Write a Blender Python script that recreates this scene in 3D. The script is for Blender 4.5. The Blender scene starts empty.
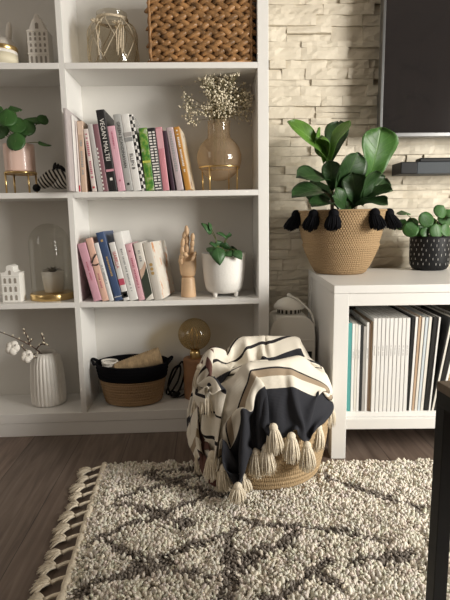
import bpy, bmesh, math, random
import numpy as np
from mathutils import Vector, Matrix, noise
random.seed(7); RNG = np.random.default_rng(11)
PI = math.pi
SC = bpy.context.scene
COL = SC.collection

# ------------------------------------------------------------------ camera
C0 = Vector((.4277, -1.5822, .7079))
FW = Vector((0.03740151, 0.98637465, -0.16020665))
RT = Vector((0.99905019, -0.04049527, -0.01608875))
UP = Vector((0.02235715, 0.15945274, 0.98695237))
FPX = 490.868
cd = bpy.data.cameras.new('camera'); cam = bpy.data.objects.new('camera', cd); COL.objects.link(cam)
cd.sensor_fit = 'VERTICAL'; cd.sensor_height = 36; cd.lens = FPX / 600 * 36; cd.clip_start = .02
cam.matrix_world = Matrix(((RT.x, UP.x, -FW.x, C0.x), (RT.y, UP.y, -FW.y, C0.y), (RT.z, UP.z, -FW.z, C0.z), (0, 0, 0, 1)))
SC.camera = cam
SC.view_settings.view_transform = 'Standard'; SC.view_settings.look = 'None'
SC.view_settings.gamma = 1; SC.view_settings.use_curve_mapping = False
SC.view_settings.exposure = 0

def at(u, v, Y):                     # the point of the room at depth Y seen at photo pixel u, v
    q = FW + RT * ((u - 225) / FPX) - UP * ((v - 300) / FPX)
    return C0 + q * ((Y - C0.y) / q.y)

# ------------------------------------------------------------------ materials
MATS = {}
def mat(name, col, rough=.6, metal=0., var=0., vscale=30., bump=0., bscale=200., spec=.5, trans=0., ior=1.45, sss=0., coat=0., alpha=1.):
    if name in MATS: return MATS[name]
    m = bpy.data.materials.new(name); m.use_nodes = True
    nt = m.node_tree; b = nt.nodes['Principled BSDF']
    b.inputs['Base Color'].default_value = (*col, 1); b.inputs['Roughness'].default_value = rough
    b.inputs['Metallic'].default_value = metal; b.inputs['Specular IOR Level'].default_value = spec
    b.inputs['Transmission Weight'].default_value = trans; b.inputs['IOR'].default_value = ior
    b.inputs['Coat Weight'].default_value = coat
    if sss: b.inputs['Subsurface Weight'].default_value = sss; b.inputs['Subsurface Radius'].default_value = (.01, .006, .004)
    tc = nt.nodes.new('ShaderNodeTexCoord')
    if var:
        n = nt.nodes.new('ShaderNodeTexNoise'); n.inputs['Scale'].default_value = vscale; n.inputs['Detail'].default_value = 4
        nt.links.new(tc.outputs['Object'], n.inputs['Vector'])
        r = nt.nodes.new('ShaderNodeValToRGB'); nt.links.new(n.outputs['Fac'], r.inputs['Fac'])
        r.color_ramp.elements[0].position = .3; r.color_ramp.elements[1].position = .7
        r.color_ramp.elements[0].color = (*[max(0, c * (1 - var)) for c in col], 1)
        r.color_ramp.elements[1].color = (*[min(1, c * (1 + var)) for c in col], 1)
        nt.links.new(r.outputs['Color'], b.inputs['Base Color'])
    if bump:
        n = nt.nodes.new('ShaderNodeTexNoise'); n.inputs['Scale'].default_value = bscale; n.inputs['Detail'].default_value = 3
        nt.links.new(tc.outputs['Object'], n.inputs['Vector'])
        bp = nt.nodes.new('ShaderNodeBump'); bp.inputs['Strength'].default_value = bump; bp.inputs['Distance'].default_value = .002
        nt.links.new(n.outputs['Fac'], bp.inputs['Height']); nt.links.new(bp.outputs['Normal'], b.inputs['Normal'])
    MATS[name] = m
    return m
def nodes(m): return m.node_tree, m.node_tree.nodes['Principled BSDF']
def add(nt, t, **kw):
    n = nt.nodes.new(t)
    for k, v in kw.items():
        if k in n.inputs: n.inputs[k].default_value = v
        else: setattr(n, k, v)
    return n
def ramp(nt, fac, stops, const=False):
    r = nt.nodes.new('ShaderNodeValToRGB'); e = r.color_ramp.elements
    if const: r.color_ramp.interpolation = 'CONSTANT'
    while len(e) < len(stops): e.new(.5)
    for el, (p, c) in zip(e, stops): el.position = p; el.color = (*c, 1)
    nt.links.new(fac, r.inputs['Fac']); return r

M = {}
M['white'] = mat('white_lacquer', (.80, .785, .76), .42, bump=.02, bscale=500)
M['white_back'] = mat('white_back_board', (.74, .72, .68), .6)
M['cream_plastic'] = mat('cream_enamel', (.76, .73, .67), .4)
M['ceramic'] = mat('white_ceramic', (.82, .79, .74), .3, bump=.05, bscale=120)
M['ceramic_matt'] = mat('matt_white_ceramic', (.78, .74, .68), .65, bump=.05, bscale=300)
M['hole'] = mat('dark_hollow', (.05, .045, .04), .9); M['soft_hole'] = mat('ceramic_hollow', (.32, .29, .25), .9)
M['gold'] = mat('brushed_gold', (.72, .52, .24), .28, 1.)
M['pink_pot'] = mat('pink_glaze', (.87, .62, .53), .3, coat=.2)
M['black'] = mat('black_satin', (.010, .010, .011), .5, spec=.25)
M['black_cloth'] = mat('black_yarn', (.008, .008, .010), .95, bump=.5, bscale=400, spec=.08)
M['soil'] = mat('potting_soil', (.035, .025, .018), .95, bump=.8, bscale=150)
M['paper'] = mat('page_paper', (.74, .71, .65), .8)
M['wood_light'] = mat('pale_wood', (.56, .38, .23), .5, var=.12, vscale=25)
M['wood_warm'] = mat('warm_brown_wood', (.33, .17, .085), .5, var=.25, vscale=20)
M['stem'] = mat('green_stem', (.16, .20, .06), .5)
M['twig'] = mat('brown_twig', (.09, .055, .04), .8)
M['bark'] = mat('grey_brown_bark', (.16, .12, .085), .8)
M['twine'] = mat('jute_twine', (.58, .49, .36), .9, var=.2, vscale=200, bump=.6, bscale=500)
M['raffia'] = mat('tan_raffia', (.46, .33, .19), .8, var=.25, vscale=60, bump=.5, bscale=300)
M['flower'] = mat('dried_cream_flower', (.82, .74, .57), .8)
M['cotton'] = mat('cotton_boll', (.78, .74, .68), .95, bump=.6, bscale=150)
M['yarn'] = mat('cream_tassel_yarn', (.74, .66, .53), .95, var=.12, vscale=150, bump=.3, bscale=400)
M['silver'] = mat('silver_metal', (.17, .17, .17), .35, .8)
M['soundbar_grey'] = mat('slate_grey_mesh', (.055, .063, .072), .6, bump=.2, bscale=900, spec=.3)
M['mag_white'] = mat('magazine_white', (.80, .79, .77), .45)
M['table_wood'] = mat('dark_brown_board', (.11, .08, .055), .5, var=.2, vscale=40)
M['inside'] = mat('shaded_inner_board', (.07, .06, .05), .8)  # dark tone holds the shade inside the sideboard cell

def leaf_mat(name, c, vein):
    m = mat(name, c, .43); nt, b = nodes(m)
    uv = add(nt, 'ShaderNodeUVMap'); sx = add(nt, 'ShaderNodeSeparateXYZ'); nt.links.new(uv.outputs['UV'], sx.inputs[0])
    a = add(nt, 'ShaderNodeMath', operation='ABSOLUTE'); nt.links.new(sx.outputs['Y'], a.inputs[0])
    mid = ramp(nt, a.outputs[0], [(0, (1, 1, 1)), (.06, (0, 0, 0))])
    k = add(nt, 'ShaderNodeMath', operation='MULTIPLY_ADD'); nt.links.new(a.outputs[0], k.inputs[0]); k.inputs[1].default_value = -.28
    nt.links.new(sx.outputs['X'], k.inputs[2])
    mm = add(nt, 'ShaderNodeMath', operation='PINGPONG'); nt.links.new(k.outputs[0], mm.inputs[0]); mm.inputs[1].default_value = .06
    vs = ramp(nt, mm.outputs[0], [(0, (.7, .7, .7)), (.008, (0, 0, 0))])
    mx = add(nt, 'ShaderNodeMix', data_type='RGBA', blend_type='LIGHTEN'); mx.inputs['Factor'].default_value = 1
    nt.links.new(mid.outputs[0], mx.inputs[6]); nt.links.new(vs.outputs[0], mx.inputs[7])
    n = add(nt, 'ShaderNodeTexNoise', Scale=25.); tc = add(nt, 'ShaderNodeTexCoord'); nt.links.new(tc.outputs['Object'], n.inputs['Vector'])
    base = ramp(nt, n.outputs['Fac'], [(.35, tuple(x * .8 for x in c)), (.65, tuple(min(1, x * 1.2) for x in c))])
    fin = add(nt, 'ShaderNodeMix', data_type='RGBA'); nt.links.new(mx.outputs[2], fin.inputs['Factor'])
    nt.links.new(base.outputs[0], fin.inputs[6]); fin.inputs[7].default_value = (*vein, 1)
    nt.links.new(fin.outputs[2], b.inputs['Base Color'])
    bp = add(nt, 'ShaderNodeBump', Strength=.35, Distance=.002, invert=True); nt.links.new(mx.outputs[2], bp.inputs['Height']); nt.links.new(bp.outputs['Normal'], b.inputs['Normal'])
    b.inputs['Transmission Weight'].default_value = 0
    return m
M['fig'] = leaf_mat('fig_leaf', (.020, .054, .014), (.05, .10, .03)); M['fig_mid'] = leaf_mat('mid_fig_leaf', (.045, .125, .022), (.10, .20, .05))
M['fig_young'] = leaf_mat('young_fig_leaf', (.085, .19, .025), (.14, .27, .06))
M['pilea'] = leaf_mat('pilea_leaf', (.035, .105, .022), (.045, .13, .03))
M['pothos'] = leaf_mat('small_plant_leaf', (.035, .10, .03), (.07, .15, .05))

def uv_weave(name, c1, c2, su, sv, strength=.8, rough=.8, dist=.003):
    """woven straw: diagonal twill from the UV of a turned surface (UV in metres)"""
    m = mat(name, c1, rough); nt, b = nodes(m)
    uv = add(nt, 'ShaderNodeUVMap'); mp = add(nt, 'ShaderNodeMapping'); mp.inputs['Scale'].default_value = (su, sv, 1)
    nt.links.new(uv.outputs['UV'], mp.inputs['Vector'])
    sx = add(nt, 'ShaderNodeSeparateXYZ'); nt.links.new(mp.outputs[0], sx.inputs[0])
    row = add(nt, 'ShaderNodeMath', operation='FLOOR'); nt.links.new(sx.outputs['Y'], row.inputs[0])
    par = add(nt, 'ShaderNodeMath', operation='MULTIPLY'); nt.links.new(row.outputs[0], par.inputs[0]); par.inputs[1].default_value = .5
    xx = add(nt, 'ShaderNodeMath', operation='ADD'); nt.links.new(sx.outputs['X'], xx.inputs[0]); nt.links.new(par.outputs[0], xx.inputs[1])
    fx = add(nt, 'ShaderNodeMath', operation='PINGPONG'); nt.links.new(xx.outputs[0], fx.inputs[0]); fx.inputs[1].default_value = .5
    fy = add(nt, 'ShaderNodeMath', operation='PINGPONG'); nt.links.new(sx.outputs['Y'], fy.inputs[0]); fy.inputs[1].default_value = .5
    sm = add(nt, 'ShaderNodeMath', operation='MULTIPLY'); nt.links.new(fx.outputs[0], sm.inputs[0]); nt.links.new(fy.outputs[0], sm.inputs[1])
    h = ramp(nt, sm.outputs[0], [(0, (0, 0, 0)), (.16, (1, 1, 1))])
    n = add(nt, 'ShaderNodeTexNoise', Scale=2.2, Detail=5.); nt.links.new(mp.outputs[0], n.inputs['Vector'])
    cr = ramp(nt, n.outputs['Fac'], [(.3, c2), (.65, c1)])
    nt.links.new(cr.outputs[0], b.inputs['Base Color'])
    bp = add(nt, 'ShaderNodeBump', Strength=strength, Distance=dist); nt.links.new(h.outputs[0], bp.inputs['Height']); nt.links.new(bp.outputs['Normal'], b.inputs['Normal'])
    return m
M['seagrass'] = uv_weave('woven_seagrass', (.41, .275, .145), (.24, .155, .075), 110, 130)
M['rope'] = uv_weave('coiled_rope', (.46, .33, .19), (.29, .20, .105), 160, 60, .5)
M['jute_coil'] = uv_weave('brown_jute_coil', (.40, .26, .14), (.27, .17, .09), 160, 60, .5)
M['hyacinth'] = mat('water_hyacinth', (.27, .14, .055), .42, var=.6, vscale=45, bump=.6, bscale=180)

def glass(name, tint, rough=.02, sheen=0., sheen_col=(.6, .45, .3)):
    """clear pane: fresnel mirror over tinted see-through"""
    m = bpy.data.materials.new(name); m.use_nodes = True; nt = m.node_tree; nt.nodes.clear()
    o = nt.nodes.new('ShaderNodeOutputMaterial'); t = nt.nodes.new('ShaderNodeBsdfTransparent'); g = nt.nodes.new('ShaderNodeBsdfGlossy')
    t.inputs['Color'].default_value = (*tint, 1); g.inputs['Roughness'].default_value = rough
    lw = nt.nodes.new('ShaderNodeLayerWeight'); lw.inputs['Blend'].default_value = .25
    r = ramp(nt, lw.outputs['Facing'], [(0, (.05, .05, .05)), (.6, (.12, .12, .12)), (1, (.75, .75, .75))])
    mx = nt.nodes.new('ShaderNodeMixShader'); nt.links.new(r.outputs[0], mx.inputs[0]); nt.links.new(t.outputs[0], mx.inputs[1]); nt.links.new(g.outputs[0], mx.inputs[2])
    if sheen:                     # lustre film painted in for reflected light: a thin diffuse veil
        d = nt.nodes.new('ShaderNodeBsdfDiffuse'); d.inputs['Color'].default_value = (*sheen_col, 1); m2 = nt.nodes.new('ShaderNodeMixShader'); m2.inputs[0].default_value = sheen
        nt.links.new(mx.outputs[0], m2.inputs[1]); nt.links.new(d.outputs[0], m2.inputs[2]); mx = m2
    nt.links.new(mx.outputs[0], o.inputs[0]); return m
M['glass'] = glass('clear_glass', (.92, .92, .90))
M['glass_jar'] = glass('jar_glass', (.88, .84, .76), .02, .05, (.55, .5, .4))
M['amber'] = glass('amber_glass', (.93, .86, .76), .03, .20, (.66, .50, .34))
M['smoke'] = glass('gold_tinted_bulb_glass', (.80, .70, .50), .04, .10, (.6, .48, .28))

# ------------------------------------------------------------------ mesh builder
def wloc(o):
    p = Vector(o.location)
    while o.parent: o = o.parent; p = p + Vector(o.location)
    return p
class MB:
    def __init__(s): s.v = []; s.f = []; s.uv = []; s.has_uv = False; s.mi = []
    def raw(s, vs, fs, uvs=None, mi=0):
        k = len(s.v); s.v += [Vector(p) for p in vs]; s.f += [tuple(i + k for i in f) for f in fs]; s.mi += [mi] * len(fs)
        if uvs: s.uv += list(uvs); s.has_uv = True
        else: s.uv += [(0, 0)] * len(vs)
        return s
    def box(s, x0, x1, y0, y1, z0, z1, mtx=None, mi=0):
        vs = [(x, y, z) for x in (x0, x1) for y in (y0, y1) for z in (z0, z1)]
        if mtx is not None: vs = [mtx @ Vector(p) for p in vs]
        return s.raw(vs, [(0, 1, 3, 2), (4, 6, 7, 5), (0, 4, 5, 1), (2, 3, 7, 6), (0, 2, 6, 4), (1, 5, 7, 3)], mi=mi)
    def lathe(s, prof, c=(0, 0, 0), seg=32, sy=1., rf=None, a0=PI / 2, mtx=None, mi=0):
        vs, uvs, fs = [], [], []; L = 0; rm = max(r for r, z in prof)
        for i, (r, z) in enumerate(prof):
            if i: L += math.hypot(r - prof[i - 1][0], z - prof[i - 1][1])
            for j in range(seg + 1):
                a = a0 + 2 * PI * j / seg; rr = r * (rf(a, z, i) if rf else 1)
                p = Vector((rr * math.cos(a), rr * math.sin(a) * sy, z))
                p = (mtx @ p) if mtx is not None else p + Vector(c)
                vs.append(p); uvs.append((j / seg * 2 * PI * rm, L))
        n = seg + 1
        for i in range(len(prof) - 1):
            for j in range(seg): fs.append((i * n + j, i * n + j + 1, (i + 1) * n + j + 1, (i + 1) * n + j))
        return s.raw(vs, fs, uvs, mi)
    def ball(s, c, r, seg=16, rings=10, mtx=None):
        r = (r, r, r) if not hasattr(r, '__len__') else r
        vs = []; fs = []
        for i in range(rings + 1):
            t = PI * i / rings
            for j in range(seg):
                a = 2 * PI * j / seg
                p = Vector((r[0] * math.sin(t) * math.cos(a), r[1] * math.sin(t) * math.sin(a), r[2] * math.cos(t)))
                if mtx is not None: p = mtx @ p
                vs.append(p + Vector(c))
        for i in range(rings):
            for j in range(seg):
                k = (j + 1) % seg; fs.append((i * seg + j, (i + 1) * seg + j, (i + 1) * seg + k, i * seg + k))
        return s.raw(vs, fs)
    def tube(s, pts, rad, sides=8, cap=True):
        pts = [Vector(p) for p in pts]; n = len(pts)
        rad = rad if hasattr(rad, '__len__') else [rad] * n
        vs = []; fs = []; ref = None
        for i, p in enumerate(pts):
            d = (pts[min(i + 1, n - 1)] - pts[max(i - 1, 0)])
            d = d.normalized() if d.length > 1e-9 else Vector((0, 0, 1))
            if ref is None: ref = d.orthogonal().normalized()
            ref = (ref - d * ref.dot(d)); ref = ref.normalized() if ref.length > 1e-6 else d.orthogonal().normalized()
            b = d.cross(ref)
            for j in range(sides):
                a = 2 * PI * j / sides; vs.append(p + (ref * math.cos(a) + b * math.sin(a)) * rad[i])
        for i in range(n - 1):
            for j in range(sides):
                k = (j + 1) % sides; fs.append((i * sides + j, i * sides + k, (i + 1) * sides + k, (i + 1) * sides + j))
        if cap: fs.append(tuple(range(sides))[::-1]); fs.append(tuple(range((n - 1) * sides, n * sides)))
        return s.raw(vs, fs)
    def prism(s, poly, y0, y1, mtx=None):     # outline in x,z pushed along y
        n = len(poly); vs = [(x, y0, z) for x, z in poly] + [(x, y1, z) for x, z in poly]
        if mtx is not None: vs = [mtx @ Vector(p) for p in vs]
        return s.raw(vs, [tuple(range(n)), tuple(range(2 * n - 1, n - 1, -1))] + [(i, i + n, (i + 1) % n + n, (i + 1) % n) for i in range(n)])
    def build(s, name, m, parent=None, world=True, smooth=False, bevel=0, solid=0, sub=0, autosmooth=None):
        off = wloc(parent) if (parent and world) else Vector((0, 0, 0))
        me = bpy.data.meshes.new(name); me.from_pydata([tuple(p - off) for p in s.v], [], s.f)
        for mm in (m if isinstance(m, (list, tuple)) else [m]): me.materials.append(mm)
        if any(s.mi): me.polygons.foreach_set('material_index', s.mi)
        if s.has_uv:
            ul = me.uv_layers.new(name='UVMap'); idx = np.empty(len(me.loops), dtype=np.int32); me.loops.foreach_get('vertex_index', idx)
            ul.data.foreach_set('uv', np.array(s.uv, dtype=np.float32)[idx].ravel())
        bm = bmesh.new(); bm.from_mesh(me); bmesh.ops.recalc_face_normals(bm, faces=bm.faces); bm.to_mesh(me); bm.free()
        if smooth: me.polygons.foreach_set('use_smooth', [True] * len(me.polygons))
        me.update()
        o = bpy.data.objects.new(name, me); COL.objects.link(o)
        if parent: o.parent = parent
        if solid: md = o.modifiers.new('solid', 'SOLIDIFY'); md.thickness = solid; md.offset = 0
        if bevel: md = o.modifiers.new('bevel', 'BEVEL'); md.width = bevel; md.segments = 2; md.limit_method = 'ANGLE'; md.angle_limit = .6
        if sub: md = o.modifiers.new('sub', 'SUBSURF'); md.levels = sub; md.render_levels = sub
        return o
def thing(name, label, cat, loc=(0, 0, 0), rot=(0, 0, 0), group=None):
    o = bpy.data.objects.new(name, None); COL.objects.link(o); o.location = loc; o.rotation_euler = rot
    o.empty_display_size = .02
    return tag(o, label, cat, group)
def tag(o, label=None, cat=None, group=None, kind=None):
    if label: o['label'] = label
    if cat: o['category'] = cat
    if group: o['group'] = group
    if kind: o['kind'] = kind
    return o
def struct(o): o['kind'] = 'structure'; return o
def copy_tree(o, parent=None):
    c = o.copy(); COL.objects.link(c)
    if parent: c.parent = parent
    for ch in o.children: copy_tree(ch, c)
    return c
def bez(p0, p1, p2, n=10):
    p0, p1, p2 = Vector(p0), Vector(p1), Vector(p2)
    return [p0 * (1 - t) ** 2 + p1 * 2 * t * (1 - t) + p2 * t * t for t in [i / n for i in range(n + 1)]]
def catmull(P, n=6):
    P = [Vector(p) for p in P]; out = []
    for i in range(len(P) - 1):
        a, b, c, d = P[max(i - 1, 0)], P[i], P[i + 1], P[min(i + 2, len(P) - 1)]
        for k in range(n):
            t = k / n; out.append(.5 * ((2 * b) + (c - a) * t + (2 * a - 5 * b + 4 * c - d) * t * t + (3 * b - a - 3 * c + d) * t ** 3))
    out.append(P[-1]); return out
_tc = {}
def text_geo(body, size):
    key = (body, size)
    if key in _tc: return _tc[key]
    cu = bpy.data.curves.new('t', 'FONT'); cu.body = body; cu.size = size; cu.resolution_u = 2; cu.extrude = .0002
    cu.align_x = 'CENTER'; cu.align_y = 'CENTER'
    o = bpy.data.objects.new('t', cu); COL.objects.link(o)
    me = o.evaluated_get(bpy.context.evaluated_depsgraph_get()).to_mesh()
    r = ([v.co.copy() for v in me.vertices], [tuple(p.vertices) for p in me.polygons])
    bpy.data.objects.remove(o); bpy.data.curves.remove(cu)
    _tc[key] = r; return r

SHAPES = {
 'obovate': [(0, .05), (.1, .14), (.25, .26), (.45, .38), (.65, .49), (.8, .5), (.9, .42), (.97, .25), (1, .05)],
 'ovate': [(0, .06), (.08, .28), (.22, .46), (.4, .5), (.6, .42), (.8, .25), (.93, .1), (1, .01)],
 'round': [(0, .08), (.04, .22), (.14, .37), (.3, .47), (.5, .5), (.7, .46), (.86, .35), (.96, .2), (1, .05)],
 'long': [(0, .05), (.15, .3), (.4, .5), (.6, .46), (.8, .3), (1, .02)]}
def prof(sh, t):
    P = SHAPES[sh]
    for (a, b), (c, d) in zip(P, P[1:]):
        if t <= c: return b + (d - b) * (t - a) / (c - a)
    return P[-1][1]
def leaf_geo(base, tip, width, face, shape='ovate', cup=.15, bend=.15, wave=0., ns=12, nt=8, seed=0):
    """leaf blade from base to tip; face = the way its upper side looks"""
    base, tip, face = Vector(base), Vector(tip), Vector(face)
    ax = tip - base; L = ax.length; ax.normalize()
    nrm = (face - ax * face.dot(ax)).normalized(); side = ax.cross(nrm)
    vs, uvs, fs = [], [], []
    for i in range(ns + 1):
        s = i / ns; w = prof(shape, s) * width
        c = base + ax * (s * L) + nrm * (bend * L * math.sin(PI * s))
        for j in range(nt + 1):
            t = -1 + 2 * j / nt
            z = cup * width * t * t + wave * width * abs(t) * math.sin(s * 9 + seed + (2 if t > 0 else 0))
            vs.append(c + side * (t * w) + nrm * z); uvs.append((s, t))
    n = nt + 1
    for i in range(ns):
        for j in range(nt): fs.append((i * n + j, i * n + j + 1, (i + 1) * n + j + 1, (i + 1) * n + j))
    return vs, fs, uvs
def leaf(parent, m, *a, name='leaf', world=True, **k):
    b = MB(); vs, fs, uvs = leaf_geo(*a, **k); b.raw(vs, fs, uvs)
    return b.build(name, m, parent, smooth=True, solid=.0009, world=world)
# ------------------------------------------------------------------ the room
WALL_Y = .285
def floor_mat():
    m = mat('brown_laminate', (.10, .075, .06), .45); nt, b = nodes(m)
    tc = add(nt, 'ShaderNodeTexCoord'); mp = add(nt, 'ShaderNodeMapping'); mp.inputs['Rotation'].default_value = (0, 0, PI / 2)
    nt.links.new(tc.outputs['Object'], mp.inputs['Vector'])
    br = add(nt, 'ShaderNodeTexBrick'); nt.links.new(mp.outputs[0], br.inputs['Vector'])
    br.inputs['Scale'].default_value = 1; br.inputs['Brick Width'].default_value = 1.2; br.inputs['Row Height'].default_value = .16
    br.inputs['Mortar Size'].default_value = .0012; br.inputs['Color1'].default_value = (.9, .9, .9, 1); br.inputs['Color2'].default_value = (1.15, 1.1, 1.08, 1); br.inputs['Mortar'].default_value = (.35, .35, .35, 1)
    br.offset = .37
    mp2 = add(nt, 'ShaderNodeMapping'); mp2.inputs['Scale'].default_value = (22, 1.6, 1); nt.links.new(tc.outputs['Object'], mp2.inputs['Vector'])
    n = add(nt, 'ShaderNodeTexNoise', Scale=2.2, Detail=8., Distortion=1.2); nt.links.new(mp2.outputs[0], n.inputs['Vector'])
    cr = ramp(nt, n.outputs['Fac'], [(.25, (.085, .062, .05)), (.5, (.15, .112, .09)), (.75, (.21, .165, .135))])
    mx = add(nt, 'ShaderNodeMix', data_type='RGBA', blend_type='MULTIPLY'); mx.inputs['Factor'].default_value = 1
    nt.links.new(cr.outputs[0], mx.inputs[6]); nt.links.new(br.outputs['Color'], mx.inputs[7]); nt.links.new(mx.outputs[2], b.inputs['Base Color'])
    bp = add(nt, 'ShaderNodeBump', Strength=.25, Distance=.001); nt.links.new(n.outputs['Fac'], bp.inputs['Height']); nt.links.new(bp.outputs['Normal'], b.inputs['Normal'])
    return m
RX0, RX1, RY0, RY1, RZ = -1.9, 2.75, -3.6, .36, 2.55
plaster = mat('warm_plaster', (.34, .30, .26), .85, bump=.1, bscale=80)
struct(MB().box(RX0, RX1, RY0, RY1, -.06, 0).build('floor', floor_mat()))
struct(MB().box(RX0, RX1, RY0, RY1, RZ, RZ + .06).build('ceiling', mat('ceiling_paint', (.45, .41, .36), .9)))
struct(MB().box(RX0 - .1, RX0, RY0, RY1, 0, RZ).build('wall_left', plaster))
struct(MB().box(RX0, RX1, RY0 - .1, RY0, 0, RZ).build('wall_front', plaster))
WIN = (-2.1, -.9, .5, 1.6)
w = MB(); w.box(RX1, RX1 + .12, RY0, WIN[0], 0, RZ); w.box(RX1, RX1 + .12, WIN[1], RY1, 0, RZ); w.box(RX1, RX1 + .12, WIN[0], WIN[1], 0, WIN[2]); w.box(RX1, RX1 + .12, WIN[0], WIN[1], WIN[3], RZ)
struct(w.build('wall_right', plaster))
w = MB()
for a in (WIN[0], (WIN[0] + WIN[1]) / 2 - .03, WIN[1] - .06): w.box(RX1 + .02, RX1 + .08, a, a + .06, WIN[2], WIN[3])
w.box(RX1 + .02, RX1 + .08, WIN[0], WIN[1], WIN[2], WIN[2] + .06); w.box(RX1 + .02, RX1 + .08, WIN[0], WIN[1], WIN[3] - .06, WIN[3])
win = struct(w.build('window_1', M['white'], bevel=.004))
MB().box(RX1 + .045, RX1 + .051, WIN[0] + .06, WIN[1] - .06, WIN[2] + .06, WIN[3] - .06).build('pane', M['glass'], win)

# stone veneer: rows of split-face ledge stones, each with its own depth and rough face
def stone_mat():
    m = mat('cream_ledgestone', (.66, .59, .47), .8); nt, b = nodes(m)
    tc = add(nt, 'ShaderNodeTexCoord'); n = add(nt, 'ShaderNodeTexNoise', Scale=9., Detail=6.); nt.links.new(tc.outputs['Object'], n.inputs['Vector'])
    cr = ramp(nt, n.outputs['Fac'], [(.3, (.60, .535, .43)), (.7, (.73, .665, .55))]); nt.links.new(cr.outputs[0], b.inputs['Base Color'])
    n2 = add(nt, 'ShaderNodeTexNoise', Scale=60., Detail=5.); nt.links.new(tc.outputs['Object'], n2.inputs['Vector'])
    bp = add(nt, 'ShaderNodeBump', Strength=.35, Distance=.004); nt.links.new(n2.outputs['Fac'], bp.inputs['Height']); nt.links.new(bp.outputs['Normal'], b.inputs['Normal'])
    return m
w = MB(); w.box(RX0, RX1, WALL_Y + .01, WALL_Y + .1, 0, RZ)
rs = random.Random(5); z = 0.
while z < 2.2:
    h = rs.choice([.022, .03, .036, .042, .05, .034]); x = .40 - rs.random() * .15
    while x < RX1 - .02:
        L = rs.choice([.07, .11, .16, .2, .26, .13]) * rs.uniform(.8, 1.25); x1 = min(x + L, RX1 - .001)
        sub = [(z, z + h)] if rs.random() > .22 or h < .04 else [(z, z + h * .48), (z + h * .5, z + h)]
        for za, zb in sub:
            d = rs.uniform(-.008, .008); tx, tz = rs.uniform(-.04, .04), rs.uniform(-.12, .12)
            nx = max(2, int((x1 - x) / .018)); nz = 3; g = .0006; vs = []; fs = []
            sd = rs.random() * 50
            for i in range(nx + 1):
                for k in range(nz + 1):
                    px = x + g + (x1 - x - 2 * g) * i / nx; pz = za + g + (zb - za - 2 * g) * k / nz
                    jx = noise.noise(Vector((px * 30, pz * 60, sd))) * .006
                    dd = d + tx * (px - (x + x1) / 2) + tz * (pz - (za + zb) / 2) + jx + noise.noise(Vector((px * 11, pz * 18, sd + 9))) * .006
                    edge = (i in (0, nx)) or (k in (0, nz))
                    vs.append((px, WALL_Y - .008 - dd + (.0018 if edge else 0), pz))
            q = nz + 1
            for i in range(nx):
                for k in range(nz): fs.append((i * q + k, i * q + k + 1, (i + 1) * q + k + 1, (i + 1) * q + k))
            # sides back to the wall
            ring = [i * q for i in range(nx + 1)] + [nx * q + k for k in range(1, q)] + [i * q + nz for i in range(nx - 1, -1, -1)] + [k for k in range(nz - 1, 0, -1)]
            b0 = len(vs); vs += [(vs[i][0], WALL_Y + .012, vs[i][2]) for i in ring]
            for i in range(len(ring)): j = (i + 1) % len(ring); fs.append((ring[i], ring[j], b0 + j, b0 + i))
            w.raw(vs, fs)
        x = x1
    z += h
struct(w.build('wall_back', stone_mat()))

# ------------------------------------------------------------------ bookcase
ZS = [1.1816, .8024, .4538]; T = .0177; ZB = .0798; XL, XM0, XM1, XR0, XR1 = -.58, 0., .0184, .5984, .632
bc = thing('bookcase', 'tall white open bookcase with two columns of shelves against the stone wall', 'bookcase', (0, 0, 0))
PD = .21
def panel(n, *b, **k): return MB().box(*b).build(n, k.get('m', M['white']), bc, bevel=.0012)
panel('side_panel', XL - .0336, XL, 0, PD, 0, 1.60); panel('side_panel', XR0, XR1, 0, PD, 0, 1.60)
panel('divider', XM0, XM1, .0005, .194, ZB, 1.565)
panel('top_panel', XL, XR0, 0, PD, 1.565, 1.60)
panel('base_panel', XL, XR0, 0, .194, .0474, ZB); panel('plinth', XL, XR0, .002, .02, 0, .0466)
panel('back_panel', XL, XR0, .194, .2, .0474, 1.565, m=M['white_back'])
for zz in ZS:
    panel('shelf', XL, XM0, 0, .194, zz - T, zz); panel('shelf', XM1, XR0, 0, .194, zz - T, zz)
# ------------------------------------------------------------------ TV, soundbar
tv = thing('television', 'black flat television with thin silver frame on the stone wall', 'television', (1.66, .2, 1.0))
X0, X1, Z0, Z1 = 1.04, 2.28, .985, 1.69
MB().box(X0 + .012, X1 - .012, .185, .235, Z0 + .012, Z1 - .012).build('housing', M['black'], tv, bevel=.004)
f = MB()
f.box(X0, X0 + .010, .17, .2, Z0, Z1); f.box(X1 - .01, X1, .17, .2, Z0, Z1); f.box(X0 + .01, X1 - .01, .17, .2, Z0, Z0 + .014); f.box(X0 + .01, X1 - .01, .17, .2, Z1 - .01, Z1)
f.build('frame', M['silver'], tv, bevel=.0015)
MB().box(X0 + .01, X1 - .01, .174, .186, Z0 + .014, Z1 - .01).build('screen', mat('tv_screen', (.019, .0165, .0165), .06, spec=1.), tv)
MB().box(1.5, 1.8, .235, .30, 1.2, 1.5).build('wall_bracket', M['black'], tv)
sb = thing('soundbar', 'slim dark soundbar under the television on the stone wall', 'soundbar', (1.5, .2, .857))
MB().box(1.112, 1.170, .148, .235, .857, .898).build('end_cap', M['black'], sb, bevel=.003)
MB().box(1.170, 2.0, .15, .235, .857, .898).build('body', M['soundbar_grey'], sb, bevel=.003)
MB().box(1.3, 1.36, .235, .30, .865, .89).build('wall_bracket', M['black'], sb); MB().box(1.75, 1.81, .235, .30, .865, .89).build('wall_bracket', M['black'], sb)
rc = thing('remote_control', 'slim black remote lying on top of the soundbar', 'remote control', (1.28, .19, .898))
rb_ = MB().box(1.185, 1.355, .165, .205, .8982, .912).build('body', M['black'], rc, bevel=.004)
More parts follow.
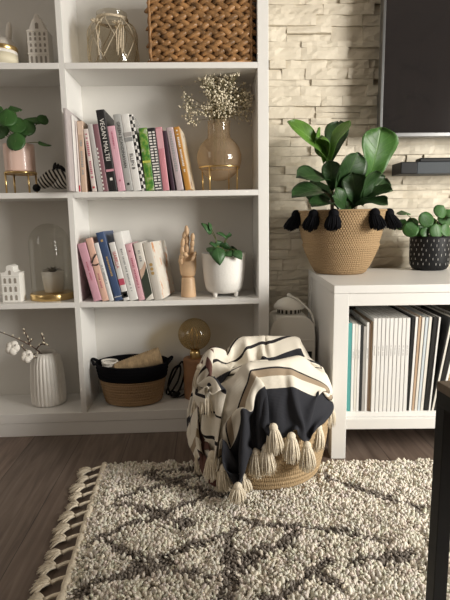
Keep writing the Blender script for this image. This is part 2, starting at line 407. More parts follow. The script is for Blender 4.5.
MB().box(1.19, 1.335, .171, .199, .9119, .9135).build('keypad', mat('dark_keys', (.03, .03, .03), .5), rb_, bevel=.0005)

# ------------------------------------------------------------------ sideboard (turned 3 degrees from the wall)
SBA = -.0545; SBO = Vector((.787, -.2265, 0)); SBM = Matrix.Translation(SBO) @ Matrix.Rotation(SBA, 4, 'Z')
side = thing('sideboard', 'low white sideboard with square legs and an open magazine shelf', 'sideboard', SBO, (0, 0, SBA))
W_, D_, H_ = 1.45, .475, .5214
def sp(n, *b, m=None, bv=.0015): return MB().box(*b).build(n, m or M['white'], side, world=False, bevel=bv)
sp('top', 0, W_, 0, D_, H_ - .023, H_)
for lx in (0, W_ - .044):
    for ly in (.001, D_ - .045): sp('leg', lx + .0005, lx + .0435, ly, ly + .044, 0, H_ - .0235)
sp('apron', .044, W_ - .044, .004, .022, .462, H_ - .0235)
sp('bottom_rail', .044, W_ - .044, .004, .022, .0912, .1235)
sp('bottom_shelf', .012, W_ - .012, .018, D_ - .012, .124, .139)
sp('side_panel', .006, .022, .045, D_ - .045, .0912, H_ - .0235); sp('side_panel', W_ - .022, W_ - .006, .045, D_ - .045, .0912, H_ - .0235)
sp('back_panel', .044, W_ - .044, D_ - .016, D_ - .01, .0912, H_ - .0235, m=M['inside'])  # back coloured dark to stand for the shade in the open cell
sp('partition', .60, .618, .024, D_ - .017, .1392, H_ - .0235)
# ------------------------------------------------------------------ side table, front right
ta = .09
tb = thing('side_table', 'side table with dark brown top and black metal legs in front right', 'table', (.764, -.9, 0), (0, 0, ta))
MB().box(0, .45, -.45, 0, .456, .469).build('table_top', M['table_wood'], tb, world=False, bevel=.001)
for lx in (.0005, .4275):
    for ly in (-.0225, -.4495): MB().box(lx, lx + .022, ly, ly + .022, .0092, .434).build('leg', M['black'], tb, world=False, bevel=.001)
f = MB(); f.box(.0005, .4495, -.0225, -.0005, .434, .4558); f.box(.0005, .4495, -.4495, -.4275, .434, .4558); f.box(.0005, .0225, -.4275, -.0225, .434, .4558); f.box(.4275, .4495, -.4275, -.0225, .434, .4558)
f.build('frame', M['black'], tb, world=False)

# ------------------------------------------------------------------ rug
RO = Vector((.122, -.232, 0)); EX = Vector((1, -.058, 0)).normalized(); EY = Vector((.045, -1, 0)).normalized()
RW, RL = 1.55, 1.15
def rg(a, b, z=0.): return RO + EX * a + EY * b + Vector((0, 0, z))
rug = thing('shag_rug', 'cream shaggy rug with grey diamond lines and fringe on the wood floor', 'rug', RO)
g = MB(); vs = [rg(a, b, zz) for zz in (.001, .009) for a, b in ((0, 0), (RW, 0), (RW, RL), (0, RL))]
g.raw(vs, [(0, 1, 2, 3), (4, 5, 6, 7), (0, 1, 5, 4), (1, 2, 6, 5), (2, 3, 7, 6), (3, 0, 4, 7)])
g.build('backing', mat('rug_backing', (.45, .40, .32), .95), rug)
bd = MB(); n = 90
bd.tube([rg(-.002 + .0012 * math.sin(i * 2.1), RL * i / n, .011) for i in range(n + 1)], [.0085 + .0015 * math.sin(i * 1.9) for i in range(n + 1)], 8)
bd.build('binding', M['yarn'], rug, smooth=True)
segs = [((87, 537), (215, 489)), ((69, 591), (149, 558)), ((149, 558), (232, 527)), ((109, 540), (155, 558)), ((155, 558), (215, 573)), ((144, 469), (202, 487)),
        ((146, 471), (198, 464)), ((228, 535), (226, 600)), ((328, 474), (397, 497)), ((297, 523), (348, 528)), ((348, 528), (376, 535)), ((397, 554), (410, 549)),
        ((317, 566), (335, 580)), ((233, 560), (285, 537)), ((285, 537), (303, 523)), ((350, 560), (397, 548)), ((215, 489), (235, 493)), ((115, 497), (150, 508)), ((150, 508), (190, 520)), ((120, 494), (160, 482)), ((160, 482), (205, 470)), ((202, 487), (222, 489)),
        ((397, 497), (425, 505)), ((300, 575), (330, 560)), ((260, 600), (317, 566)), ((240, 515), (297, 523))]
def onfloor(u, v, z=.03):
    q = FW + RT * ((u - 225) / FPX) - UP * ((v - 300) / FPX); return C0 + q * ((z - C0.z) / q.z)
SG = [(onfloor(*a), onfloor(*b)) for a, b in segs]
SG = [(np.array(a[:2]), np.array(b[:2])) for a, b in SG]
# the lattice goes on beyond the frame
for k in range(5):
    for s in (-1, 1):
        a = np.array((.30 + .30 * k, -.80)); SG.append((a, a + np.array((s * .17, -.30))))
def pile():
    sp_ = .0051
    A, B = np.meshgrid(np.arange(.006, RW - .004, sp_), np.arange(.006, RL - .004, sp_)); A = A.ravel(); B = B.ravel()
    A = A + RNG.uniform(-.0028, .0028, A.size); B = B + RNG.uniform(-.0028, .0028, B.size)
    ex, ey, ro = np.array(EX[:2]), np.array(EY[:2]), np.array(RO[:2])
    P = ro + A[:, None] * ex + B[:, None] * ey; N = len(P)
    jit = np.stack([np.array([noise.noise(Vector((p[0] * 28, p[1] * 28, 3.))) for p in P]), np.array([noise.noise(Vector((p[0] * 28, p[1] * 28, 8.))) for p in P])], 1)
    Q = P + jit * .030
    D = np.full(N, 9.)
    for a, b in SG:
        ab = b - a; t = np.clip(((Q - a) @ ab) / (ab @ ab), 0, 1); D = np.minimum(D, np.linalg.norm(Q - (a + t[:, None] * ab), axis=1))
    dark = D < .0115 + RNG.uniform(-.005, .004, N)
    near_bind = A < .02; dark &= ~near_bind
    base = np.where(dark[:, None], np.array([.24, .21, .185]), np.array([.77, .72, .63])) * RNG.uniform(.82, 1.1, (N, 1))
    base += ((~dark)[:, None]) * RNG.uniform(-.03, .03, (N, 3))
    clump = np.array([noise.noise(Vector((p[0] * 22, p[1] * 22, 20.))) for p in P])
    H = (.0130 + RNG.uniform(-.005, .005, N) + clump * .008) * np.where(A < .03, .75, 1) * np.where(dark, .86, 1)
    # the pile is pressed flat under the floor basket
    r = np.hypot(P[:, 0] - .582, P[:, 1] + .255); H = np.where(r < .168, .009, H)
    az = RNG.uniform(0, 2 * PI, N); lean = RNG.uniform(.1, .9, N) * .008
    lean = np.where(r < .19, lean * .3, lean)
    dirv = np.stack([np.cos(az), np.sin(az)], 1) * lean[:, None] + jit * .010 * (r > .19)[:, None]
    R = RNG.uniform(.0023, .0040, N); K = 4
    lev = [(0., .8, 0.), (.45, 1.1, .25), (.82, 1.15, .75), (1., .55, 1.)]
    V = np.empty((N, 4 * K, 3)); a0 = RNG.uniform(0, 6, N)
    for li, (hz, rr, dx) in enumerate(lev):
        for k in range(K):
            an = a0 + k * 2 * PI / K
            V[:, li * K + k, 0] = P[:, 0] + dirv[:, 0] * dx + np.cos(an) * R * rr
            V[:, li * K + k, 1] = P[:, 1] + dirv[:, 1] * dx + np.sin(an) * R * rr
            V[:, li * K + k, 2] = .008 + H * hz
    F = []
    for li in range(3):
        for k in range(K): F.append((li * K + k, li * K + (k + 1) % K, (li + 1) * K + (k + 1) % K, (li + 1) * K + k))
    F.append((3 * K, 3 * K + 1, 3 * K + 2, 3 * K + 3))
    F = np.array(F); nf = len(F)
    allf = (F[None] + (np.arange(N) * 4 * K)[:, None, None]).reshape(-1, 4)
    me = bpy.data.meshes.new('pile'); me.vertices.add(N * 4 * K); me.vertices.foreach_set('co', (V - np.array(RO)).astype(np.float32).ravel())
    me.loops.add(allf.size); me.loops.foreach_set('vertex_index', allf.astype(np.int32).ravel())
    me.polygons.add(len(allf)); me.polygons.foreach_set('loop_start', np.arange(0, allf.size, 4, dtype=np.int32))
    me.update(calc_edges=True); me.validate()
    me.polygons.foreach_set('use_smooth', [True] * len(me.polygons))
    ca = me.color_attributes.new('yarn_colour', 'FLOAT_COLOR', 'POINT')
    c4 = np.concatenate([np.repeat(base, 4 * K, axis=0), np.ones((N * 4 * K, 1))], 1); ca.data.foreach_set('color', c4.astype(np.float32).ravel())
    m = mat('shag_yarn', (.7, .65, .55), .95, spec=.15); nt, b = nodes(m)
    at_ = add(nt, 'ShaderNodeAttribute', attribute_name='yarn_colour'); nt.links.new(at_.outputs['Color'], b.inputs['Base Color'])
    me.materials.append(m); o = bpy.data.objects.new('pile', me); COL.objects.link(o); o.parent = rug; o['kind'] = 'stuff'
pile()
for i in range(17):                      # fringe: a twisted cord that opens into a fan of yarn on the floor
    b_ = .018 + i * .0445; f = MB(); rr = random.Random(i)
    p0 = rg(-.004, b_, .012); p1 = rg(-.034, b_ + .010, .008); L = .036 + rr.uniform(-.004, .007); sw = rr.uniform(-.25, .25)
    f.tube(bez(p0, rg(-.02, b_ + .003, .014), p1, 6), [.0060, .0045, .0040, .0038, .0038, .0042, .0052], 7)
    for k in range(36):
        a = sw + (k / 35 - .5) * 1.5 + rr.uniform(-.1, .1); l = L * rr.uniform(.75, 1.1)
        d = -EX * math.cos(a) + EY * math.sin(a + .08)
        m_ = p1 + d * l * .5 + Vector((0, 0, rr.uniform(.005, .013))); e = p1 + d * l; e.z = rr.uniform(.0015, .005)
        f.tube(bez(p1 + d * .002, m_, e, 4), [.0022, .0024, .0022, .002, .0012], 4)
    f.build('fringe', M['yarn'], rug, smooth=True)
# ------------------------------------------------------------------ books
def cmat(name, c, r=.45): return mat('cover_' + name, c, r, var=.05, vscale=40)
def pattern_mat(name, stops, scale, const=True, kind='noise', rot=0):
    m = mat('cover_' + name, (.5, .5, .5), .45); nt, b = nodes(m); tc = add(nt, 'ShaderNodeTexCoord')
    if kind == 'checker':
        n = add(nt, 'ShaderNodeTexChecker', Scale=scale); nt.links.new(tc.outputs['Object'], n.inputs['Vector'])
        mp = add(nt, 'ShaderNodeMapping'); nt.links.new(tc.outputs['Object'], mp.inputs['Vector']); mp.inputs['Location'].default_value = (.0031, .0031, .0031); nt.links.new(mp.outputs[0], n.inputs['Vector'])
        n.inputs['Color1'].default_value = (*stops[0][1], 1); n.inputs['Color2'].default_value = (*stops[1][1], 1); nt.links.new(n.outputs['Color'], b.inputs['Base Color'])
    else:
        n = add(nt, 'ShaderNodeTexNoise', Scale=scale, Detail=4.); nt.links.new(tc.outputs['Object'], n.inputs['Vector'])
        nt.links.new(ramp(nt, n.outputs['Fac'], stops, const).outputs[0], b.inputs['Base Color'])
    return m
INK = {k: mat('ink_' + k, c, .5) for k, c in dict(white=(.8, .78, .74), black=(.02, .02, .02), gold=(.55, .36, .14), red=(.5, .03, .05), grey=(.3, .3, .3), rose=(.45, .12, .18)).items()}
def marks(n, zc, L, hgt, seed, wide=.6):
    """unreadable small print: short dashes down the spine"""
    r = random.Random(seed); b = []; z = zc + L / 2
    while z > zc - L / 2:
        w_ = hgt * r.uniform(.35, .75)
        if r.random() > .14: b.append((z - w_, z, hgt * r.uniform(.7, 1.)))
        z -= w_ + hgt * .28
    return b
def book(x, t, h, lean, cm, label, zbase, group, d=.165, y=.004, yaw=0, ink=None, txt=None, dash=None, bands=(), emblem=None, soft=False, decor=None):
    o = thing('book', label, 'book', (x, y, zbase), (0, -math.radians(lean), math.radians(yaw)), group)
    bt = .0012 if soft else .0025; ov = 0 if soft else .003
    c = MB()
    n = 5; out = [(0, d), (0, .002)] + [(t * (.5 - .5 * math.cos(PI * i / n)), .002 - .002 * math.sin(PI * i / n)) for i in range(1, n)] + [(t, .002), (t, d), (t - bt, d), (t - bt, .004), (bt, .004), (bt, d)]
    k = len(out); vs = [(a, b_, zz) for zz in (0, h) for a, b_ in out]
    fs = [(i, (i + 1) % k, (i + 1) % k + k, i + k) for i in range(k)]
    bm_ = [(i, i + 1) for i in range(k)]
    # caps as quads between the outer and inner outline
    m1 = [0, 1] + list(range(2, n + 1)) + [n + 1, n + 2]
    for off in (0, k):
        fs.append((0 + off, 1 + off, k - 2 + off, k - 1 + off)); fs.append((n + 1 + off, n + 2 + off, n + 3 + off, n + 4 + off))
        fs.append(tuple([1 + off] + [i + off for i in range(2, n + 1)] + [n + 1 + off, n + 4 + off, k - 2 + off]))
    c.raw(vs, fs); cv = c.build('cover', cm, o, world=False)
    MB().box(bt + .0001, t - bt - .0001, .0045, d - ov, ov, h - ov).build('page_block', M['paper'], o, world=False)
    for (za, zb, bmn) in bands: MB().box(.0008, t - .0008, -.0006, .004, za, zb).build('spine_band', bmn, cv, world=False)
    rot = Matrix(((0, 1, 0), (0, 0, -1), (-1, 0, 0))).to_4x4()     # text reading downwards on the spine (letters lie in the x,z plane)
    if txt:
        body, size, zc, ik = txt; V, F = text_geo(body, size)
        q = MB(); q.raw([Vector((t / 2 + p.y, -.0008 - p.z, zc - p.x)) for p in V], F); q.build('title', INK[ik], cv, world=False)
    if dash:
        q = MB()
        for (zc, L, hg, ik) in dash:
            for (za, zb, hh) in marks(0, zc, L, hg, int(zc * 9999) + len(label)): q.box(t / 2 - hh / 2, t / 2 + hh / 2, -.0006, .001, za, zb)
        q.build('spine_print', INK[dash[0][3]], cv, world=False)
    if emblem:
        ze, s, ik = emblem; MB().box(t / 2 - s / 2, t / 2 + s / 2, -.0006, .001, ze, ze + s).build('emblem', INK[ik], cv, world=False)
    if decor: decor(cv, t, h)
    return o
def row(x0, specs, zb, group, y=.004):
    px = None
    for sp_ in specs:
        t, h, lean = sp_['t'], sp_['h'], sp_['lean']
        l = math.radians(lean)
        if px is None: x = x0
        else:
            (xp, tp, hp, lp) = px
            # keep clear of the previous book's right face, which runs from its foot to its head
            foot = xp + tp * math.cos(lp); fz = tp * math.sin(lp)
            head = foot - hp * math.sin(lp); hz = fz + hp * math.cos(lp)
            x = xp + tp / math.cos(lp)
            for (qx, qz) in ((foot, fz), (head, hz)):
                if qz < h * math.cos(l): x = max(x, qx + qz * math.tan(l))
            if hz >= h * math.cos(l):      # this book's head against the taller one
                tx, tz = -h * math.sin(l), h * math.cos(l)
                x = max(x, foot - (tz - fz) * math.tan(lp) - tx)
            x += sp_.pop('gap', .0006)
        sp_.pop('gap', None)
        kw = {k: v for k, v in sp_.items() if k not in ('t', 'h', 'lean', 'cm', 'label')}
        kw.setdefault('y', y)
        book(x, t, h, lean, sp_['cm'], sp_['label'], zb, group, **kw); px = (x, t, h, l)
    return px
z2 = ZS[1] + .0002; z3 = ZS[2] + .0002
check = pattern_mat('check', [(0, (.02, .02, .02)), (1, (.75, .73, .70))], 92, kind='checker')
geo = pattern_mat('white_black_graphic', [(0, (.02, .02, .02)), (.5, (.78, .76, .72))], 60, kind='noise')
def geo_decor(o, t, h):
    q = MB(); r = random.Random(3); zz = .004
    while zz < h - .01:
        s = .0085
        if r.random() > .45:
            q.box(.002, t * .45, -.0006, .002, zz, zz + s * .6); q.box(t * .6, t - .003, -.0006, .002, zz, zz + s * .6)
        else: q.box(.003, t - .003, -.0006, .002, zz, zz + s * .5)
        zz += s
    q.build('spine_pattern', INK['white'], o, world=False)
def dash_edge(o, t, h):
    q = MB()
    for i in range(11): q.box(.0006, .005, -.0006, .002, .006 + i * .012, .0125 + i * .012)
    q.build('spine_pattern', INK['white'], o, world=False)
green = pattern_mat('green_garden', [(.25, (.025, .11, .015)), (.45, (.07, .23, .035)), (.55, (.20, .33, .05)), (.68, (.36, .42, .28))], 70, const=False)
autumn = pattern_mat('autumn_art', [(0, (.42, .2, .06)), (.4, (.66, .5, .3)), (.55, (.72, .66, .55)), (.7, (.25, .12, .06))], 22, const=False)
bk2 = [
 dict(t=.0100, h=.236, lean=0, cm=cmat('mauve_grey', (.47, .42, .42)), label='tall mauve grey book at the far left sticking out past the shelf edge', y=-.062, d=.22, soft=True),
 dict(t=.004, h=.226, lean=0, cm=cmat('white_thin', (.72, .70, .68)), label='thinnest white booklet beside the tall mauve grey book', soft=True, y=-.02),
 dict(t=.005, h=.214, lean=0, cm=cmat('rose_white', (.70, .62, .60)), label='thin whitish pink booklet with a red foot beside the tan book', soft=True, bands=[(.002, .02, INK['red'])], gap=.001),
 dict(t=.017, h=.213, lean=.3, cm=cmat('tan', (.55, .40, .30)), label='tan book with a paler peach block at the top of its spine', dash=[(.10, .11, .007, 'grey')], bands=[(.172, .209, cmat('peach_block', (.66, .50, .40)))], gap=.001),
 dict(t=.0145, h=.189, lean=5.0, cm=cmat('cream_rose', (.72, .64, .60)), label='pale cream pink slim book leaning on the tan book', dash=[(.11, .13, .007, 'rose')], emblem=(.01, .006, 'red')),
 dict(t=.0145, h=.203, lean=6.2, cm=cmat('pale_grey', (.50, .48, .47)), label='plain light grey book with a dark blue edge, right of the cream pink one', bands=[(.003, .09, cmat('grey_strip', (.48, .47, .46)))]),
 dict(t=.0165, h=.203, lean=6.2, cm=cmat('plum', (.24, .12, .14)), label='plum coloured book with a row of white dashes low on its spine', decor=dash_edge),
 dict(t=.0255, h=.245, lean=6.6, cm=cmat('black', (.018, .017, .018)), label='tallest black book with large white letters on its spine', txt=('VEGAN MALTEI', .0185, .155, 'white'), bands=[(.060, .067, cmat('rose_band', (.62, .30, .36)))], emblem=(.033, .008, 'white')),
 dict(t=.0235, h=.197, lean=7, cm=cmat('candy_pink', (.72, .42, .50)), label='candy pink book with plain spine right of the tall black book', dash=[(.155, .05, .005, 'rose')], emblem=(.03, .005, 'rose')),
 dict(t=.0225, h=.232, lean=7.2, cm=cmat('stone_grey', (.40, .40, .39)), label='stone grey book lettered in black capitals beside the candy pink book', txt=('GREEN SCANDINAVIAN', .0130, .140, 'black'), emblem=(.018, .007, 'black')),
 dict(t=.0245, h=.232, lean=7.2, cm=cmat('white', (.74, .73, .71)), label='white book with a grey belt round its upper half and black letters', bands=[(.150, .163, INK['grey']), (.165, .178, cmat('soft_grey', (.38, .36, .35)))], txt=('ELLEN B', .0135, .09, 'black')),
 dict(t=.0125, h=.231, lean=7.4, cm=check, label='narrow book in black and white gingham check'),
 dict(t=.0265, h=.190, lean=5, cm=green, label='green and yellow garden photo book', bands=[(.085, .092, cmat('lime', (.5, .52, .1)))]),
 dict(t=.0245, h=.190, lean=5, cm=cmat('ink', (.02, .02, .022)), label='black book with a white geometric block pattern', decor=geo_decor),
 dict(t=.020, h=.192, lean=5.2, cm=cmat('rose', (.58, .24, .28)), label='rose red book with a lighter pink top part', bands=[(.128, .188, cmat('light_rose', (.68, .38, .42)))]),
 dict(t=.0120, h=.182, lean=7, cm=cmat('aubergine', (.05, .025, .04)), label='narrow dark aubergine book between rose and lavender books'),
 dict(t=.0215, h=.192, lean=8.4, cm=cmat('lavender', (.50, .41, .43)), label='greyish lavender book left of the orange book', dash=[(.12, .12, .008, 'grey')]),
 dict(t=.0185, h=.194, lean=9.6, cm=cmat('orange', (.50, .24, .05)), label='orange spined book with autumn cover at the right end of its row', dash=[(.12, .13, .006, 'white')], yaw=-4,
      decor=lambda o, t, h: MB().box(t + .0001, t + .0012, .003, .163, .002, h - .002).build('cover_picture', autumn, o, world=False)),
]
g2 = 'books on the upper middle shelf'
row(XM1 + .003, bk2, z2, g2)
g3 = 'books on the lower middle shelf'
def ribbon(o, t, h):
    q = MB(); q.tube([(.001, -.001, h * .62), (t * .5, -.0016, h * .69), (t, -.001, h * .74)], .0022, 6); q.tube([(.001, -.001, h * .59), (t * .6, -.0016, h * .575), (t, -.001, h * .585)], .0022, 6); q.build('ribbon_print', INK['black'], o, world=False)
def coverpic(o, t, h):
    art = pattern_mat('food_art', [(0, (.45, .12, .08)), (.36, (.62, .3, .14)), (.45, (.76, .72, .66)), (.8, (.70, .62, .50))], 26, const=False)
    MB().box(t + .0001, t + .0012, .003, .163, .002, h - .002).build('cover_picture', art, o, world=False)
    q = MB()
    for i, c in enumerate((.088, .102, .116)): q.raw([(t * .5 + .0055 * math.cos(a), -.0008, c + .0055 * math.sin(a)) for a in [k * PI / 5 for k in range(10)]], [tuple(range(10))])
    q.build('spine_dots', INK['gold'], o, world=False)
hill = cmat('hill_green', (.045, .055, .04))
def landscape(o, t, h):
    q = MB(); q.prism([(.001, .004), (t - .001, .02), (t - .001, .11), (t * .5, .085), (.001, .07)], -.0006, .002); q.build('spine_picture', hill, o, world=False)
    q = MB(); q.prism([(.001, .072), (t * .5, .087), (t - .001, .112), (t - .001, .125), (t * .4, .105), (.001, .1)], -.0006, .002); q.build('spine_picture', cmat('hill_peach', (.6, .42, .32)), o, world=False)
bk3 = [
 dict(t=.0265, h=.191, lean=12.6, cm=cmat('dusty_pink', (.66, .36, .44)), label='dusty pink book at the left end of the lower book row', dash=[(.10, .06, .005, 'rose')]),
 dict(t=.0215, h=.207, lean=12, cm=cmat('peach', (.76, .48, .38)), label='peach book with a black ribbon drawing on its spine', decor=ribbon, dash=[(.07, .05, .005, 'rose')]),
 dict(t=.0145, h=.192, lean=12, cm=cmat('snow', (.74, .73, .72)), label='slim white book between the peach and the navy book', dash=[(.09, .06, .005, 'grey')]),
 dict(t=.0255, h=.226, lean=13, cm=cmat('navy', (.055, .09, .19)), label='tall navy blue book', dash=[(.12, .07, .006, 'gold')], emblem=(.195, .007, 'gold'), bands=[(.012, .014, INK['white'])]),
 dict(t=.0195, h=.192, lean=11.6, cm=cmat('milk', (.76, .74, .72)), label='white book with red lettering right of the navy book', txt=('ISABELLA', .0135, .135, 'red'), bands=[(.052, .073, cmat('crimson', (.5, .08, .13))), (.010, .030, INK['black'])], emblem=(.0145, .010, 'white')),
 dict(t=.0275, h=.224, lean=11.4, cm=cmat('chalk', (.77, .76, .74)), label='thick tall white book with small grey print left of the slim pink book', dash=[(.10, .14, .006, 'grey')]),
 dict(t=.0215, h=.186, lean=11.4, cm=cmat('pink', (.73, .43, .48)), label='rosy pink book with fine print in the lower row, right of the thick white one', dash=[(.09, .10, .006, 'rose')], emblem=(.16, .005, 'rose')),
 dict(t=.0265, h=.188, lean=10, cm=cmat('oat', (.70, .66, .60)), label='off white book with a dark hill picture low on its spine', decor=landscape, dash=[(.15, .04, .008, 'grey')]),
 dict(t=.0275, h=.188, lean=9.6, cm=cmat('almond', (.72, .68, .62)), label='cream book with food pictures on its cover at the right end of the lower row', decor=coverpic, yaw=-11),
]
row(.0620, bk3, z3, g3)

# ------------------------------------------------------------------ left column, top shelf
z1 = ZS[0] + .0003
c = thing('candle', 'candle in a cream jar with a gold lid on the top left shelf', 'candle', (-.188, .07, z1))
cj = MB().lathe([(0, 0), (.042, 0), (.0445, .003), (.0445, .050), (.043, .052), (0, .052)], (-.188, .07, z1), 40).build('jar', M['ceramic'], c, smooth=True)
MB().lathe([(.0447, .010), (.0449, .010), (.0449, .042), (.0447, .042)], (-.188, .07, z1), 40).build('paper_label', mat('cream_label', (.72, .66, .5), .6), cj, smooth=True)
MB().lathe([(0, .0521), (.0455, .0521), (.046, .053), (.046, .063), (.0445, .065), (0, .065)], (-.188, .07, z1), 40).build('lid', M['gold'], c, smooth=True, bevel=.001)
rb = MB(); rx, ry = -.208, .142
rb.lathe([(0, 0), (.036, 0), (.044, .02), (.043, .05), (.043, .075), (.040, .088), (.034, .100), (.027, .110), (.014, .117), (0, .119)], (rx, ry, z1), 28)
rab = thing('rabbit_figurine', 'pale ceramic rabbit with upright ears behind the candle', 'figurine', (rx, ry, z1))
rb.build('body', M['ceramic_matt'], rab, smooth=True)
for s in (-1, 1):
    e = MB(); e.ball((rx + s * .019, ry, z1 + .134), (.0105, .008, .033), 14, 12, Matrix.Rotation(s * .12, 3, 'Y')); e.build('ear', M['ceramic_matt'], rab, smooth=True)

def gable_house(o, x0, x1, y0, y1, z0, roof, wins, m, trim=()):
    """little ceramic canal house: outline pushed to depth, openings as children"""
    bo_ = MB().prism(roof, y0, y1).build('body', m, o, bevel=.0012)
    for (a, b, c_, d) in wins:
        MB().prism([(a, c_), (b, c_), (b, d - (b - a) * .4), ((a + b) / 2, d), (a, d - (b - a) * .4)], y0 - .0006, y0 + .004).build('window_opening', M['soft_hole'], bo_)
    t_ = MB()
    for (a, b, c_, d) in trim: t_.box(a, b, y0 - .002, y0 + .002, c_, d)
    if trim: t_.build('ledge', m, bo_, bevel=.0006)
hx0, hx1 = -.106, -.043; hw = hx1 - hx0; hm = (hx0 + hx1) / 2
h1 = thing('ceramic_house', 'tall narrow white ceramic house with pointed gable on the top left shelf', 'ornament', (hm, .085, z1))
roof = [(hx0, z1), (hx1, z1), (hx1, z1 + .112), (hx1 - .008, z1 + .116), (hm + .014, z1 + .142), (hm + .007, z1 + .147), (hm + .005, z1 + .158), (hm - .005, z1 + .158), (hm - .007, z1 + .147), (hm - .014, z1 + .142), (hx0 + .008, z1 + .116), (hx0, z1 + .112)]
wn = []
for zz in (.016, .048, .064, .082, .096):
    for k in range(4): a = hx0 + .007 + k * .0142; wn.append((a, a + .0065, z1 + zz, z1 + zz + (.022 if zz < .02 else .0105)))
wn.append((hm - .005, hm + .005, z1 + .116, z1 + .134))
gable_house(h1, hx0, hx1, .06, .11, z1, roof, wn, M['ceramic_matt'], [(hx0 - .001, hx1 + .001, z1 + .042, z1 + .046), (hx0 - .001, hx1 + .001, z1 + .076, z1 + .079), (hx0 - .001, hx1 + .001, z1 + .108, z1 + .111)])

# ------------------------------------------------------------------ left column, second shelf
px_, py_ = -.158, .060
pp = thing('potted_plant', 'green round leaved plant in a pink pot on a gold stand', 'plant', (px_, py_, z2))
MB().lathe([(0, .068), (.046, .068), (.0465, .072), (.0472, .142), (.0472, .152), (.0440, .152), (.0435, .143), (0, .143)], (px_, py_, z2), 44).build('pot', M['pink_pot'], pp, smooth=True)
MB().lathe([(0, .1435), (.0430, .1435)], (px_, py_, z2), 20).build('soil', M['soil'], pp)
st = MB(); st.lathe([(.0482, .061), (.0500, .061), (.0505, .067), (.0482, .067), (.0482, .061)], (px_, py_, z2), 40); st.lathe([(0, .063), (.0482, .063), (.0482, .066), (0, .066)], (px_, py_, z2), 40)
st.build('stand_ring', M['gold'], pp, smooth=True)
for k in range(4):
    a = PI / 4 + k * PI / 2; MB().tube([(px_ + .050 * math.cos(a), py_ + .050 * math.sin(a), z2 + .064), (px_ + .0505 * math.cos(a), py_ + .0505 * math.sin(a), z2)], .0032, 8).build('stand_leg', M['gold'], pp, smooth=True)
def round_leaves(parent, root, L, m, shape='round', stem_r=.0012):
    """each leaf: centre pixel u,v, depth, diameter, facing"""
    for i, (u, v, Y, dia, f) in enumerate(L):
        c_ = at(u, v, Y); f = Vector(f).normalized(); up_ = Vector((0, 0, 1)) - f * f.z
        up_ = up_.normalized() if up_.length > .05 else Vector((0, 1, 0))
        r_ = Matrix.Rotation(math.sin(i * 7.3) * .8, 3, f) @ up_
        leaf(parent, m, c_ + r_ * dia * .5, c_ - r_ * dia * .5, dia, f, shape=shape, cup=-.10, bend=-.05, ns=12, nt=8)
        ctr = c_ - f * .002
        s_ = MB(); r0 = Vector(root) + Vector((math.sin(i * 2.4) * .012, math.cos(i * 2.4) * .012, 0))
        mid = (r0 + ctr) / 2 + Vector((0, 0, .018)); s_.tube(bez(r0, mid, ctr, 8), stem_r, 6); s_.build('stem', M['stem'], parent, smooth=True)
F_ = (0, -1, .25)
round_leaves(pp, (px_, py_, z2 + .143), [(6, 117, .008, .062, (.1, -1, .5)), (15, 108, .07, .042, (.2, -.6, 1)), (17, 124, .012, .058, (.3, -1, .5)), (26, 127, .02, .056, (.2, -1, .4)), (33, 119, .05, .050, (.3, -.5, 1)), (43, 119, .06, .036, (.6, -.9, .5)),
    (15, 141, -.004, .058, (0, -1, .3)), (45, 143, .0, .040, (.3, -.3, 1)), (1, 131, .03, .05, (-.3, -1, .4)), (-6, 112, .05, .055, (-.4, -1, .6)), (20, 133, .04, .04, (.1, -1, .1)), (-12, 128, .06, .05, (-.5, -.8, .5))], M['pilea'])

# zebra: striped bust lying against the divider
def skin(name, chain, m, parent, lv=2, extra=()):
    """one continuous surface grown round joints: chain = [(point, radius)], extra = [(from index, [(p, r)...])]"""
    V = [p for p, r in chain]; R = [r for p, r in chain]; E = [(i, i + 1) for i in range(len(chain) - 1)]
    for fi, ch in extra:
        prev = fi
        for p, r in ch: V.append(p); R.append(r); E.append((prev, len(V) - 1)); prev = len(V) - 1
    off = wloc(parent); me = bpy.data.meshes.new(name); me.from_pydata([tuple(Vector(p) - off) for p in V], E, []); me.materials.append(m)
    o = bpy.data.objects.new(name, me); COL.objects.link(o); o.parent = parent
    sk = o.modifiers.new('skin', 'SKIN'); sk.use_smooth_shade = True; sk.branch_smoothing = .6
    for i, d_ in enumerate(me.skin_vertices[0].data):
        r = R[i]; d_.radius = (r, r) if not hasattr(r, '__len__') else r; d_.use_root = (i == 0)
    ss = o.modifiers.new('sub', 'SUBSURF'); ss.levels = lv; ss.render_levels = lv
    return o
def zebra_mat():
    m = mat('zebra_stripes', (.5, .5, .5), .4); nt, b = nodes(m); tc = add(nt, 'ShaderNodeTexCoord')
    mp = add(nt, 'ShaderNodeMapping'); mp.inputs['Rotation'].default_value = (0, .55, 0); nt.links.new(tc.outputs['Object'], mp.inputs['Vector'])
    w_ = add(nt, 'ShaderNodeTexWave', wave_type='BANDS', bands_direction='X'); w_.inputs['Scale'].default_value = 29; w_.inputs['Distortion'].default_value = 2.2; w_.inputs['Detail'].default_value = 1; w_.inputs['Detail Scale'].default_value = .9
    nt.links.new(mp.outputs[0], w_.inputs['Vector'])
    nt.links.new(ramp(nt, w_.outputs['Fac'], [(0, (.015, .014, .014)), (.48, (.015, .014, .014)), (.54, (.72, .69, .63))]).outputs[0], b.inputs['Base Color']); return m
zb = thing('zebra_figurine', 'black and white striped zebra head ornament beside the pink plant pot', 'figurine', (-.06, .06, z2))
def Zp(u, v, Y): return at(u, v, Y)
zm = zebra_mat()
zh = skin('head', [((-.036, .074, z2 + .012), (.040, .034)), ((-.036, .073, z2 + .036), (.036, .034)), ((-.040, .071, z2 + .058), (.031, .027)), ((-.060, .062, z2 + .054), (.030, .026)), ((-.083, .051, z2 + .035), (.022, .019)), ((-.101, .045, z2 + .022), (.0175, .0155))], zm, zb)
